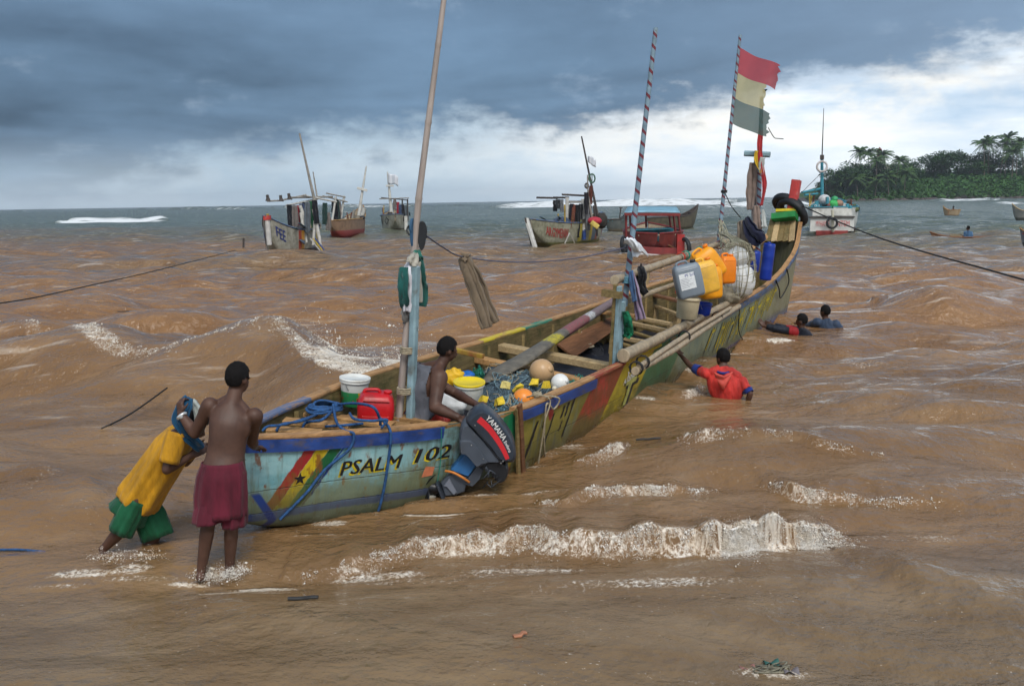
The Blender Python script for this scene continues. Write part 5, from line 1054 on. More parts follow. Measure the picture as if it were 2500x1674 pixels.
# ------------------------------------------------------------------ outboard motor, tilted up
def motor():
    Y0 = 9.42; c0 = W(1115, 1040, Y0); px = W(1215, 1040, Y0) - c0; k = px.length / 100                                   # metres per photo pixel at the motor
    t = thing('outboard_motor', 'dark grey outboard motor tilted up on the quarter, seated man holding it', 'outboard motor', mat4=CF(c0, roll * 0, 0.02))
    def C8(x, y): return ((1000 + x / 5.6) / KD - 1115) * k, -((960 + y / 5.6) / KD - 1040) * k                                 # survey of the side view
    def poly(*pts): return [C8(*p) for p in pts]
    def rounded(P, n=3):
        v = [Vector((a, b, 0)) for a, b in P]; return [(p.x, p.y) for p in smooth_path(v + [v[0]], n)[:-1]]
    DG = mat('motor_dark_grey', (.026, .033, .046), .38, .2, 4, .001, 60, dirt=.2, dirtcol=(.09, .08, .07)); MG = mat('motor_mid_grey', (.058, .070, .090), .42, .2, 4, .001, 60, dirt=.3, dirtcol=(.05, .045, .04)); BU = mat('motor_blue', (.025, .12, .30), .45, .25, 6, .003, 30, dirt=.35, dirtcol=(.14, .15, .15)); BK = mat('motor_black', (.012, .013, .016), .35, .3, 8, .002, 40); MT = mat('motor_metal', (.28, .28, .28), .35, .3, 9, metal=.7)
    lay = lambda d, b=.035: [(-d, .88), (-d + b * .35, .955), (-d + b, 1.0), (d - b, 1.0), (d, .90)]
    cowl = rounded(poly((1010, 150), (1150, 240), (1290, 400), (1400, 570), (1448, 740), (1440, 860), (1380, 900), (1250, 870), (1130, 700), (980, 520), (830, 350), (790, 310), (850, 230), (940, 170)), 3); q = MB(); q.prism(cowl, 0, None, lay(.20, .06), True); cw = q.build('cowling', DG, t)
    low = rounded(poly((800, 330), (960, 500), (1120, 690), (1260, 880), (1200, 900), (1080, 900), (950, 960), (880, 880), (800, 780), (720, 740), (690, 600), (700, 450), (740, 350)), 2); q = MB(); q.prism(low, 0, None, lay(.185, .05), True); lw = q.build('lower_cowling', MG, t)
    q = MB(); q.prism(rounded(poly((700, 560), (840, 560), (960, 680), (1090, 880), (1000, 900), (930, 950), (850, 850), (760, 750), (690, 740)), 2), 0, None, lay(.20, .03), True); q.build('lower_panel', MG, t)
    q = MB(); q.prism(rounded(poly((1010, 905), (1200, 880), (1320, 930), (1350, 1040), (1290, 1170), (1200, 1190), (1130, 1080), (1030, 1000), (960, 960)), 2), 0, None, lay(.15, .04), True); q.build('swivel_housing', BK, t)
    q = MB(); q.prism(poly((770, 770), (930, 940), (800, 1115), (600, 1035), (560, 1010)), 0, None, lay(.085, .02)); q.build('midsection', BU, t)
    q = MB(); q.prism(poly((930, 950), (1020, 1010), (960, 1150), (850, 1260), (720, 1220), (800, 1120)), 0, None, lay(.075, .02)); q.build('exhaust_housing', MG, t)
    q = MB(); q.prism(poly((600, 1030), (800, 1115), (740, 1330), (610, 1380), (470, 1390), (420, 1200), (500, 1120)), 0, None, lay(.065, .02)); q.build('leg', MG, t)
    q = MB(); q.prism(poly((540, 1120), (640, 1330), (600, 1370), (500, 1240), (460, 1230)), 0, None, [(-.085, .9), (-.06, 1), (.06, 1), (.085, .9)]); q.build('leg_web', mat('motor_light_grey', (.15, .165, .20), .4, .15, 5), t)
    q = MB(); q.prism(poly((360, 1170), (400, 1190), (480, 1400), (440, 1410)), 0, None, [(-.16, .9), (-.15, 1), (.15, 1), (.16, .9)]); q.build('cavitation_plate', DG, t)
    a, b = C8(180, 1250), C8(470, 1330); q = MB(); q.tube([Vector((lerp(a[0], b[0], f), 0, lerp(a[1], b[1], f))) for f in np.linspace(0, 1, 8)], [.018, .045, .055, .06, .062, .06, .05, .03], 14); q.build('gearcase', BK, t)
    hub = Vector((lerp(a[0], b[0], .15), 0, lerp(a[1], b[1], .15))); ax = Vector((b[0] - a[0], 0, b[1] - a[1])).normalized()
    for kk in range(3):
        F = frame(hub, ax) @ Matrix.Rotation(kk * 2.094 + .5, 4, 'X'); q = MB(); q.grid(lambda u, v: F @ Vector((.05 * (v - .5) + .03 * u, (v - .5) * .11 * (1 - .5 * abs(u - .5)), .03 + .12 * u)), 6, 5, True, .006); q.build('propeller_blade', BK, t)
    q = MB(); q.prism(rounded(poly((150, 1440), (200, 1400), (330, 1385), (345, 1420), (240, 1465), (160, 1470)), 2), 0, None, [(-.03, .8), (-.02, 1), (.02, 1), (.03, .8)]); q.build('skeg', mat('bare_alloy', (.45, .44, .38), .4, .2, 8), t)
    hs_ = [Vector((C8(*p)[0], dy, C8(*p)[1])) for p, dy in (((490, 1030), -.06), ((600, 1040), -.10), ((720, 1105), -.11), ((810, 1180), -.09))]; q = MB(); q.tube(smooth_path(hs_, 6), .013, 8); q.build('orange_hose', mat('orange_hose', (.50, .17, .03), .5, .3, 9), t)
    p0, p1 = [Vector((C8(*p)[0], -.19, C8(*p)[1])) for p in ((1240, 895), (1330, 800))]; q = MB(); q.tube([p0, p1], [.010, .007], 8); q.build('tilt_lever', MT, t)
    rs = random.Random(2)
    for kk in range(9):
        x, y = rs.uniform(980, 1180), rs.uniform(980, 1180); p = C8(x, y); q = MB(); q.tube(smooth_path([Vector((p[0], -.16, p[1])), Vector((p[0] + rs.uniform(-.05, .05), -.18, p[1] + rs.uniform(-.05, .05))), Vector((p[0] + rs.uniform(-.08, .08), -.15, p[1] + rs.uniform(-.06, .06)))], 4), .007, 6); q.build('cable', (BK, BK, MG)[kk % 3], t)
    for x, y in ((855, 630), (1010, 820), (910, 360)): p = C8(x, y); q = MB(); q.ball((p[0], -.205, p[1]), .007, 8, 6); q.build('screw', MT, t)
    # groove, red stripe and lettering follow the curve of the cowling
    def arc(L, n): P = smooth_path([Vector((C8(*p)[0], 0, C8(*p)[1])) for p in L], n); return P
    def strip(L, w, y, m_, name):
        P = arc(L, 8); vs = []
        for i, p in enumerate(P):
            d = (P[min(i+1, len(P)-1)] - P[max(i-1, 0)]).normalized(); nn = Vector((-d.z, 0, d.x)); ww = w if not hasattr(w, '__len__') else lerp(w[0], w[1], i / (len(P) - 1)); vs += [p + nn * ww / 2 + Vector((0, y, 0)), p - nn * ww / 2 + Vector((0, y, 0)), p + nn * ww / 2 + Vector((0, y + .02, 0)), p - nn * ww / 2 + Vector((0, y + .02, 0))]
        n_ = len(P); f = []
        for i in range(n_ - 1): f += [(4*i, 4*i+4, 4*i+5, 4*i+1), (4*i, 4*i+2, 4*i+6, 4*i+4), (4*i+1, 4*i+5, 4*i+7, 4*i+3)]
        q = MB(); q.add(vs, f); return q.build(name, m_, cw)
    strip([(960, 275), (1080, 390), (1190, 540), (1280, 700), (1335, 830)], (.062, .040), -.203, mat('red_decal', (.55, .022, .03), .35, .08, 5), 'red_stripe')
    strip([(830, 330), (960, 480), (1090, 650), (1190, 790), (1270, 880)], .010, -.203, BK, 'groove')
    def arc_text(txt, L, size, name):
        P = arc(L, 12); cum = [0]
        for a_, b_ in zip(P, P[1:]): cum.append(cum[-1] + (b_ - a_).length)
        vs, fs = text_mesh(txt, 1, .0, 1.0, 3, .05, .018); x0, x1 = min(v.x for v in vs), max(v.x for v in vs); kx = cum[-1] / (x1 - x0); out = []
        for v in vs:
            d_ = (v.x - x0) * kx; i = min(len(P) - 2, max(0, int(np.searchsorted(cum, d_)) - 1)); f_ = (d_ - cum[i]) / (cum[i+1] - cum[i]); p = P[i].lerp(P[i+1], f_); dd = (P[i+1] - P[i]).normalized(); nn = Vector((-dd.z, 0, dd.x)); out.append(p + nn * v.y * size + Vector((0, -.205 - v.z, 0)))
        q = MB(); q.add(out, fs); q.build(name, LWHT, cw)
    arc_text('YAMAHA', [(1045, 272), (1120, 350), (1200, 465), (1275, 580)], .075, 'lettering'); arc_text('Enduro', [(1285, 595), (1320, 660), (1352, 740)], .045, 'lettering')
    # mounting bracket on the gunwale
    q = MB(); q.beam((C8(690, 600)[0], .16, C8(690, 600)[1]), (C8(800, 950)[0], .20, C8(800, 950)[1]), .16, .10, (0, 1, 0), .15); q.build('clamp_bracket', BK, t)
    return t
MOTOR = motor()
# ------------------------------------------------------------------ people: one continuous body each, clothes as children
def c1(x, y, Y): return W((200 + x / 2.375) / KD, (800 + y / 2.375) / KD, Y)
def c2(x, y, Y): return W((580 + x / 2.904) / KD, (780 + y / 2.904) / KD, Y)
def c8(x, y, Y): return W((1600 + x / 4.258) / KD, (700 + y / 4.258) / KD, Y)
def skin_mat():
    m_, t, b = newmat('dark_skin'); o = t.coord('Object'); n = t.noise(o, 7, 5, .6); n2 = t.noise(o, 60, 3, .6)
    t.put(b.inputs['Base Color'], t.mix(t.lin(n, .3, .7), (.056, .026, .017), (.108, .054, .036))); t.put(b.inputs['Roughness'], t.lin(n, .3, .7, .44, .62)); b.inputs['Specular IOR Level'].default_value = .35
    t.put(b.inputs['Normal'], t.bump(t.m('ADD', n2, t.m('MULTIPLY', n, 2)), .25, .004)); return m_
SKIN = skin_mat(); HAIR = mat('black_hair', (.008, .007, .007), .85, .3, 40, .006, 160, spec=.15)
class Body:
    def __init__(self, name, label, voxel=.009): self.q = MB(); self.seg = []; self.name = name; self.label = label; self.vox = voxel
    def cone(self, key, a, ra, b, rb, n=14, reg=True):
        a, b = Vector(a), Vector(b); d = b - a; L = max(d.length, 1e-6); F = frame(a, d); P = []
        for k in range(5): th = math.pi / 2 * (1 - k / 4); P.append((-ra * math.sin(th), ra * math.cos(th)))
        for f in (.33, .66): P.append((L * f, lerp(ra, rb, f)))
        for k in range(5): th = math.pi / 2 * k / 4; P.append((L + rb * math.sin(th), rb * math.cos(th)))
        vs = [F @ Vector((x, math.cos(2*math.pi*j/n) * max(r, 1e-4), math.sin(2*math.pi*j/n) * max(r, 1e-4))) for x, r in P for j in range(n)]
        self.q.add(vs, [(i*n+j, i*n+(j+1) % n, (i+1)*n+(j+1) % n, (i+1)*n+j) for i in range(len(P)-1) for j in range(n)] + [tuple(range(n))[::-1], tuple((len(P)-1)*n+j for j in range(n))])
        if reg: self.seg.append((key, a, b, ra, rb))
    def loft(self, key, rings, n=24):
        """rings: centre, width vector (half), depth vector (half)"""
        vs = []; R0 = rings; rings = list(zip(*[smooth_path([r_[j] for r_ in R0], 4) for j in range(3)]))
        for c, w, d in rings:
            for j in range(n): a = 2*math.pi*j/n; ca, sa = math.cos(a), math.sin(a); vs.append(Vector(c) + Vector(w) * (math.copysign(abs(ca)**.93, ca)) + Vector(d) * (math.copysign(abs(sa)**.93, sa)))
        self.q.add(vs, [(i*n+j, i*n+(j+1) % n, (i+1)*n+(j+1) % n, (i+1)*n+j) for i in range(len(rings)-1) for j in range(n)] + [tuple(range(n))[::-1], tuple((len(rings)-1)*n+j for j in range(n))])
        rings = R0
        for i in range(len(rings) - 1): self.seg.append((key + str(i), Vector(rings[i][0]), Vector(rings[i+1][0]), rings[i][1].length * .8, rings[i+1][1].length * .8))
    def head(self, c, face, up, k=1.0):
        c = Vector(c); f = Vector(face).normalized(); u = Vector(up).normalized(); s = f.cross(u).normalized(); u = s.cross(f).normalized(); R = Matrix((s, f, u)).transposed(); self.hd = (c, f, u, s, k)
        self.q.ball(c + u * .02 * k - f * .008 * k, .115 * k, 20, 14, (.72, .86, .96), R); self.q.ball(c - u * .045 * k + f * .028 * k, .078 * k, 16, 10, (.78, .90, 1.0), R)
        self.q.ball(c - u * .085 * k + f * .05 * k, .04 * k, 12, 8, (.95, .9, .75), R)                                            # chin
        self.cone('nose', c + f * .098 * k - u * .015 * k, .014 * k, c + f * .108 * k - u * .035 * k, .020 * k, 8, False)
        for sg in (-1, 1):
            self.q.ball(c + s * sg * .082 * k - u * .015 * k - f * .005 * k, .032 * k, 10, 8, (.35, .7, 1.0), R); self.q.ball(c + f * .088 * k + s * sg * .034 * k + u * .002 * k, .017 * k, 8, 6, (1.2, .7, .7), R)
        self.cone('mouth', c + f * .098 * k - u * .062 * k - s * .02 * k, .011 * k, c + f * .098 * k - u * .062 * k + s * .02 * k, .011 * k, 8, False); self.seg.append(('head', c - u * .05 * k, c + u * .04 * k, .09, .09))
    def hand(self, key, wrist, tip, palmn, curl=.5, spread=1.0, thumb=1, k=1.0):
        """palm from wrist towards tip, palm facing palmn; fingers curl towards palmn"""
        w = Vector(wrist); d = (Vector(tip) - w).normalized(); n = Vector(palmn); n = (n - d * n.dot(d)).normalized(); s = d.cross(n).normalized() * thumb
        for o in (-.026, -.009, .009, .026): self.cone(key, w + s * o * .7 * k, .019 * k, w + d * .085 * k + s * o * 1.15 * k, .0165 * k, 8)
        for i, (o, L) in enumerate(((-.036, .066), (-.012, .080), (.012, .086), (.035, .076))):
            p = w + d * .085 * k + s * o * k * spread; d1 = (d * math.cos(curl * .6) + n * math.sin(curl * .6) + s * o * 3 * (spread - .9)).normalized(); d2 = (d * math.cos(curl * 1.8) + n * math.sin(curl * 1.8)).normalized()
            m_ = p + d1 * L * .55 * k; self.cone(key, p - d * .01, .0105 * k, m_, .0098 * k, 8); self.cone(key, m_, .0098 * k, m_ + d2 * L * .5 * k, .0085 * k, 8)
        t0 = w + s * .030 * k + d * .03 * k; t1 = t0 + (d * .5 + s * .9 + n * .25).normalized() * .040 * k; self.cone(key, t0, .015 * k, t1, .012 * k, 8); self.cone(key, t1, .012 * k, t1 + (d * .85 + s * .4 + n * .5).normalized() * .034 * k, .010 * k, 8)
    def arm(self, side, sh, el, wr, k=1.0):
        sh, el, wr = Vector(sh), Vector(el), Vector(wr); self.cone('sh' + side, sh, .064 * k, sh.lerp(el, .25), .058 * k); self.cone('ua' + side, sh, .058 * k, el, .042 * k); self.cone('fa' + side, el, .042 * k, el.lerp(wr, .35), .043 * k); self.cone('fb' + side, el.lerp(wr, .3), .043 * k, wr, .027 * k)
    def leg(self, side, hip, kn, an, toe, k=1.0):
        hip, kn, an, toe = Vector(hip), Vector(kn), Vector(an), Vector(toe); self.cone('th' + side, hip, .092 * k, kn, .056 * k); back = (an - kn).normalized(); self.cone('ca' + side, kn, .054 * k, kn.lerp(an, .3), .058 * k); self.cone('cb' + side, kn.lerp(an, .28), .057 * k, an, .036 * k)
        d = (toe - an); self.cone('ft' + side, an - d.normalized() * .03 + Vector((0, 0, -.03)), .036 * k, an + d * .65 + Vector((0, 0, -.045)), .036 * k); self.cone('fu' + side, an + d * .5 + Vector((0, 0, -.045)), .036 * k, toe + Vector((0, 0, -.05)), .026 * k)
    def finish(self, cat='person', hair=True, hairline=0.0):
        me = self.q.mesh('body_raw'); o = bpy.data.objects.new('body_raw', me); COL.objects.link(o)
        r = o.modifiers.new('r', 'REMESH'); r.mode = 'VOXEL'; r.voxel_size = self.vox; s = o.modifiers.new('s', 'SMOOTH'); s.factor = .5; s.iterations = 6
        dg = bpy.context.evaluated_depsgraph_get(); dg.update(); em = bpy.data.meshes.new_from_object(o.evaluated_get(dg)); bpy.data.objects.remove(o); bpy.data.meshes.remove(me)
        n = len(em.vertices); co = np.empty(n * 3); em.vertices.foreach_get('co', co); co = co.reshape(-1, 3); nr = np.empty(n * 3); em.vertices.foreach_get('normal', nr); self.nr = nr.reshape(-1, 3); self.co = co
        fl = np.empty(len(em.loops), int); em.loops.foreach_get('vertex_index', fl); self.faces = [fl[p.loop_start:p.loop_start + p.loop_total] for p in em.polygons]
        em.polygons.foreach_set('use_smooth', np.ones(len(em.polygons), bool)); em.materials.append(SKIN); em.name = 'body'
        best = np.full(n, 1e9); self.k = np.zeros(n, int); self.t = np.zeros(n)
        for i, (key, a, b, ra, rb) in enumerate(self.seg):
            A = np.array(a); D = np.array(b) - A; t = np.clip(((co - A) @ D) / (D @ D + 1e-9), 0, 1); d = np.linalg.norm(co - A - t[:, None] * D, axis=1) - (ra + (rb - ra) * t); w = d < best; best[w] = d[w]; self.k[w] = i; self.t[w] = t[w]
        self.keys = np.array([s_[0] for s_ in self.seg])[self.k]
        base = min(co, key=lambda p: p[2]); cx = co.mean(0); self.root = thing(self.name, self.label, cat, loc=(cx[0], cx[1], base[2]), group=None); off = Vector((cx[0], cx[1], base[2])); self.off = np.array(off)
        em.transform(Matrix.Translation(-off)); b = bpy.data.objects.new('body', em); COL.objects.link(b); b.parent = self.root
        if hair:
            c, f, u, s, k = self.hd; rel = co - np.array(c); fz = rel @ np.array(f); uz = rel @ np.array(u)
            m_ = (np.linalg.norm(rel, axis=1) < .17 * k) & ((uz > .055 * k + hairline) | ((fz < .035 * k) & (uz > -.005 * k + hairline)) | ((fz < -.035 * k) & (uz > -.055 * k + hairline))) & (np.abs(rel @ np.array(s)) < .088 * k)
            self.cloth('hair', m_, HAIR, .008, .005, 60)
        return self.root
    def where(self, spec):
        """spec: {segment key: (tmin, tmax)}"""
        m_ = np.zeros(len(self.co), bool)
        for key, (a, b) in spec.items(): m_ |= (self.keys == key) & (self.t >= a) & (self.t <= b)
        return m_
    def cloth(self, name, mask, m_, off=.012, fold=.006, freq=14, label=None, drape=None):
        fs = [f for f in self.faces if mask[f].all()]
        if not fs: return None
        use = np.unique(np.concatenate(fs)); idx = -np.ones(len(self.co), int); idx[use] = np.arange(len(use)); P = self.co[use]; N = self.nr[use]
        nz = np.array([mnoise.noise(Vector((p[0] * freq, p[1] * freq, p[2] * freq * .45))) + .6 * mnoise.noise(Vector((p[0] * freq * 2.3 + 9, p[1] * freq * 2.3, p[2] * freq * .9))) for p in P]); o_ = off + fold * nz
        Q = P + N * np.maximum(o_, .003)[:, None]
        if drape is not None: Q = drape(Q, P)
        q = MB(); q.add([tuple(p) for p in Q - self.off], [tuple(idx[f]) for f in fs], True); ob = q.build(name, m_, self.root)
        if label: ob['label'] = label
        sd = ob.modifiers.new('thickness', 'SOLIDIFY'); sd.thickness = .005; sd.offset = 0; return ob
    def garment(self, name, q, m_):
        q.v = [tuple(Vector(v) - Vector(self.off)) for v in q.v]; ob = q.build(name, m_, self.root); sd = ob.modifiers.new('thickness', 'SOLIDIFY'); sd.thickness = .005; return ob
def tube_cloth(q, rings, n=40, folds=7, amp=.09, seed=0, grow=True):
    """open loose tube: rings (centre, width half vector, depth half vector), folds deepen towards the hem"""
    rs = random.Random(seed); ph = [rs.uniform(0, 6.28) for _ in range(3)]; vs = []; m_ = len(rings); R = []
    for i in range(m_ - 1):
        for k in range(4): t = k / 4; a, b = rings[i], rings[i+1]; R.append(tuple(Vector(a[j]).lerp(Vector(b[j]), t) for j in range(3)))
    R.append(tuple(Vector(x) for x in rings[-1])); M_ = len(R)
    for i, (c, w, d) in enumerate(R):
        g = (i / (M_ - 1)) if grow else 1.0
        for j in range(n):
            a = 2*math.pi*j/n; k = 1 + amp * (.3 + .7 * g) * (math.sin(folds * a + ph[0] + g * .6) * .6 + math.sin((folds * 2 + 1) * a + ph[1] - g) * .3 + .4 * mnoise.noise(Vector((math.cos(a) * 2, math.sin(a) * 2, i * .25 + seed)))); vs.append(c + (w * math.cos(a) + d * math.sin(a)) * k)
    q.add(vs, [(i*n+j, i*n+(j+1) % n, (i+1)*n+(j+1) % n, (i+1)*n+j) for i in range(M_-1) for j in range(n)], True); return q
def torso(B, shL, shR, hipL, hipR, depth_hint, wk=1.0, neck=None):
    """torso loft between shoulder and hip lines; depth_hint: the way the chest faces"""
    shL, shR, hipL, hipR = map(Vector, (shL, shR, hipL, hipR)); cs, ch = (shL + shR) / 2, (hipL + hipR) / 2; ws = (shR - shL) / 2; wh = (hipR - hipL) / 2; ax = (cs - ch).normalized(); f = Vector(depth_hint); f = (f - ax * f.dot(ax)).normalized()
    def ring(t, hw, hd): c = cs.lerp(ch, t); w = ws.normalized().lerp(wh.normalized(), t).normalized(); return (c, w * hw, f * hd)
    B.loft('to', [ring(-.13, ws.length * .36, .058 * wk), ring(-.05, ws.length * .66, .074 * wk), ring(.05, ws.length * .92, .092 * wk), ring(.22, ws.length * .93, .118 * wk), ring(.45, ws.length * .84, .112 * wk), ring(.70, .138 * wk, .095 * wk), ring(.92, .158 * wk, .112 * wk), ring(1.08, .160 * wk, .118 * wk), ring(1.2, .12 * wk, .09 * wk)])
    return cs, ch, ax, f
CLO = lambda n, c, r=.8, b=.006: mat('garment_' + n, c, r, .38, 7, b * 3, 16, (1, 1, .35), .45, tuple(q * .45 for q in c), 3.0, spec=.25, sheen=.1)
# --- bare-backed man in maroon shorts, one hand on the stern
B = Body('person', 'bare-backed man in maroon shorts standing in the shallows with a hand on the stern', .0085)
sL, sR = c1(742, 452, 7.72), c1(1000, 512, 7.72); hL, hR = c1(742, 850, 7.58), c1(892, 850, 7.60)
torso(B, sL + Vector((.01, 0, .0)), sR + Vector((-.01, 0, 0)), hL, hR, (.15, 1, 0), 1.06); hc = c1(905, 292, 7.80)
B.head(hc, (.42, .85, -.12), (.02, .05, 1), 1.0); B.cone('neck', c1(872, 440, 7.74), .066, c1(893, 350, 7.79), .058); B.cone('trapL', c1(795, 445, 7.755), .045, c1(862, 412, 7.775), .05); B.cone('trapR', c1(945, 478, 7.755), .045, c1(883, 416, 7.775), .05)
for x, y, r in ((800, 545, .065), (935, 575, .065)): B.q.ball(c1(x, y, 7.665), r, 12, 8, (.95, .45, 1.5))                                                      # shoulder blades
eL, wL = c1(655, 610, 7.78), c1(572, 498, 7.82); eR, wR = c1(985, 655, 7.90), c1(1002, 690, 8.06)
B.arm('L', sL, eL, wL, 1.12); B.arm('R', sR, eR, wR, 1.12); B.hand('haL', wL, c1(568, 430, 7.84), (.55, .7, .1), 1.0, .9, -1); B.hand('haR', wR, c1(1045, 690, 8.22), (0, .1, -1), .45, 1.1, -1)
kL, kR = c1(735, 1120, 7.50), c1(868, 1130, 7.58); aL, aR = c1(690, 1420, 7.50), c1(856, 1400, 7.62); B.leg('L', hL, kL, aL, aL + Vector((-.02, .17, -.05))); B.leg('R', hR, kR, aR, aR + Vector((.06, .17, -.05)))
m2 = B.finish(hairline=-.004); MAR = CLO('maroon', (.105, .011, .024)); q = MB(); hx = Vector((1, 0, 0)); hy = Vector((0, 1, 0))
tube_cloth(q, [(c1(812, 775, 7.59), hx * .155, hy * .115), (c1(810, 850, 7.59), hx * .192, hy * .150), (c1(805, 960, 7.58), hx * .205, hy * .155), (c1(803, 1085, 7.56), hx * .202, hy * .15)], 72, 12, .075, 3)
tube_cloth(q, [(c1(748, 990, 7.56), hx * .095, hy * .115), (c1(737, 1060, 7.53), hx * .108, hy * .125), (c1(732, 1122, 7.51), hx * .112, hy * .128)], 48, 7, .13, 4, False); tube_cloth(q, [(c1(872, 990, 7.59), hx * .085, hy * .115), (c1(886, 1060, 7.59), hx * .094, hy * .122), (c1(884, 1142, 7.59), hx * .092, hy * .122)], 48, 7, .13, 5, False); B.garment('shorts', q, MAR)
q = MB(); F = frame(wL.lerp(eL, .10), eL - wL); q.tube([F @ Vector((0, math.cos(a) * .034, math.sin(a) * .034)) for a in np.linspace(0, 6.2832, 18)], .010, 6); F2 = wL.lerp(eL, .10) + Vector((.0, -.036, 0)); q.ball(F2, .020, 10, 6, (1, .4, 1)); B.garment('wrist_watch', q, mat('watch_steel', (.6, .62, .62), .3, .1, metal=.5))
# blue cloth he grips
rag([c1(625, 405, 7.90), c1(600, 450, 7.88), c1(570, 530, 7.86), c1(600, 610, 7.90), c1(650, 660, 7.95), c1(690, 700, 8.0)], [.06, .13, .13, .09, .09, .05], CL('towel', (.015, .075, .155)), 'towel', None, .014, 41, label='dark blue cloth held up by the bare-backed man beside the stern', cat='cloth')
rag([c1(640, 420, 7.98), c1(668, 470, 7.96), c1(680, 540, 7.96)], [.04, .07, .05], CL('towel2', (.33, .36, .34)), 'towel', None, .012, 42, label='pale end of cloth behind the dark blue one at the stern', cat='cloth')
# --- man in a yellow shirt bent forward, pushing
B = Body('person', 'man in a yellow shirt and green shorts bent forward pushing at the stern', .010)
sN, sF = c1(548, 625, 7.93), c1(610, 612, 8.27); hN, hF = c1(325, 985, 8.00), c1(345, 975, 8.24)
torso(B, sF, sN, hF, hN, (.75, .1, -.65)); B.head(c1(655, 560, 8.12), (.75, .25, -.6), (.60, .1, .78), .98); B.cone('neck', c1(585, 600, 8.10), .062, c1(635, 575, 8.12), .057)
eN, wN = c1(492, 822, 7.86), c1(640, 735, 8.02); eF, wF = c1(600, 780, 8.36), c1(670, 700, 8.38); B.arm('N', sN, eN, wN); B.arm('F', sF, eF, wF); B.hand('haN', wN, c1(720, 690, 8.10), (.3, .9, 0), .5, 1.0, 1); B.hand('haF', wF, c1(740, 690, 8.40), (.3, -.9, 0), .5, 1.0, -1)
kN, aN = c1(232, 1165, 8.02), c1(128, 1278, 8.05); kF, aF = c1(430, 1190, 8.25), c1(330, 1370, 8.28); B.leg('N', hN, kN, aN, aN + Vector((.05, .05, -.15))); B.leg('F', hF, kF, aF, aF + Vector((.16, .02, -.05)))
m1 = B.finish(); YS = CLO('yellow', (.50, .245, .010), .7, .008); GS = CLO('green', (.006, .085, .036), .7, .008); dp = (sN + sF) / 2 - (hN + hF) / 2; axn = dp.normalized(); wd = (sF - sN).normalized(); tk = axn.cross(wd).normalized(); q = MB(); mid = lambda t: ((hN + hF) / 2).lerp((sN + sF) / 2, t)
tube_cloth(q, [(mid(1.10), wd * .11, tk * .08), (mid(1.0), wd * .20, tk * .115), (mid(.8), wd * .215, tk * .150), (mid(.5), wd * .205, tk * .160), (mid(.2), wd * .205, tk * .165), (mid(-.02), wd * .212, tk * .178), (mid(-.12), wd * .195, tk * .162)], 64, 6, .12, 7)
for s_, e_ in ((sN, eN), (sF, eF)): d_ = (e_ - s_).normalized(); s1 = d_.orthogonal().normalized(); s2 = d_.cross(s1); tube_cloth(q, [(s_ - d_ * .03, s1 * .085, s2 * .085), (s_.lerp(e_, .35), s1 * .088, s2 * .088), (s_.lerp(e_, .80), s1 * .080, s2 * .080)], 32, 5, .06, 8)
B.garment('shirt', q, YS); q = MB(); g1, g2 = c1(330, 960, 8.11), c1(300, 1040, 8.11)
tube_cloth(q, [(mid(-.02), wd * .165, tk * .135), (mid(-.18), wd * .185, tk * .155), (mid(-.30), wd * .20, tk * .175)], 48, 7, .05, 9)
dl = (kN - hN).normalized(); tube_cloth(q, [(hN.lerp(kN, .05), wd * .10, dl.cross(wd) * .10), (hN.lerp(kN, .5), wd * .118, dl.cross(wd) * .11), (hN.lerp(kN, 1.12), wd * .115, dl.cross(wd) * .105)], 48, 6, .15, 10); dl = (kF - hF).normalized(); tube_cloth(q, [(hF.lerp(kF, .05), wd * .10, dl.cross(wd) * .11), (hF.lerp(kF, .5), wd * .135, dl.cross(wd) * .145), (hF.lerp(kF, 1.12), wd * .12, dl.cross(wd) * .14)], 48, 6, .15, 11); B.garment('shorts', q, GS)
# --- man seated on the quarter in a grey vest
B = Body('person', 'man in a grey vest and red shorts seated on the canoe holding the motor', .0095)
sN, sF = c2(1428, 412, 9.76), c2(1240, 352, 9.98); hN, hF = c2(1375, 714, 9.85), c2(1262, 700, 9.98)
torso(B, sF, sN, hF, hN, (.58, .80, -.1), 1.30); B.head(c2(1487, 212, 9.93), (.86, .45, -.22), (.10, 0, 1), 1.0); B.cone('neck', c2(1425, 345, 9.90), .064, c2(1468, 275, 9.92), .058); B.cone('trapF', c2(1300, 345, 9.97), .05, c2(1410, 320, 9.92), .052); B.cone('trapN', c2(1400, 375, 9.78), .052, c2(1440, 325, 9.90), .052)
eN, wN = c2(1398, 622, 9.62), c2(1560, 690, 9.50); eF, wF = c2(1540, 520, 10.10), c2(1690, 600, 9.78); B.arm('N', sN, eN, wN, 1.45); B.arm('F', sF, eF, wF, 1.25); B.hand('haN', wN, c2(1640, 745, 9.48), (.1, .5, -.9), .7, 1.0, 1); B.hand('haF', wF, c2(1760, 590, 9.68), (.2, -.1, -1), .9, 1.0, -1)
B.leg('N', hN, c2(1450, 722, 10.0), c2(1420, 860, 10.15), c2(1480, 870, 10.2)); B.leg('F', hF, c2(1500, 700, 10.3), c2(1470, 840, 10.4), c2(1530, 850, 10.4)); m3 = B.finish()
sp = (sN + sF) / 2; hp = (hN + hF) / 2; ax = (sp - hp).normalized(); rel = (B.co - np.array(hp)) @ np.array(ax); Ls = (sp - hp).length; lat = (B.co - np.array(sp)) @ np.array((sN - sF).normalized()); tor = np.char.startswith(B.keys.astype(str), 'to') | np.isin(B.keys, ['trapN', 'trapF', 'neck', 'shN', 'shF', 'uaN', 'uaF'])
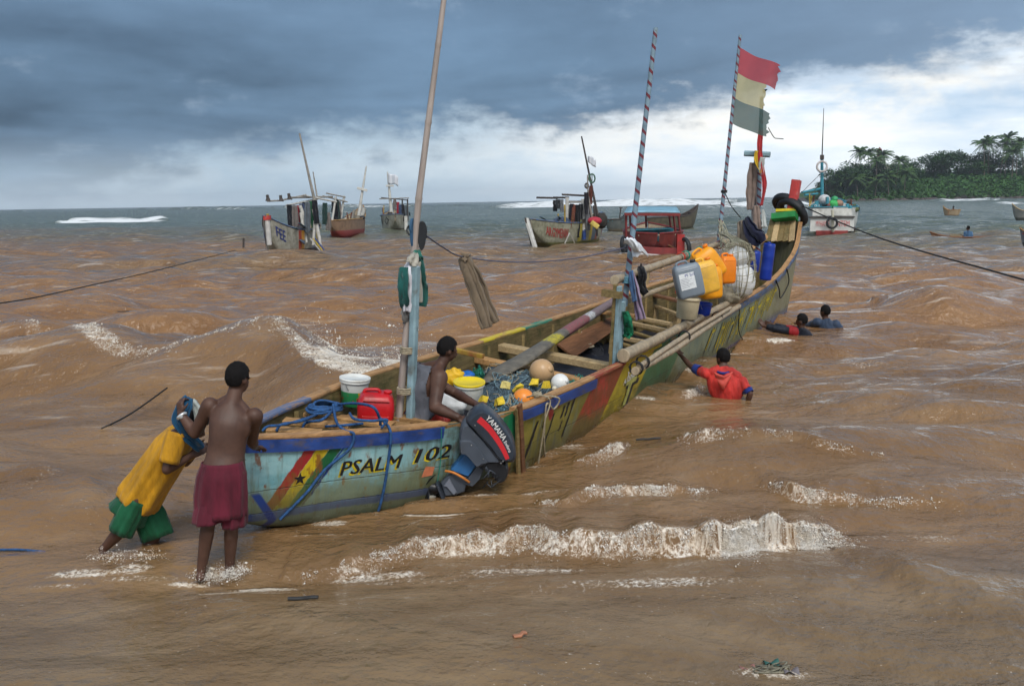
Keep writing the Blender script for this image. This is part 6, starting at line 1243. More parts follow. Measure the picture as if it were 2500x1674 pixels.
msk = tor & (rel > -.10) & (rel < Ls * 1.14) & ((lat < .125) | (rel < Ls * .60)) & ~((B.keys == 'neck') & (B.t > .45)) & ~(np.isin(B.keys, ['uaN', 'uaF', 'shN'])); B.cloth('vest', msk, CLO('greyvest', (.125, .132, .155)), .012, .008, 16)
B.cloth('shorts', B.where({'to6': (.2, 1), 'to7': (0, 1), 'thN': (0, .9), 'thF': (0, .9)}), CLO('redshorts', (.38, .022, .012)), .022, .010, 14)
# --- man in the red shirt, waist deep, reaching up to the gunwale
B = Body('person', 'man in a red hooded shirt with blue cuffs waist-deep beside the canoe', .011)
sL, sR = c8(530, 905, 13.78), c8(905, 985, 13.62); hL, hR = c8(650, 1300, 13.66), c8(850, 1310, 13.62)
torso(B, sL, sR, hL, hR, (-.35, .9, 0), 1.0); B.head(c8(700, 738, 13.85), (-.45, .88, -.05), (-.02, .03, 1), 1.05); B.cone('neck', c8(712, 880, 13.75), .066, c8(705, 800, 13.82), .06); B.cone('trapL', c8(600, 880, 13.76), .055, c8(690, 845, 13.78), .055); B.cone('trapR', c8(850, 925, 13.68), .055, c8(740, 850, 13.76), .055)
eL, wL = c8(375, 832, 14.05), c8(262, 708, 14.36); eR, wR = c8(985, 1110, 13.52), c8(955, 1225, 13.58); B.arm('L', sL, eL, wL, 1.0); B.arm('R', sR, eR, wR, 1.02); B.hand('haL', wL, c8(222, 640, 14.5), (-.2, .9, .2), .4, 1.1, -1); B.hand('haR', wR, c8(930, 1290, 13.62), (-1, 0, 0), .5, 1, 1)
B.leg('L', hL, hL + Vector((0, .05, -.42)), hL + Vector((0, 0, -.80)), hL + Vector((0, .15, -.82))); B.leg('R', hR, hR + Vector((0, .05, -.42)), hR + Vector((0, 0, -.80)), hR + Vector((0, .15, -.82))); m4 = B.finish(hairline=.012)
RS = CLO('redshirt', (.50, .035, .028), .65, .010); tor = {'to%d' % i: (0, 1) for i in range(9)}; tor.update({'trapL': (0, .75), 'trapR': (0, .75), 'shL': (0, 1), 'shR': (0, 1), 'uaL': (0, .42), 'uaR': (0, .62)}); B.cloth('shirt', B.where(tor), RS, .013, .011, 15)
B.cloth('cuff', B.where({'uaL': (.40, .80)}), CLO('cuff', (.012, .03, .19)), .024, .006, 14); B.cloth('cuff', B.where({'uaR': (.60, .95)}), CLO('cuff', (.012, .03, .19)), .024, .006, 14)
q = MB(); cc = c8(705, 905, 13.55)
q.grid(lambda u, v: cc + Vector(((u - .5) * .26 * (1 - .55 * v), -.035 * math.sin(u * 3.14) * (1 - v * .3) - .012 * math.sin(v * 9 + u * 4), -.02 - v * .20 * (1 - .5 * abs(u - .5)) + .05 * abs(2*u-1))), 14, 10, True, .02); B.garment('hood', q, mat('garment_hood', (.55, .075, .055), .7, .25, 9, .008, 45)); q = MB(); q.tube([c8(705, 880, 13.72) + Vector((math.cos(a) * .080, math.sin(a) * .075, .012 * math.sin(a))) for a in np.linspace(0, 6.2832, 20)], .014, 6); B.garment('collar', q, CLO('cuff', (.012, .03, .19)))
# --- two men up to their shoulders by the bow
B = Body('person', 'swimmer in a dark shirt with a red panel, arms stretched to the bow', .013); Y5 = 19.7
sL, sR = c8(1445, 470, Y5), c8(1610, 480, Y5 - .1); hL, hR = c8(1500, 720, Y5), c8(1590, 720, Y5); torso(B, sL, sR, hL, hR, (-.6, .7, 0), 1.1); B.head(c8(1522, 352, Y5), (-.75, .65, -.05), (0, 0, 1), 1.12); B.cone('neck', c8(1525, 470, Y5), .07, c8(1522, 410, Y5), .062); eL, wL = c8(1270, 440, Y5 + .1), c8(1125, 408, Y5 + .22); eR, wR = c8(1330, 430, Y5 + .25), c8(1215, 395, Y5 + .4); B.arm('L', sL, eL, wL, 1.25); B.arm('R', c8(1470, 455, Y5 + .15), eR, wR, 1.1); B.hand('haL', wL, c8(1072, 330, Y5 + .3), (-.3, .9, 0), .3, 1.1, -1, 1.2); B.hand('haR', wR, c8(1165, 380, Y5 + .45), (-.3, .9, 0), .3, 1.1, -1, 1.1)
B.finish(hairline=.012); NV_ = CLO('navy', (.010, .014, .026), .55); tor = {'to%d' % i: (0, 1) for i in range(9)}; tor.update({k: (0, 1) for k in ('shL', 'uaL', 'faL', 'shR', 'uaR', 'faR')}); tor.update({'fbL': (0, .7), 'fbR': (0, .6)}); mk = B.where(tor); xx = B.co[:, 0]; xa, xb = c8(1385, 470, Y5).x, c8(1475, 470, Y5).x; B.cloth('shirt', mk, NV_, .022, .010, 12); B.cloth('red_panel', mk & (xx > xa) & (xx < xb), CLO('redpanel', (.30, .012, .016), .6), .028, .010, 12)
B = Body('person', 'swimmer in a faded blue shirt farthest out by the bow', .013); Y6 = 20.7
sL, sR = c8(1690, 370, Y6), c8(1870, 390, Y6 - .1); torso(B, sL, sR, c8(1720, 620, Y6), c8(1830, 620, Y6), (-.4, .9, 0), 1.1); B.head(c8(1765, 258, Y6), (-.5, .85, -.05), (0, 0, 1), 1.1); B.cone('neck', c8(1770, 370, Y6), .07, c8(1766, 312, Y6), .062); eL, wL = c8(1600, 400, Y6 + .25), c8(1500, 400, Y6 + .5); eR, wR = c8(1935, 450, Y6 - .1), c8(1900, 560, Y6); B.arm('L', sL, eL, wL, 1.2); B.arm('R', sR, eR, wR, 1.2); B.hand('haL', wL, c8(1440, 390, Y6 + .6), (0, .9, 0), .3, 1, -1); B.hand('haR', wR, c8(1890, 640, Y6), (-1, 0, 0), .3, 1, 1); B.finish(hairline=.008)
tor = {'to%d' % i: (0, 1) for i in range(9)}; tor.update({k: (0, 1) for k in ('shL', 'uaL', 'faL', 'shR', 'uaR', 'faR')}); B.cloth('shirt', B.where(tor), CLO('fadedblue', (.035, .058, .105), .6), .024, .012, 12)
# ------------------------------------------------------------------ moored boats, farther out
INWD = woodmat('weathered_boards', (.52, .44, .32), (.27, .20, .13), (14, 1, 14), 1.5, (.12, .10, .07), .4)
def paint(name, lo, hi, base, red=(.22, .02, .02), z1=.22, dirt=.5, bands=()):
    """hull paint by height above the water, plus broad upright bands along the length"""
    m_, t, b = newmat(name); o = t.coord('Object'); x, y, z = t.xyz(o); n = t.noise(o, 2.6, 5, .65); nf = t.noise(t.v('MULTIPLY', o, (5, 5, 1)), 3, 4, .65)
    c = t.mix(t.lin(n, .35, .65), lo, hi)
    for a_, b_, col in bands: u = t.m('ADD', x, t.m('MULTIPLY', nf, .12)); c = t.mix(t.m('MULTIPLY', t.step(u, a_ - .03, a_ + .03), t.step(u, b_ + .03, b_ - .03)), c, col)
    c = t.mix(t.m('MULTIPLY', t.step(nf, .52, .68), dirt), c, (.11, .09, .045)); c = t.mix(t.step(t.m('ADD', z, t.m('MULTIPLY', n, .12)), z1 + .06, z1 + .02), c, base); t.put(b.inputs['Base Color'], c); b.inputs['Roughness'].default_value = .55; return m_
def canoe(name, label, bow, stern, B, zb, zm, zs, hm, k_in=INWD, thw=6, rim=BLUEG, cat='boat', keel=-.35, rock=0.0, full=.55, lift=.22):
    """open boat from bow to stern (waterline points); returns thing and a local-frame helper"""
    bow, stern = Vector(bow), Vector(stern); d = (bow - stern); d.z = 0; L = d.length; mid = (bow + stern) / 2; F = frame((mid.x, mid.y, lift), d) @ Matrix.Rotation(rock, 4, 'X'); t = thing(name, label, cat, mat4=F); DENTS.append(((mid.x, mid.y), (d.normalized().x, d.normalized().y), L, B))
    def zz(u): a = abs(u); e = zb if u > 0 else zs; return zm + (e - zm) * a**2.6
    def wid(u): return max(.03, (1 - abs(u)**3.2)) * B / 2 if full < .5 else max(.05, 1 - abs(u)**2.4) * B / 2
    def kz(u): return keel + (zz(u) * .55 - keel) * max(0, abs(u) - .55)**2 / .2025
    def sec(u, v, out=1.0):
        a = abs(v); f = float(_ff(a)); g = float(_fg(a)); return Vector((u * L / 2 * (1 - .10 * (1 - a) * (1 if abs(u) > .5 else abs(u) / .5)), math.copysign(1, v) * wid(u) * f * out, kz(u) + (zz(u) - kz(u)) * g))
    q = MB(); q.grid(lambda u, v: sec(2*u-1, 2*v-1), 36, 16, True); q.build('hull', hm, t)
    q = MB(); q.grid(lambda u, v: sec((2*u-1) * .985, (2*v-1), .93) + Vector((0, 0, .12 * (1 - abs(2*v-1)) + (-.02 if abs(2*v-1) > .95 else 0))), 30, 12, True, flip=True); q.build('inside', k_in, t)
    for sg in (-1, 1): q = MB(); q.tube([sec(u, sg) + Vector((0, 0, .02)) for u in np.linspace(-.99, .99, 24)], .045, 4, smooth=False); q.build('gunwale', rim, t)
    for i in range(thw): u = -.72 + 1.44 * i / max(1, thw - 1); w_ = wid(u) * .95; z_ = zz(u) - .10; q = MB(); q.beam((u * L / 2, -w_, z_), (u * L / 2, w_, z_), .20, .06); q.build('thwart', k_in, t)
    t['L'] = L; del t['L']; Fi = F.inverted()
    return t, (lambda x, y, Y: Fi @ W(x, y, Y)), sec, L
def pole(t, pts, r, m_, name='pole', r1=None): q = MB(); n = len(pts); q.tube(pts, [lerp(r, r1 if r1 else r, i / (n - 1)) for i in range(n)], 6); return q.build(name, m_, t)
def pplank(t, a, b, w, h, m_, name='plank', up=(0, 0, 1)): q = MB(); q.beam(a, b, w, h, up); return q.build(name, m_, t)
WHITEW = mat('white_timber', (.55, .54, .50), .6, .2, 3, .004, 18, dirt=.4, dirtcol=(.25, .22, .18)); DARKW = mat('dark_timber', (.06, .05, .045), .7, .4, 3); GREYW = mat('grey_timber', (.26, .24, .21), .7, .3, 3, dirt=.4); TEAL = mat('teal_paint', (.05, .26, .33), .5, .25, 3, .003, 18, dirt=.4, dirtcol=(.22, .22, .20)); REDP = mat('red_boat_paint', (.19, .028, .026), .5, .3, 3, .003, 18, dirt=.4, dirtcol=(.10, .05, .04))
def far_text(t, sec, txt, u0, u1, v0, v1, sg, m_, sh=0.0):
    vs, fs = text_mesh(txt, 1, sh, 1, 1, .25, .02); xs = [v.x for v in vs]; ysv = [v.y for v in vs]; q = MB(); out = []
    for v in vs:
        a = (v.x - min(xs)) / (max(xs) - min(xs)); b = (v.y - min(ysv)) / (max(ysv) - min(ysv)); p = sec(lerp(u0, u1, a), sg * lerp(v0, v1, b)); out.append(p + Vector((0, sg * (.03 + v.z * 4), 0)))
    q.add(out, fs); q.build('lettering', m_, t)
ORD = ['first', 'second', 'third', 'fourth', 'fifth', 'sixth', 'seventh', 'eighth', 'ninth', 'tenth', 'eleventh', 'twelfth', 'thirteenth', 'fourteenth', 'fifteenth', 'sixteenth', 'seventeenth', 'eighteenth', 'nineteenth']
TENS = {20: 'twent', 30: 'thirt', 40: 'fort'}
def ordn(k):
    k += 1
    if k < 20: return ORD[k - 1]
    a, b = k // 10 * 10, k % 10; return TENS[a] + ('ieth' if b == 0 else 'y-' + ORD[b - 1])
def cname(c):
    m_ = max(c)
    if m_ < .025: return 'black'
    if c[0] > 2.5 * c[1]: return 'red' if c[1] < .05 else 'orange'
    if c[2] > 1.5 * c[0] and c[2] >= c[1]: return 'blue'
    if c[1] > 1.3 * c[0]: return 'dark green'
    return 'grey' if m_ > .08 else 'dark grey'
def garments(label, group, spots, Y, cols, seed, w=.34, h=.85):
    rs = random.Random(seed)
    for i, (x, y, hh) in enumerate(spots):
        yy = Y + rs.uniform(-.5, .5); p0 = W(x, y, yy); sx = rs.uniform(-.12, .12); rag([p0, p0 + Vector((sx * .5, 0, -hh * h * .5)), p0 + Vector((sx, .0, -hh * h))], [w * .7, w * rs.uniform(.8, 1.2), w * rs.uniform(.5, .9)], CL('far%d' % (i % len(cols)) + str(seed), cols[i % len(cols)]), 'garment', None, .03, seed * 40 + i, label='%s garment %s, %s from the left' % (cname(cols[i % len(cols)]), label, ordn(sorted(range(len(spots)), key=lambda j: spots[j][0]).index(i))), cat='clothing', group=group)
def clutter(t, sec, n, seed, u0=-.8, u1=.6, h=.75):
    """odds and ends stowed in a boat"""
    rs = random.Random(seed); C_ = ((.03, .03, .035), (.05, .09, .12), (.30, .26, .20), (.16, .05, .03), (.10, .12, .05), (.40, .38, .33), (.06, .05, .04), (.45, .30, .05))
    for k in range(n):
        u = rs.uniform(u0, u1); p = sec(u, rs.uniform(-.7, .7) or .1); top = sec(u, 1.0).z; p.z = top + rs.uniform(-.25, .15); c_ = C_[k % 8]; m_ = mat('stow_%d' % (k % 8), c_, .8, .5, 5, .02, 14); q = MB(); kind = k % 4
        if kind == 0: q.ball(p, rs.uniform(.2, .4) * h, 10, 7, (1.3, 1, .7)); q.build('gear_bundle', m_, t)
        elif kind == 1: q.beam(p + Vector((-.6, rs.uniform(-.4, .4), -.1)), p + Vector((.7, rs.uniform(-.4, .4), .25)), .12, .05); q.build('loose_board', m_, t)
        elif kind == 2: q.box(p, (rs.uniform(.3, .6) * h, rs.uniform(.3, .5) * h, rs.uniform(.3, .6) * h), Matrix.Rotation(rs.uniform(0, 3), 3, 'Z')); q.build('box', m_, t)
        else: q.tube([p + Vector((0, 0, -.3)), p + Vector((rs.uniform(-.3, .3), rs.uniform(-.3, .3), rs.uniform(.6, 1.3)))], .05, 5); q.build('stick', m_, t)
# A: lettered white boat at left
ptA = paint('boat_white_bow', (.18, .17, .13), (.36, .35, .29), (.035, .02, .016), z1=.20, dirt=.6, bands=((-1.6, -.9, (.42, .30, .03)), (-.9, -.2, (.24, .27, .32)), (.9, 1.25, (.46, .22, .02)), (1.25, 1.55, (.30, .04, .02))))
tA, lA, secA, LA = canoe('fishing_boat', 'white fishing boat with blue lettering on its bow and clothes drying on frames', W(612, 586, 50.0), W(728, 572, 57.5), 2.0, 2.05, 1.15, 1.6, ptA, rock=.04)
pole(tA, [lA(616, 560, 50.2), lA(611, 500, 50.2)], .14, mat('white_red_stem', (.5, .48, .45), .6, .2, 3), 'stem_post'); q = MB(); q.box(lA(611, 498, 50.2), (.3, .3, .22)); q.build('stem_head', mat('red_stem', (.46, .045, .04)), tA)
far_text(tA, secA, 'FEE', .86, .70, .62, .86, 1, mat('blue_letter', (.02, .035, .16), .5)); far_text(tA, secA, 'NEHI', .55, .88, .55, .88, -1, mat('blue_letter', (.02, .035, .16), .5)); 
for (a, b, r) in (((704, 520), (686, 470), .10), ((716, 560), (720, 505), .08), ((731, 548), (720, 488), .09), ((676, 572), (664, 488), .11), ((700, 555), (688, 486), .10), ((733, 560), (716, 478), .08)): pole(tA, [lA(*a, 53), lA(*b, 53)], r, WHITEW, 'frame_post')
pole(tA, [lA(611, 460, 52.5), lA(640, 459, 53), lA(700, 446, 54)], .05, GREYW, 'cross_pole'); pole(tA, [lA(662, 452, 53), lA(760, 450, 56)], .06, GREYW, 'cross_pole'); pole(tA, [lA(655, 470, 53), lA(726, 455, 55)], .06, WHITEW, 'cross_pole'); pole(tA, [lA(700, 448, 54), lA(770, 462, 56)], .05, WHITEW, 'cross_pole')
for x, y in ((613, 455), (643, 456), (662, 452)): q = MB(); q.tube([lA(x, y + 5, 52.6), lA(x, y - 8, 52.6)], [.16, .03], 6); q.box(lA(x - 1, y - 3, 52.6), (.12, .12, .3)); q.build('float_marker', DARKW, tA)
pole(tA, [lA(722, 470, 54), lA(706, 400, 54), lA(685, 305, 54)], .09, GREYW, 'mast', .05); pole(tA, [lA(726, 455, 55), lA(716, 393, 55)], .05, GREYW, 'mast', .03)
q = MB(); q.grid(lambda u, v: lA(650 + 46 * u, 548 - 16 * math.sin(u * 3) + 14 * v, 53.2 - v), 10, 5, True, .05); q.build('tarpaulin', mat('slate_tarp', (.06, .075, .11), .5, .3, 3), tA); q = MB(); q.lathe([(.20, 0), (.22, .5), (.33, .52), (.33, .62)], 12, Matrix.Translation(lA(648, 545, 52))); q.build('drum', WHITEW, tA)
for dx, c_ in ((0, (.50, .36, .03)), (5, (.02, .05, .2)), (-6, (.45, .43, .4))): pplank(tA, lA(716 + dx, 545, 52), lA(737 + dx, 572, 52), .10, .05, mat('oar_%d' % dx, c_, .5), 'oar')
cols = ((.012, .014, .02), (.02, .05, .045), (.16, .14, .13), (.28, .02, .035), (.04, .06, .12), (.012, .012, .015), (.10, .12, .14), (.02, .10, .05))
garments('drying on the white lettered boat', 'washing on the lettered boat', [(662, 468, 1.6), (668, 472, 1.7), (675, 470, 1.5), (682, 470, 1.9), (690, 466, 1.8), (697, 462, 1.9), (704, 462, 1.7), (712, 460, 1.5), (719, 458, 1.3), (744, 464, 1.2), (750, 486, 1.0)], 53, cols, 3, .32, .95)
clutter(tA, secA, 26, 1)
# B: brown canoe behind, cross-shaped mast
ptB = paint('boat_brown_red', (.20, .12, .07), (.34, .20, .12), (.30, .05, .045), z1=.42, dirt=.3)
tB, lB, secB, LB = canoe('fishing_canoe', 'brown and red canoe with a cross-shaped mast behind the lettered boat', W(832, 526, 89), W(757, 540, 79), 2.1, 2.4, 1.25, 1.2, ptB, thw=8, rim=WOOD)
pole(tB, [lB(818, 512, 86), lB(829, 435, 86), lB(838, 380, 86)], .17, WHITEW, 'mast', .06); pplank(tB, lB(817, 430, 85.8), lB(840, 436, 85.8), .12, .22, WHITEW, 'cross_bar'); pole(tB, [lB(825, 500, 87), lB(834, 476, 87)], .2, WHITEW, 'stem_post')
pole(tB, [lB(780, 500, 81), lB(787, 448, 81)], .09, WHITEW, 'frame_post'); pole(tB, [lB(760, 505, 80), lB(768, 450, 80)], .09, WHITEW, 'frame_post'); pole(tB, [lB(738, 448, 80), lB(795, 462, 81)], .06, GREYW, 'cross_pole'); pole(tB, [lB(746, 442, 80), lB(790, 451, 81)], .06, GREYW, 'cross_pole'); pole(tB, [lB(806, 500, 84), lB(810, 480, 84)], .12, GREYW, 'frame_post')
garments('on the pole of the brown canoe', 'washing on the brown canoe', [(764, 458, 1.4), (769, 456, 1.6), (773, 460, 1.7)], 80.5, cols, 5, .5, 1.1)
clutter(tB, secB, 12, 2, -.7, .3)
# C: pale boat with a white flag
ptC = paint('boat_pale', (.26, .24, .18), (.44, .42, .34), (.14, .06, .04), z1=.12, dirt=.7)
tC, lC, secC, LC = canoe('fishing_boat', 'pale fishing boat flying a white flag, left of the bamboo mast', W(905, 530, 93), W(900, 518, 103), 2.6, 1.5, 1.35, 2.0, ptC, thw=7)
pole(tC, [lC(896, 498, 97), lC(891, 440, 97), lC(886, 393, 97)], .20, WHITEW, 'mast', .06); pplank(tC, lC(883, 425, 96.8), lC(901, 425, 96.8), .1, .18, WHITEW, 'cross_bar'); q = MB(); q.grid(lambda u, v: lC(887 + 24 * u, 394 + 10 * u + (24 - 2 * u) * v + 2 * math.sin(u * 7), 97 - .3 * math.sin(u * 6)), 10, 6, True, .02); q.build('flag', mat('white_flag', (.62, .64, .68), .8, .1, 3), tC)
pole(tC, [lC(868, 455, 96), lC(935, 453, 98)], .06, GREYW, 'cross_pole'); pole(tC, [lC(872, 452, 98), lC(932, 458, 95)], .05, DARKW, 'cross_pole')
for x in (920, 932): pole(tC, [lC(x + 1, 505, 95), lC(x, 455, 95)], .07, DARKW, 'frame_post')
for x in (928,): pplank(tC, lC(x, 494, 94), lC(x + 1, 530, 94), .3, .1, WHITEW, 'bow_plank', (1, 0, 0))
far_text(tC, secC, 'O', .55, .80, .60, .92, -1, LBLK); far_text(tC, secC, 'N', .10, .40, .60, .92, -1, LBLK)
garments('on the pale boat with the white flag', 'washing on the pale boat', [(903, 455, 1.0), (910, 462, 1.4), (915, 468, 1.5), (921, 468, 1.6), (926, 470, 1.7), (930, 470, 1.4)], 95, cols[2:], 7, .34, 1.0)
clutter(tC, secC, 18, 3, -.5, .7)
# D: decked boat with wheelhouse frame in the middle
ptD = paint('boat_many_bands', (.18, .18, .12), (.36, .35, .26), (.16, .16, .05), z1=.10, dirt=.7, bands=((-1.9, -1.5, (.28, .06, .03)), (-1.5, -.9, (.09, .12, .16)), (-.9, -.5, (.45, .33, .04)), (.5, .9, (.40, .34, .05))))
tD, lD, secD, LD = canoe('fishing_boat', 'fishing boat with posts, hung gear and a tall leaning pole, centre of the bay', W(1210, 567, 58), W(1378, 552, 66), 2.5, 1.5, 1.2, 1.7, ptD, rock=-.04)
far_text(tD, secD, 'ARGYMENW', .80, .42, .58, .84, 1, mat('red_letter', (.34, .03, .03), .6)); far_text(tD, secD, 'OUR', -.66, -.84, .45, .85, 1, mat('red_letter', (.34, .03, .03), .6)); pplank(tD, lD(1204, 500, 58), lD(1224, 566, 57.5), .25, .2, WHITEW, 'stem_post', (0, 1, 0)); pplank(tD, lD(1202, 498, 57.9), lD(1216, 560, 57.8), .12, .1, DARKW, 'stem_post', (0, 1, 0))
for a, b, m_, r in (((1298, 548), (1297, 452), WHITEW, .12), ((1336, 545), (1333, 455), WHITEW, .12), ((1312, 540), (1308, 480), WHITEW, .09), ((1366, 540), (1358, 470), DARKW, .08), ((1357, 515), (1345, 450), GREYW, .08), ((1298, 552), (1298, 520), BLUEP, .13), ((1336, 548), (1336, 525), BLUEP, .13)): pole(tD, [lD(*a, 61), lD(*b, 61)], r, m_, 'frame_post')
for a, b in (((1266, 452), (1300, 452)), ((1286, 445), (1345, 448)), ((1296, 462), (1356, 462)), ((1228, 452), (1275, 453)), ((1300, 474), (1350, 470))): pole(tD, [lD(*a, 61), lD(*b, 62)], .07, DARKW if a[1] < 455 else GREYW, 'cross_pole')
pole(tD, [lD(1372, 520, 62), lD(1352, 420, 62), lD(1330, 312, 62)], .10, DARKW, 'mast', .05); pole(tD, [lD(1345, 462, 61), lD(1344, 400, 61)], .05, GREYW, 'mast'); q = MB(); q.grid(lambda u, v: lD(1345 + 18 * u, 357 + 10 * u * u + (20 - 10 * abs(u - .6)) * v, 61.5 - .2 * math.sin(u * 6)), 8, 5, True, .02); q.build('flag', mat('white_flag', (.62, .64, .68), .8, .1, 3), tD)
for x, y, r in ((1354, 408, 9), (1342, 425, 5)): q = MB(); q.tube([lD(x + r * .75 * math.cos(a), y + r * 1.1 * math.sin(a), 61) for a in np.linspace(0, 6.283, 18)], .05, 5); q.tube([lD(x, y - r, 61), lD(x, y + r, 61)], .03, 4); q.build('hoop', DARKW if r < 8 else mat('green_hoop', (.05, .12, .08), .6), tD)
q = MB(); q.box(lD(1283, 540, 61.5), (1.2, 1.3, .85)); q.build('crate', mat('grey_crate', (.16, .18, .20), .6, .3, 5), tD)
for i in range(5): pplank(tD, lD(1262, 531 + i * 5.2, 60.2), lD(1306, 531 + i * 5.2, 60.2), .06, .10, mat('crate_slat', (.24, .26, .28), .6), 'crate_slat')
pplank(tD, lD(1352, 508, 60), lD(1368, 520, 60), .3, .3, mat('yellow_box', (.55, .42, .10), .6, .4, 4), 'box'); q = MB(); q.ball(lD(1360, 505, 60.5), .42, 12, 8, (1.2, 1, .6)); q.build('bundle', mat('red_bundle', (.40, .03, .05), .8, .4, 6), tD); q = MB(); q.ball(lD(1376, 505, 61), .38, 14, 10, (1, 1, 1.3)); q.build('net_bundle', mat('dark_net', (.035, .03, .025), .9, .6, 8, .03, 20), tD); q = MB(); q.ball(lD(1284, 518, 60.5), .75, 14, 10, (1.3, .8, .8)); q.build('net_bundle', mat('blue_net', (.05, .07, .11), .9, .8, 8, .03, 20), tD)
pplank(tD, lD(1290, 560, 59.2), lD(1303, 532, 59.2), .2, .05, WHITEW, 'leaning_board'); pplank(tD, lD(1317, 562, 59.2), lD(1303, 532, 59.2), .15, .05, GREYW, 'leaning_board')
garments('hung on the boat in mid bay', 'gear hung on the middle boat', [(1270, 458, .7), (1276, 456, .6), (1284, 456, .8), (1302, 468, 1.7), (1308, 466, 2.0), (1315, 468, 2.2), (1322, 468, 2.1), (1329, 466, 1.9), (1342, 466, 1.7), (1349, 470, 1.5), (1341, 440, 1.4), (1352, 425, 1.2)], 61, ((.012, .013, .015), (.03, .035, .04), (.16, .17, .18), (.02, .025, .03), (.015, .015, .02), (.10, .03, .02)), 9, .30, .95)
clutter(tD, secD, 34, 4, -.85, .5)
# E: small red cabin boat with canopy, stern towards the beach
tE, lE, secE, LE = canoe('cabin_boat', 'small red boat with a turquoise cabin and a blue canopy on red posts', W(1480, 560, 53), W(1506, 592, 46.6), 2.9, 1.3, .95, .90, paint('boat_red', (.13, .022, .020), (.22, .042, .034), (.17, .022, .02), z1=.05, dirt=.3), rim=REDP, thw=2, full=.4)
pplank(tE, lE(1452, 578, 46.9), lE(1560, 583, 46.9), .10, .62, REDP, 'transom'); q = MB(); q.box(lE(1490, 543, 49.2), (1.4, 2.0, .9)); q.build('cabin', TEAL, tE); pplank(tE, lE(1448, 526, 48.4), lE(1532, 522, 48.4), .9, .06, TEAL, 'cabin_roof')
pplank(tE, lE(1465, 546, 48.2), lE(1492, 546, 48.2), .03, .62, mat('dark_opening', (.006, .007, .008), .8), 'cabin_doorway')
for i in range(6): pplank(tE, lE(1508 + i * 5, 533, 48.0 + i * .06), lE(1508 + i * 5.2, 562, 48.0), .07, .04, (GREYW, TEAL)[i % 2], 'cabin_board', (0, 1, 0))
for a, b, Y in (((1432, 545), (1432, 487), 47.6), ((1444, 545), (1440, 487), 49.8), ((1478, 520), (1477, 487), 50.2), ((1547, 548), (1540, 490), 49.5), ((1537, 540), (1530, 488), 50.4), ((1558, 548), (1551, 488), 47.8)): pole(tE, [lE(*a, Y), lE(*b, Y)], .055, REDP, 'canopy_post')
q = MB(); q.grid(lambda u, v: lE(1428 + 8 * v + (127 - 16 * v) * u, 488 - 12 * v - 1.5 * math.sin(u * 3.14) , 47.4 + 3.2 * v), 8, 5, True, .07, flip=True); q.build('canopy', mat('canopy_blue', (.20, .38, .48), .5, .25, 2, .003, 18, dirt=.3), tE); pplank(tE, lE(1428, 490, 47.35), lE(1556, 491, 47.35), .06, .14, REDP, 'canopy_fascia'); q = MB(); q.box(lE(1556, 560, 47.0), (.45, .35, 1.0)); q.build('bow_post', mat('bright_red', (.33, .025, .022), .5, .2, 4, dirt=.3), tE); pplank(tE, lE(1520, 556, 47.5), lE(1550, 572, 47.5), .7, .06, WOODR, 'seat'); q = MB(); q.ball(lE(1498, 572, 47.3), .35, 12, 8, (1.3, 1, .6)); q.build('bundle', BLKPL, tE)
def small_tyre(label, c, R_, ax): t = tyre(label, c, ax, R_, R_ * .34); t['group'] = 'tyre fenders'; return t
small_tyre('tyre fender on the left side of the red cabin boat', W(1428, 560, 47.0), .42, (1, -.5, .1)); small_tyre('tyre fender nearer the camera on the left of the red cabin boat', W(1436, 572, 46.5), .40, (1, -.8, 0)); small_tyre('tyre fender on the right side of the red cabin boat', W(1566, 566, 46.8), .48, (1, .4, .1))
# F, F2: dark dugouts behind
canoe('dugout_canoe', 'dark weathered dugout lying behind the red cabin boat', W(1597, 522, 88), W(1478, 528, 84), 1.3, 2.0, .95, .9, paint('boat_dark', (.055, .045, .03), (.12, .10, .06), (.045, .04, .02), z1=.1, dirt=.4), DARKW, 3, DARKW)
tF, lF, _, _ = canoe('dugout_canoe', 'dark dugout with a turquoise inside right of the middle boat', W(1438, 520, 84), W(1384, 528, 84), 1.3, 1.9, .85, .8, paint('boat_dark2', (.05, .055, .055), (.10, .11, .10), (.10, .08, .05), z1=.1, dirt=.4), TEAL, 5, DARKW); pole(tF, [lF(1417, 500, 85), lF(1420, 474, 85)], .06, DARKW, 'tiller_post'); pplank(tF, lF(1416, 475, 85), lF(1424, 475, 85), .08, .08, DARKW, 'tiller')
# G: white and blue boat at right, stern on
ptG = paint('boat_white_blue', (.50, .50, .47), (.66, .66, .63), (.22, .035, .03), z1=.26, dirt=.35)
tG, lG, secG, LG = canoe('fishing_boat', 'white and turquoise fishing boat seen from its stern near the headland', W(1905, 520, 81), W(1902, 540, 70.5), 3.7, 2.4, 1.7, 1.75, ptG, TEAL, 2, TEAL, full=.4)
pplank(tG, lG(1852, 513, 70.3), lG(1952, 512, 70.3), .22, 1.05, mat('transom_white', (.58, .58, .55), .5, .15, 3, dirt=.35, dirtcol=(.3, .25, .2)), 'transom'); pplank(tG, lG(1850, 497, 70.15), lG(1954, 496, 70.15), .2, .10, DARKW, 'transom_rail'); pplank(tG, lG(1858, 486, 70.6), lG(1948, 485, 70.6), .1, .5, WHITEW, 'bulwark'); pplank(tG, lG(1866, 533, 70.2), lG(1938, 533, 70.2), .2, .35, mat('boot_red', (.24, .035, .03), .5, .3, 3), 'boot_board')
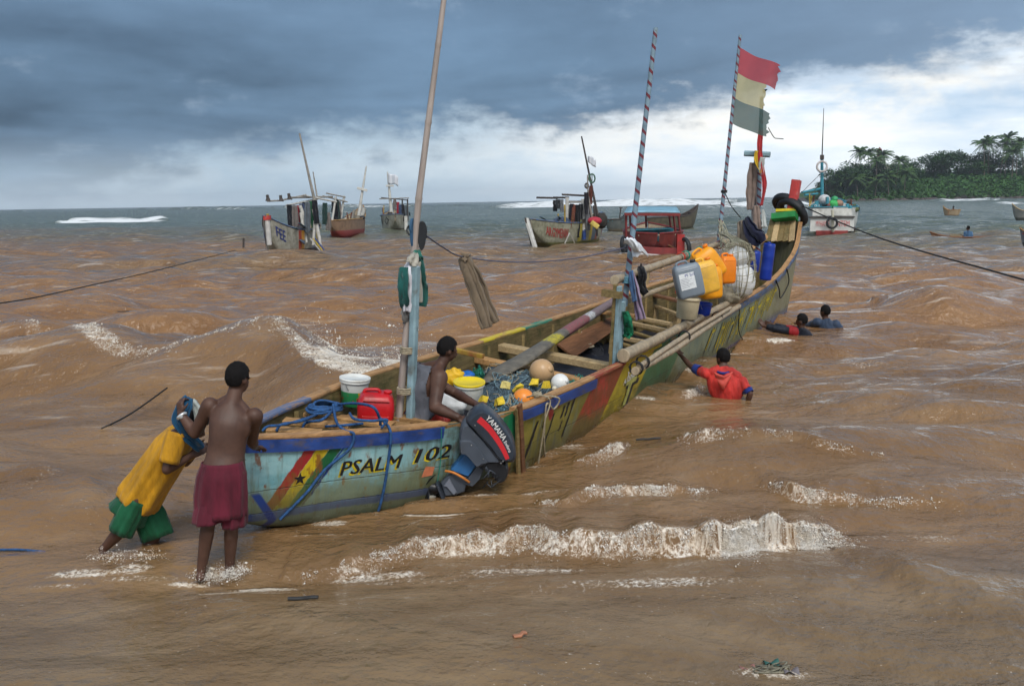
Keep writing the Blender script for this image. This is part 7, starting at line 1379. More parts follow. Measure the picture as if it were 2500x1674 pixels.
pplank(tG, lG(1870, 478, 74), lG(1936, 478, 74), .12, .85, mat('cabin_white', (.5, .52, .50), .5, .2, 3, dirt=.3), 'cabin_front'); pplank(tG, lG(1880, 478, 73.8), lG(1926, 478, 73.8), .03, .5, mat('dark_opening', (.006, .007, .008), .8), 'cabin_window'); pplank(tG, lG(1864, 472, 73.9), lG(1880, 472, 73.9), .1, .8, TEAL, 'name_board')
def flat_text(t, loc, txt, x0, x1, y0, y1, Y, m_):
    vs, fs = text_mesh(txt, 1, 0, 1, 1, None, 0); xs = [v.x for v in vs]; ysv = [v.y for v in vs]; q = MB(); q.add([loc(lerp(x0, x1, (v.x - min(xs)) / (max(xs) - min(xs))), lerp(y1, y0, (v.y - min(ysv)) / (max(ysv) - min(ysv))), Y) for v in vs], fs); q.build('lettering', m_, t)
flat_text(tG, lG, 'SU', 1862, 1874, 468, 476, 73.7, LWHT); flat_text(tG, lG, 'MYHAMEE', 1866, 1897, 505, 518, 70.05, mat('red_letter2', (.42, .012, .02), .5)); flat_text(tG, lG, 'NTEM', 1914, 1943, 505, 518, 70.05, mat('red_letter2', (.42, .012, .02), .5)); pole(tG, [lG(1905, 530, 69.9), lG(1904, 480, 69.9)], .10, mat('post_cream', (.5, .47, .36), .6, .2, 3), 'rudder_post', .09); small_tyre('tyre fender hung on the stern of the white and turquoise boat', W(1903, 510, 69.6), .42, (0, -1, .1))
pole(tG, [lG(1880, 480, 76), lG(1880, 420, 76), lG(1880, 362, 76)], .16, TEAL, 'mast', .10); pole(tG, [lG(1880, 362, 76), lG(1884, 248, 76)], .05, DARKW, 'whip_aerial', .02); q = MB(); q.box(lG(1880, 360, 76), (.3, .3, .35)); q.build('mast_lamp', DARKW, tG)
rg = thing('life_ring', 'white and red life ring high on the mast of the turquoise boat', 'life ring', mat4=CF(W(1880, 381, 75.6))); q = MB(); q.tube([Vector((math.cos(a) * .38, 0, math.sin(a) * .38)) for a in np.linspace(0, 6.2832, 26)], .085, 8); q.build('ring', mat('ring_white', (.55, .50, .48), .5, .4, 3, dirt=.4, dirtcol=(.3, .1, .06)), rg)
for a, b in (((1834, 440), (1876, 432)), ((1840, 446), (1870, 443)), ((1850, 476), (1880, 455)), ((1905, 452), (1950, 476)), ((1888, 455), (1930, 470))): pole(tG, [lG(*a, 75), lG(*b, 76)], .09, TEAL, 'rail')
for a, b in (((1876, 398), (1834, 440)), ((1876, 420), (1850, 450)), ((1884, 398), (1890, 440))): pole(tG, [lG(*a, 76), lG(*b, 74)], .02, DARKW, 'stay')
for x, y in ((1938, 478), (1945, 482), (1892, 462)): pole(tG, [lG(x, y + 4, 71.5), lG(x, y - 12, 71.5)], .12, TEAL, 'bollard')
for x, y, r, c_ in ((1906, 468, .42, (.05, .38, .10)), (1885, 457, .45, (.5, .5, .5)), (1909, 455, .25, (.05, .30, .12)), (1918, 466, .35, (.30, .18, .12)), (1897, 470, .3, (.25, .10, .08))): q = MB(); q.ball(lG(x, y, 74), r, 12, 8, (1.3, 1, .9)); q.build('deck_bundle', mat('bundle_%d' % x, c_, .7, .4, 6, .02, 14), tG)
clutter(tG, secG, 20, 5, -.5, .7)
# far right: canoes and paddlers
def small_person(label, hipc, lean, cl, Y, arms, hat=None, k=1.0):
    B = Body('person', label, .02); hp = Vector(hipc); sc_ = hp + Vector((lean, 0, .50)); torso(B, sc_ + Vector((-.19, .05, 0)), sc_ + Vector((.19, -.05, 0)), hp + Vector((-.12, 0, 0)), hp + Vector((.12, 0, 0)), (-.6, .8, 0)); B.head(sc_ + Vector((lean * .3, 0, .26)), (-.7, .7, 0), (0, 0, 1), 1.05); B.cone('neck', sc_, .065, sc_ + Vector((lean * .2, 0, .18)), .06)
    for sg, (e, w) in zip((-1, 1), arms): s_ = sc_ + Vector((sg * .19, 0, -.02)); B.arm('LR'[sg > 0], s_, sc_ + Vector(e), sc_ + Vector(w)); B.hand('h' + 'LR'[sg > 0], sc_ + Vector(w), sc_ + Vector(w) + Vector((-.1, 0, .02)), (0, 0, -1), .8)
    B.cone('thL', hp + Vector((-.09, 0, 0)), .09, hp + Vector((-.2, .3, .1)), .06); B.cone('thR', hp + Vector((.09, 0, 0)), .09, hp + Vector((.1, .3, .1)), .06); r = B.finish()
    if cl: tor = {'to%d' % i: (0, 1) for i in range(9)}; tor.update({q_: (0, 1) for q_ in ('shL', 'uaL', 'shR', 'uaR')}); B.cloth('shirt', B.where(tor), CLO('far_%s' % label[:12], cl), .025, .01, 10)
    return r
canoe('dugout_canoe', 'small tan dugout far out with a paddler aboard', W(2155, 496, 121), W(2197, 494, 120), 1.0, 1.1, .55, .6, paint('boat_tan', (.25, .18, .11), (.36, .27, .17), (.15, .10, .06), z1=.02, dirt=.3), WOOD, 2, WOOD); small_person('dark figure paddling the small tan dugout far out', W(2181, 488, 120.5), -.05, None, 120, (((-.25, 0, -.25), (-.42, 0, -.05)), ((.1, -.1, -.28), (-.2, -.1, -.3)))); pole(thing('paddle', 'paddle held over the side of the small tan dugout', 'paddle', mat4=Matrix.Identity(4)), [W(2171, 478, 120.2), W(2166, 500, 120)], .035, WOODR, 'shaft')
canoe('plank_canoe', 'low reddish swamped canoe with a man in a blue shirt', W(2125, 549, 60.5), W(2285, 549, 60), .8, .42, .06, .10, paint('boat_plank', (.26, .12, .07), (.36, .19, .11), (.16, .08, .05), z1=-.2, dirt=.3), WOODR, 2, WOODR, lift=.06); small_person('man in a blue striped shirt and cap on the swamped canoe', W(2214, 550, 60), -.02, (.06, .13, .24), 60, (((-.22, 0, -.28), (-.42, .1, -.12)), ((.25, 0, -.28), (.2, .1, -.5))))
canoe('dugout_canoe', 'yellow and grey canoe cut by the right edge, farther one', W(2312, 503, 99), W(2385, 506, 98), 1.5, 1.5, .75, .9, paint('boat_yg', (.16, .16, .15), (.28, .27, .24), (.07, .07, .06), z1=.1, dirt=.3), mat('yellow_inside', (.5, .34, .10), .6, .3, 3), 2, WOODP); canoe('dugout_canoe', 'red and grey canoe cut by the right edge, nearer one', W(2330, 564, 51), W(2400, 572, 50.5), 1.1, .75, .45, .45, paint('boat_rg', (.14, .15, .17), (.24, .25, .27), (.08, .08, .08), z1=.05, dirt=.3), REDP, 2, WOOD)
# mooring lines and stakes at left, driftwood
rope([W(-60, 700, 20.5), W(60, 684, 22.6), W(200, 654, 27), W(360, 618, 33), W(540, 572, 48)], .016, ROPEK, 'mooring_rope', None, 5, 6, label='dark mooring rope crossing the brown water at far left', cat='rope'); q = MB(); q.tube([W(557, 570, 60), W(557, 545, 60)], .06, 6); q.build('stake', DARKW, None, label='thin dark stake standing in the water left of the lettered boat', cat='stake')
rope([W(232, 980, 12.6), W(300, 945, 13.2), W(382, 887, 14.4)], .013, ROPEK, 'mooring_rope', None, 5, 5, label='short length of dark rope rising from the brown wave at left', cat='rope'); rope([W(-40, 1258, 8.2), W(40, 1256, 8.2), W(105, 1262, 8.15)], .012, ROPEB, 'mooring_rope', None, 5, 5, label='blue rope end in the shallows at the left edge', cat='rope')
rope([W(742, 540, 80), W(770, 555, 70), W(810, 575, 60)], .02, ROPEK, 'mooring_rope', None, 5, 5, label='line slanting into the water between the lettered boat and the brown canoe', cat='rope')
for x, y, L_, c_, lab in ((690, 1352, .22, (.03, .03, .03), 'dark scrap of driftwood in the shallows below the boat'), (1495, 1014, .28, (.03, .03, .03), 'dark driftwood stick between the hull and the small breakers'), (2200, 981, .30, (.50, .38, .14), 'yellow stick floating at the right'), (1180, 1423, .09, (.40, .17, .09), 'orange leaf of litter in the foreground wash'), (1835, 1515, .09, (.36, .13, .07), 'orange scrap near the tangle of litter at lower right'), (300, 730, .5, (.03, .025, .025), 'dark stick on the water behind the left wave'), (65, 826, .45, (.03, .035, .035), 'dark stick in the face of the left wave'), (2120, 805, .5, (.03, .03, .03), 'dark stick on the brown water at right')):
    g = G(x, y, 0.02); sp_ = sea_point(g.x, g.y); q = MB(); random.seed(int(x)); q.beam((-L_ / 2, 0, 0), (L_ / 2, .03, .01), .035, .02, (0, 0, 1), .3, .006, 4); o = q.build('driftwood', mat('drift_%d' % x, c_, .6, .3, 9), None, label=lab, cat='litter'); o.location = sp_ + Vector((0, 0, .012)); o.rotation_euler = (0, 0, random.uniform(-.2, .3))
g = G(1755, 1458, 0); sp_ = sea_point(g.x, g.y); t = thing('litter_tangle', 'tangle of dark cord, pink and blue litter in the wash at lower right', 'litter', loc=sp_ - Vector((0, 0, .02))); rs = random.Random(3); q = MB()
for k in range(9): q.tube(smooth_path([Vector((rs.uniform(-.13, .13), rs.uniform(-.06, .06), rs.uniform(-.01, .05))) for _ in range(5)], 4), .006, 4)
q.build('cord_tangle', mat('litter_cord', (.09, .08, .06), .7, .6, 20, col2=(.3, .28, .2)), t)
for c_, p in (((.30, .14, .12), (-.15, .02, .02)), ((.02, .04, .13), (-.08, -.10, .0)), ((.04, .12, .10), (.02, .07, .03)), ((.17, .15, .16), (.12, -.03, .02))): q = MB(); q.grid(lambda u, v: Vector(p) + Vector(((u - .5) * .10, (v - .5) * .06, .02 * math.sin(u * 5 + v * 3))), 5, 4, True, .003); q.build('litter_scrap', mat('scrap_%.2f' % c_[0], c_, .5, .2), t)
# ------------------------------------------------------------------ wooded headland with lighthouse
IY = 470.0; IK = KD / FPX * IY                           # metres per displayed photo pixel at the headland
def leafmat(name, lo, hi, rnd=.12):
    m_, t, b = newmat(name); o = t.coord('Object'); n = t.noise(o, .45, 4, .6); n2 = t.noise(o, 2.5, 3, .6); c = t.mix(t.lin(n, .32, .68), lo, hi); c = t.mix(t.m('MULTIPLY', t.step(n2, .5, .7), .4), c, tuple(q * 1.5 for q in hi)); t.put(b.inputs['Base Color'], c); b.inputs['Roughness'].default_value = .6; b.inputs['Specular IOR Level'].default_value = .25; return m_
LEAF = leafmat('leaf_dark', (.020, .050, .014), (.050, .112, .030)); LEAF2 = leafmat('leaf_mid', (.030, .075, .018), (.072, .160, .038)); PALM = leafmat('palm_leaf', (.028, .066, .018), (.078, .138, .038)); BUSH = leafmat('bush_bright', (.028, .080, .018), (.066, .160, .036)); BARK = mat('bark', (.13, .105, .08), .9, .35, 2, .02, 6); ROCK = mat('shore_rock', (.075, .058, .055), .85, .45, .35, .3, 1.2)
def green_rock():
    m_, t, b = newmat('headland_ground'); o = t.coord('Object'); z = t.xyz(o)[2]; n = t.noise(o, .25, 4, .6); n2 = t.noise(o, 1.4, 4, .6); rock = t.mix(n2, (.045, .036, .034), (.11, .085, .078)); veg = t.mix(n2, (.022, .060, .014), (.060, .135, .030))
    t.put(b.inputs['Base Color'], t.mix(t.step(t.m('ADD', z, t.m('MULTIPLY', t.m('SUBTRACT', n, .5), 4.0)), 1.2, 2.6), rock, veg)); b.inputs['Roughness'].default_value = .85; t.put(b.inputs['Normal'], t.bump(n2, .8, .8)); return m_
def hz(x, y):
    """ground height of the headland; x in metres, y distance behind the shore line"""
    e = min(1, max(0, (x - ix0 - 3) / 34.0))**1.6; return -1.2 + (1.9 * min(1, max(0, y / 5.0)) + 13.0 * (1 - math.exp(-max(0, y - 4) / 30.0))) * (e**.6) + .7 * mnoise.noise(Vector((x * .09, y * .09, 0))) * (y > 2) + .5 * mnoise.noise(Vector((x * .4, y * .4, 3)))
ix0 = W(1872, 455, IY).x; ix1 = W(2342, 455, IY).x + 120
def shore(x): return IY - 16 + 6 * math.sin(x * .05) - .10 * (x - ix0) * (x > ix0 + 60) + 14 * math.exp(-max(0, x - ix0) / 14)
q = MB(); q.grid(lambda u, v: (lambda x, d: Vector((x, shore(x) + d, hz(x, d))))(lerp(ix0 - 6, ix1, u), -3 + 90 * v**1.5), 130, 30, True); hl = q.build('headland', green_rock(), None, kind='structure')
def ipos(x, d): X = W(x, 455, IY).x; return Vector((X, shore(X) + d, hz(X, d)))
rs = random.Random(21)
for k in range(36):                                       # boulders along the waterline
    x = 1878 + k * 13.5 + rs.uniform(-4, 4); p = ipos(x, rs.uniform(-2, 3)); r = rs.uniform(.7, 1.9); q = MB(); q.ball((0, 0, 0), r, 9, 6, (1.3, 1, .6)); q.v = [tuple(Vector(v) * (1 + .35 * mnoise.noise(Vector(v) * .9 + Vector((k, 0, 0))))) for v in q.v]; q.sm = [False] * len(q.f); o = q.build('boulder', ROCK, None, label='dark boulder at the foot of the headland, %s from its left tip' % ordn(k), cat='rock', group='boulders along the headland shore'); o.location = (p.x, p.y, .1)
def leaves(q, c, R_, n, size, rs, squash=.75, hollow=.45, up=.4):
    """leaf-sized faces through an uneven crown of several clumps"""
    for _ in range(n):
        a = rs.uniform(0, 6.283); z = rs.uniform(-.75, 1); r = (hollow + (1 - hollow) * rs.random()**.5); s = math.sqrt(max(0, 1 - z * z)); p = Vector((math.cos(a) * s, math.sin(a) * s, z)); k = r * (1 + .30 * mnoise.noise(p * 2.1 + Vector(c) * .3)); p = Vector((p.x * R_[0], p.y * R_[1], p.z * R_[2])) * k
        d = Vector((rs.uniform(-1, 1), rs.uniform(-1, 1), rs.uniform(-.4, .6))).normalized(); s_ = d.cross(Vector((rs.uniform(-.6, .6), rs.uniform(-.6, .6), 1))).normalized(); L = size * rs.uniform(.6, 1.4); w = L * .42; o = Vector(c) + p; q.add([o - d * L / 2, o + s_ * w / 2, o + d * L / 2, o - s_ * w / 2], [(0, 1, 2, 3)])
def broadleaf(label, x, d, top, wid_, m_=LEAF, clumps=14, dens=150, seed=0, flat=.55, leafs=.85):
    p = ipos(x, d); H = top * IK - p.z; wd = wid_ * IK / 2; t = thing('broadleaf_tree', label, 'tree', loc=p, group='trees on the headland'); rs = random.Random(seed); q = MB(); q.tube([(0, 0, -.5), (.2, .1, H * .3), (-.1, 0, H * .6)], [.5, .38, .25], 8); qc = MB()
    for k in range(clumps):
        a = rs.uniform(0, 6.28); r = wd * rs.random()**.5 * .85; zc = H * .80 * (1 - .35 * (r / wd)**2) * (1 - .75 * rs.random()**1.6) + .8; c = Vector((math.cos(a) * r, math.sin(a) * r * .8, zc)); rr = wd * rs.uniform(.28, .44); q.tube([(0, 0, H * .3), c * .55 + Vector((0, 0, H * .12)), c], [.22, .14, .05], 5); leaves(qc, c, (rr, rr, rr * .62), int(dens * 1.5), leafs * 1.35, rs)
    q.build('trunk', BARK, t); qc.build('crown', m_, t); return t
def palm(label, x, d, top, m_=PALM, seed=0, fr=5.2, n=30):
    p = ipos(x, d); H = max(3.0, top * IK - p.z); t = thing('coconut_palm', label, 'tree', loc=p, group='palms on the headland'); rs = random.Random(seed); lx, ly = rs.uniform(-.12, .12) * H, rs.uniform(-.1, .1) * H; q = MB(); q.tube([Vector((lx * f * f, ly * f * f, -.5 + (H + .5) * f)) for f in np.linspace(0, 1, 7)], [.30, .24, .21, .19, .18, .17, .19], 7); q.build('trunk', BARK, t); c0 = Vector((lx, ly, H)); q = MB()
    for k in range(n):
        a = k / n * 6.2832 * 2.4 + rs.uniform(-.3, .3); el = rs.uniform(-.35, 1.15); d_ = Vector((math.cos(a) * math.cos(el), math.sin(a) * math.cos(el), math.sin(el))); L = fr * rs.uniform(.75, 1.1); pts = [c0 + d_ * L * f + Vector((.05 * L * f * f, 0, -L * .50 * f * f)) for f in np.linspace(0, 1, 9)]; q.tube(pts, [.07 * (1 - .8 * i / 8) for i in range(9)], 3, cap=False)
        for i in range(1, 9):
            tan = (pts[i] - pts[i-1]).normalized(); s_ = tan.cross(Vector((0, 0, 1)));  s_ = s_.normalized() if s_.length > .01 else Vector((1, 0, 0))
            for sg in (-1, 1):
                for h in (0, .5):
                    b = pts[i-1].lerp(pts[i], h); ll = .95 * math.sin(math.pi * (i + h) / 9.5)**.6 * L / 5; e = b + (s_ * sg * .8 + tan * .45 - Vector((0, 0, .55))).normalized() * ll; w = tan * .22; q.add([b - w, b + w, e], [(0, 1, 2)])
    q.build('crown', m_, t); return t
broadleaf('spreading dark tree at the left tip of the headland', 1950, 16, 92, 112, LEAF, 33, 150, 3, .75)
broadleaf('low dark tree leaning over the water at the left tip', 1915, 9, 58, 70, LEAF, 21, 130, 13, .8)
broadleaf('dome-shaped tree in the middle of the headland', 2185, 44, 112, 122, LEAF, 36, 160, 4, .6); broadleaf('flat-topped tree left of the dome-shaped tree', 2125, 50, 92, 70, LEAF, 18, 120, 5, .5)
broadleaf('dark tree behind the palms at the right of the headland', 2300, 46, 110, 110, LEAF, 27, 140, 6, .6); broadleaf('dark tree between the lighthouse palms', 2030, 30, 92, 96, LEAF, 27, 140, 7, .6); broadleaf('tree below the house roof', 2095, 30, 72, 80, LEAF2, 21, 120, 8, .6); broadleaf('tree filling the gap right of the dome-shaped tree', 2250, 40, 84, 80, LEAF2, 21, 120, 9, .6); broadleaf('tree at the right edge of the headland', 2372, 40, 104, 110, LEAF, 24, 130, 10, .6)
for k, (x, d, top, lab) in enumerate(((1990, 26, 112, 'palm standing tallest left of the lighthouse'), (2022, 32, 108, 'second palm left of the lighthouse'), (2036, 30, 106, 'palm right beside the lighthouse'), (2012, 16, 92, 'palm in front of the lighthouse trees'), (2048, 14, 88, 'palm below the lighthouse'), (1962, 7, 52, 'low palm near the left shore'), (1995, 6, 42, 'lowest palm at the left shore'), (2024, 7, 54, 'low palm with browned fronds near the shore'), (2058, 9, 60, 'low palm below the lighthouse by the slope'), (1940, 10, 60, 'palm against the spreading dark tree'), (2258, 34, 124, 'left of the tall palms at right'), (2276, 38, 130, 'palm whose crown is among the highest at right'), (2296, 34, 134, 'tallest palm on the right of the headland'), (2312, 36, 122, 'palm behind the lamp post'), (2330, 32, 118, 'palm near the right edge'), (2304, 26, 102, 'lower palm in front of the tall right-hand palms'), (2352, 34, 126, 'palm cut by the right edge'))): palm(lab, x, d, top, PALM, 50 + k, 7.4 if top > 100 else 6.6)
# low bush: too dense to count
q = MB(); rs = random.Random(8)
for _ in range(21000):
    x = rs.uniform(1900, 2480); dmax = 60 if x > 2050 else 40; d = 2.5 + rs.random()**1.2 * dmax; p = ipos(x, d); hgt = (1.2 + 2.6 * (.5 + .5 * mnoise.noise(Vector((x * .05, d * .2, 1)))) * (1 if d > 6 else .5)); p = p + Vector((0, 0, rs.random()**.7 * hgt)); dd = Vector((rs.uniform(-1, 1), rs.uniform(-1, 1), rs.uniform(-.3, .9))).normalized(); s_ = dd.cross(Vector((rs.uniform(-1, 1), rs.uniform(-1, 1), 1))).normalized(); L = rs.uniform(.8, 2.0); q.add([p - dd * L / 2, p + s_ * L * .25, p + dd * L / 2, p - s_ * L * .25], [(0, 1, 2, 3)])
q.build('undergrowth', BUSH, None, label='bright green low bush over the headland slope', cat='bush', kind='stuff')
# lighthouse, house, lamp post
p = ipos(2064, 40); H = 126 * IK; t = thing('lighthouse', 'white lighthouse with a dark red lantern among the palms', 'lighthouse', loc=(p.x, p.y + 6, p.z)); z0 = H - p.z; LW = mat('limewash', (.68, .67, .62), .7, .12, 1, dirt=.2); LR = mat('lantern_red', (.20, .028, .022), .5, .2, 2)
q = MB(); q.lathe([(1.35, -1), (1.25, 2), (1.05, z0 - 6.2), (1.05, z0 - 5.2)], 18); q.build('tower', LW, t); q = MB(); q.lathe([(1.75, z0 - 5.2), (1.8, z0 - 5.0), (1.75, z0 - 4.85)], 18); q.build('gallery', LW, t); q = MB(); q.lathe([(1.15, z0 - 4.85), (1.15, z0 - 3.9), (1.12, z0 - 3.9), (1.12, z0 - 2.0), (1.3, z0 - 1.9), (1.1, z0 - 1.1), (.5, z0 - .5), (.28, z0 - .4), (.28, z0 - .1), (.05, z0)], 16); q.build('lantern', LR, t)
q = MB()
for k in range(12): a = k * .5236; q.tube([(1.7 * math.cos(a), 1.7 * math.sin(a), z0 - 4.9), (1.7 * math.cos(a), 1.7 * math.sin(a), z0 - 3.9)], .04, 4)
q.tube([(1.7 * math.cos(a), 1.7 * math.sin(a), z0 - 3.9) for a in np.linspace(0, 6.2832, 20)], .05, 4); q.build('railing', LR, t); q = MB(); q.box((0, -1.1, z0 - 2.9), (.9, .3, 1.3)); q.build('lantern_pane', mat('lamp_glass', (.6, .62, .55), .2, .1), t); q = MB(); q.box((0, -1.22, z0 - 8.5), (.5, .2, .9)); q.build('window', DARKW, t)
p = ipos(2113, 60); zt = 86 * IK; t = thing('house', 'house with a grey-brown roof half hidden in the trees', 'house', loc=p); h = zt - p.z; q = MB(); q.box((0, 3, h / 2 - 1.5), (8.5, 6, h - 1.6)); q.build('wall', LW, t); q = MB(); q.add([(-5, -.8, h - 2.4), (5, -.8, h - 2.4), (5, 6.8, h - 2.4), (-5, 6.8, h - 2.4), (-3.6, 3, h), (3.6, 3, h)], [(0, 1, 5, 4), (1, 2, 5), (2, 3, 4, 5), (3, 0, 4), (0, 3, 2, 1)]); q.build('roof', mat('roof_brown', (.17, .135, .12), .8, .3, 1), t)
for x in (-2.4, 0, 2.4): q = MB(); q.box((x, -.02, h - 3.6), (.9, .1, 1.1)); q.build('window', DARKW, t)
p = ipos(2310, 14); t = thing('lamp_post', 'pale lamp post on the slope below the right-hand palms', 'lamp post', loc=p); q = MB(); q.tube([(0, 0, -1), (0, 0, 75 * IK - p.z)], [.16, .11], 7); q.build('column', LW, t); q = MB(); q.ball((0, 0, 76 * IK - p.z), .35, 10, 8, (1, 1, .7)); q.build('lamp', LW, t)
# ------------------------------------------------------------------ broken water: clots, drips and drops of foam
_ico = bmesh.new(); [_ico.verts.new(c) for c in ((1, 0, 0), (-1, 0, 0), (0, 1, 0), (0, -1, 0), (0, 0, 1), (0, 0, -1))]; _ico.verts.ensure_lookup_table(); [_ico.faces.new([_ico.verts[i] for i in f]) for f in ((0, 2, 4), (2, 1, 4), (1, 3, 4), (3, 0, 4), (2, 0, 5), (1, 2, 5), (3, 1, 5), (0, 3, 5))]; _ico.verts.index_update(); ICV = np.array([v.co[:] for v in _ico.verts]); ICF = np.array([[v.index for v in f.verts] for f in _ico.faces]); _ico.free()
def blobs(name, P, S, label, mat_, stretch=None, seed=0):
    """many small irregular blobs in one mesh"""
    r = np.random.default_rng(seed); n = len(P); k = len(ICV); V = np.repeat(ICV[None], n, 0) * (1 + r.normal(0, .22, (n, k, 1))); ax = r.uniform(.55, 1.5, (n, 1, 3)); V = V * ax
    a = r.uniform(0, 6.283, n); c, s = np.cos(a)[:, None], np.sin(a)[:, None]; V = np.stack([V[..., 0] * c - V[..., 1] * s, V[..., 0] * s + V[..., 1] * c, V[..., 2]], -1)
    if stretch is not None: V = V * stretch[:, None, :]
    V = V * S[:, None, None] + P[:, None, :]; F = (ICF[None] + (np.arange(n) * k)[:, None, None]).reshape(-1, 3)
    me = bpy.data.meshes.new(name); me.vertices.add(n * k); me.vertices.foreach_set('co', V.ravel().astype(np.float32)); me.loops.add(F.size); me.loops.foreach_set('vertex_index', F.ravel().astype(np.int32)); me.polygons.add(len(F)); me.polygons.foreach_set('loop_start', (np.arange(len(F)) * 3).astype(np.int32)); me.polygons.foreach_set('loop_total', np.full(len(F), 3, np.int32)); me.polygons.foreach_set('use_smooth', np.ones(len(F), bool)); me.update(calc_edges=True); me.materials.append(mat_); return link_mesh(name, me, label=label, cat='foam', kind='stuff')
def foam_mat():
    m_, t, b = newmat('foam_white'); o = t.coord('Object'); n = t.noise(o, 9, 3, .6); t.put(b.inputs['Base Color'], t.mix(t.lin(n, .35, .65), (.66, .58, .47), (.88, .85, .80))); b.inputs['Roughness'].default_value = .35; b.inputs['Subsurface Weight'].default_value = 0.0; return m_
FOAM = foam_mat()
THREADS = []
def crest_foam(idx, n, size, seed, fall=1.0, x0=None, x1=None, drips=0, spray=0, up=.06, thr=.0, lo_=.25):
    """threads of foam sliding down the face of a breaker, drips off its lip and flung drops"""
    xs, ys, A, wf, wb, fo, lean, fw = RIDGES[idx]; r = np.random.default_rng(seed); lo, hi = (xs[0] if x0 is None else x0), (xs[-1] if x1 is None else x1)
    x = r.uniform(lo, hi, n * 4); f = np.interp(x, xs, fo) * (np.interp(x, xs, A) / A.max())**.7; cl = np.array([mnoise.noise(Vector((a * 2.4, seed, 0))) + .7 * mnoise.noise(Vector((a * 7.5, seed, 5))) for a in x]); keep = r.random(len(x)) < f * np.clip(.34 + cl * 1.25 - thr, .004, 1); x = x[keep][:n]; cl = cl[keep][:n]; n = len(x)
    w = min(wf, .22) * fall; d0 = -lo_ * w - np.abs(r.normal(0, 1, n)) * w * (.9 + .5 * np.clip(cl, -.5, 1)); m_ = 7; X = np.repeat(x[:, None], m_, 1); Dd = np.repeat(d0[:, None], m_, 1); st = r.normal(0, .013, (n, m_, 2)) * (size / .005); st[..., 1] -= .002 * (size / .005); st[:, 0] = 0; cs = np.cumsum(st, 1); X = X + cs[..., 0]; Dd = Dd + cs[..., 1]
    wob = .25 * wf * np.sin(X * 2.1 / wf * .35 + 1.0) + .18 * wf * np.sin(X * 5.3 / wf * .3); yc = np.interp(X, xs, ys) + wob; dx, dy, z, _ = sea(X.ravel(), (yc + Dd).ravel()); sh = X.shape; k = np.exp(-(np.abs(Dd) / (1.4 * w))**2); lift = (np.abs(r.normal(0, 1, (n, 1))) * up * .30 + r.normal(0, .004, sh)) * (.2 + .8 * k)
    Q = np.stack([X + dx.reshape(sh), yc + Dd + dy.reshape(sh), z.reshape(sh) + .003 + np.abs(lift)], -1); R_ = size * r.lognormal(-.3, .4, (n, 1)) * np.sin(np.linspace(.25, 2.9, m_))[None] * (.6 + .5 * k); THREADS.append((Q, R_))
    P, S = [], []; nb = n // 2; j = r.integers(0, n, nb); P.append(Q[j, 3] + r.normal(0, .006, (nb, 3))); S.append(size * r.lognormal(-.2, .4, nb) * .9)
    if drips:
        xd = r.choice(x, drips); wob = .25 * wf * np.sin(xd * 2.1 / wf * .35 + 1.0) + .18 * wf * np.sin(xd * 5.3 / wf * .3); yd = np.interp(xd, xs, ys) + wob; dx, dy, z, _ = sea(xd, yd - w * .3); L = r.uniform(.03, .13, drips) * (.5 + np.interp(xd, xs, A) / A.max()); out = r.uniform(.02, .09, drips); sway = r.normal(0, .03, drips); tt = np.linspace(0, 1, m_)[None]
        THREADS.append((np.stack([(xd + dx)[:, None] + sway[:, None] * tt + r.normal(0, .004, (drips, m_)), (yd + dy - w * .4)[:, None] - out[:, None] * tt, (z + .012)[:, None] - L[:, None] * tt**1.7], -1), size * 1.1 * (1.0 - .65 * tt) * r.uniform(.6, 1.3, (drips, 1))))
        P.append(THREADS[-1][0][:, -1] + np.array([0, 0, -.012])); S.append(size * r.uniform(.5, 1.0, drips))
    if spray:
        xd = r.choice(x, spray); yd = np.interp(xd, xs, ys); dx, dy, z, _ = sea(xd, yd); P.append(np.stack([xd + dx + r.normal(0, .06, spray), yd + dy - np.abs(r.normal(0, .20, spray)), z + np.abs(r.normal(0, .05, spray)) - .03], -1)); S.append(size * r.uniform(.25, .75, spray))
    return (np.concatenate(P), np.concatenate(S)) if P else (np.zeros((0, 3)), np.zeros(0))
def bank(name, label, sets, seed):
    r = np.random.default_rng(seed + 90); P = [a for a, _ in sets]; S = [b for _, b in sets]
    for Q, R_ in THREADS: R_ = R_ * np.ones(Q.shape[:2]); P.append(Q.reshape(-1, 3) + r.normal(0, .35, (Q.shape[0] * Q.shape[1], 3)) * R_.reshape(-1, 1)); S.append(R_.reshape(-1) * r.lognormal(-.15, .45, R_.size))
    THREADS.clear(); P = np.concatenate(P); S = np.concatenate(S); ok = ~in_hull(P[:, 0], P[:, 1]) & (S > .0006); blobs(name, P[ok], S[ok], label, FOAM, seed=seed)
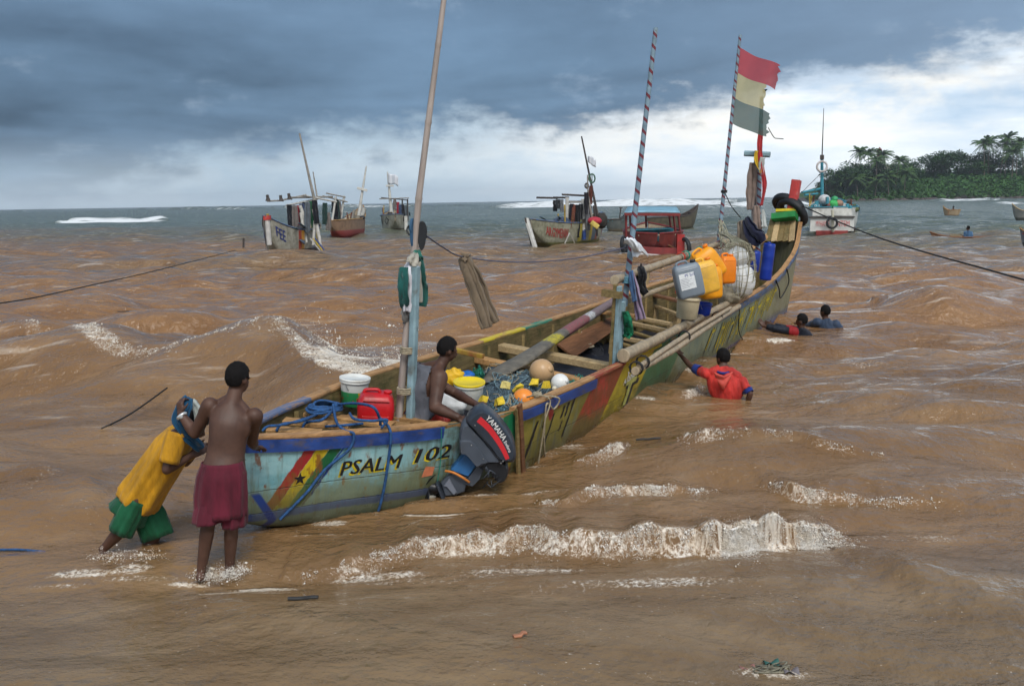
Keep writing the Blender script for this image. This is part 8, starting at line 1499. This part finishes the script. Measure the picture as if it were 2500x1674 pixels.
def burst(n, seed, pts, hmax, size, spread):
    """water thrown up along a line: threads that rise and fall over, and drops"""
    r = np.random.default_rng(seed); Q = [G(x, y, z) for x, y, z in pts]; t = r.random(n) * (len(Q) - 1); i = np.minimum(t.astype(int), len(Q) - 2); f = (t - i)[:, None]; A_ = np.array([q[:] for q in Q]); base = A_[i] * (1 - f) + A_[i + 1] * f; env = np.array([.30 + .70 * max(0, mnoise.noise(Vector((tt * 2.7, seed, 0))) + .45) for tt in t])
    h = np.abs(r.normal(0, .42, n)); P = base + np.stack([r.normal(0, spread, n) * (.5 + h), r.normal(0, spread, n), h * hmax * env], -1); nt = n // 2; m_ = 7; tt = np.linspace(0, 1, m_)[None]; v = np.abs(r.normal(0, .5, (nt, 1))) * hmax * env[:nt, None]
    Qt = np.stack([P[:nt, 0:1] + r.normal(0, .07, (nt, 1)) * tt + np.cumsum(r.normal(0, .006, (nt, m_)), 1), P[:nt, 1:2] - np.abs(r.normal(0, .08, (nt, 1))) * tt, np.maximum(base[:nt, 2:3], P[:nt, 2:3] - .10 * hmax + v * .5 * (tt - tt**2 * 1.6)) + np.cumsum(r.normal(0, .006, (nt, m_)), 1)], -1); THREADS.append((Qt, size * .55 * r.lognormal(-.3, .4, (nt, 1)) * np.sin(np.linspace(.2, 2.95, m_))[None])); k = nt + (n - nt) // 2
    return P[k:], size * .42 * r.lognormal(-.5, .5, n - k)
xr = G(1640, 1180, .1).x
bank('breaker_foam', 'front breaker of white water below the motor', [crest_foam(0, 2700, .0037, 1, .9, drips=260, spray=700, up=.035), crest_foam(0, 3900, .0041, 2, 1.4, x0=xr, drips=260, spray=900, up=.06, lo_=.5)], 1)
bank('curl_foam', 'small curls of foam behind the front breaker', [crest_foam(2, 900, .0040, 3, .9, drips=110, spray=160, up=.025), crest_foam(3, 900, .0042, 4, .9, drips=70, spray=160, up=.025), crest_foam(4, 450, .0042, 5, .9, drips=40, spray=80, up=.025), crest_foam(5, 260, .0040, 6, .9, drips=20, spray=40, up=.025), crest_foam(8, 160, .0040, 7, .9, spray=30, up=.02)], 2)
bank('wave_foam', 'left-hand wave bursting against the hull', [crest_foam(1, 1700, .0068, 8, 1.0, spray=300, up=.035, thr=.0, lo_=0), burst(3400, 9, [(672, 812, .25), (720, 822, .28), (770, 850, .25), (830, 875, .22), (900, 872, .22), (960, 855, .25)], 1.05, .012, .11), burst(2800, 10, [(750, 880, .1), (840, 890, .1), (930, 880, .1)], .95, .012, .13), burst(1200, 13, [(680, 812, .3), (760, 825, .3)], 1.0, .008, .14)], 3)
bank('splash_foam', 'water splashing round the legs of the two men', [burst(1300, 11, [(470, 1312, -.12), (510, 1318, -.13), (560, 1300, -.11)], .12, .006, .05), burst(400, 12, [(225, 1268, -.02), (300, 1265, -.02), (360, 1275, -.03)], .06, .006, .06)], 4)
# ------------------------------------------------------------------ sea air
def build_haze():
    q = MB(); q.box((0, 1650, 18.6), (6900, 3420, 42.6)); o = q.build('haze', None, None, kind='stuff'); m_ = bpy.data.materials.new('sea_air'); m_.use_nodes = True; t = NT(m_.node_tree); t.n.clear(); out = t.n.new('ShaderNodeOutputMaterial'); v = t.n.new('ShaderNodeVolumePrincipled'); v.inputs['Color'].default_value = (.86, .92, 1.0, 1); v.inputs['Density'].default_value = HAZE; v.inputs['Anisotropy'].default_value = 0.2; t.l.new(v.outputs[0], out.inputs['Volume']); o.data.materials.append(m_); o['label'] = 'thin sea haze over the whole bay'; o['category'] = 'haze'
HAZE = 0.00020
build_haze()
build_sea()
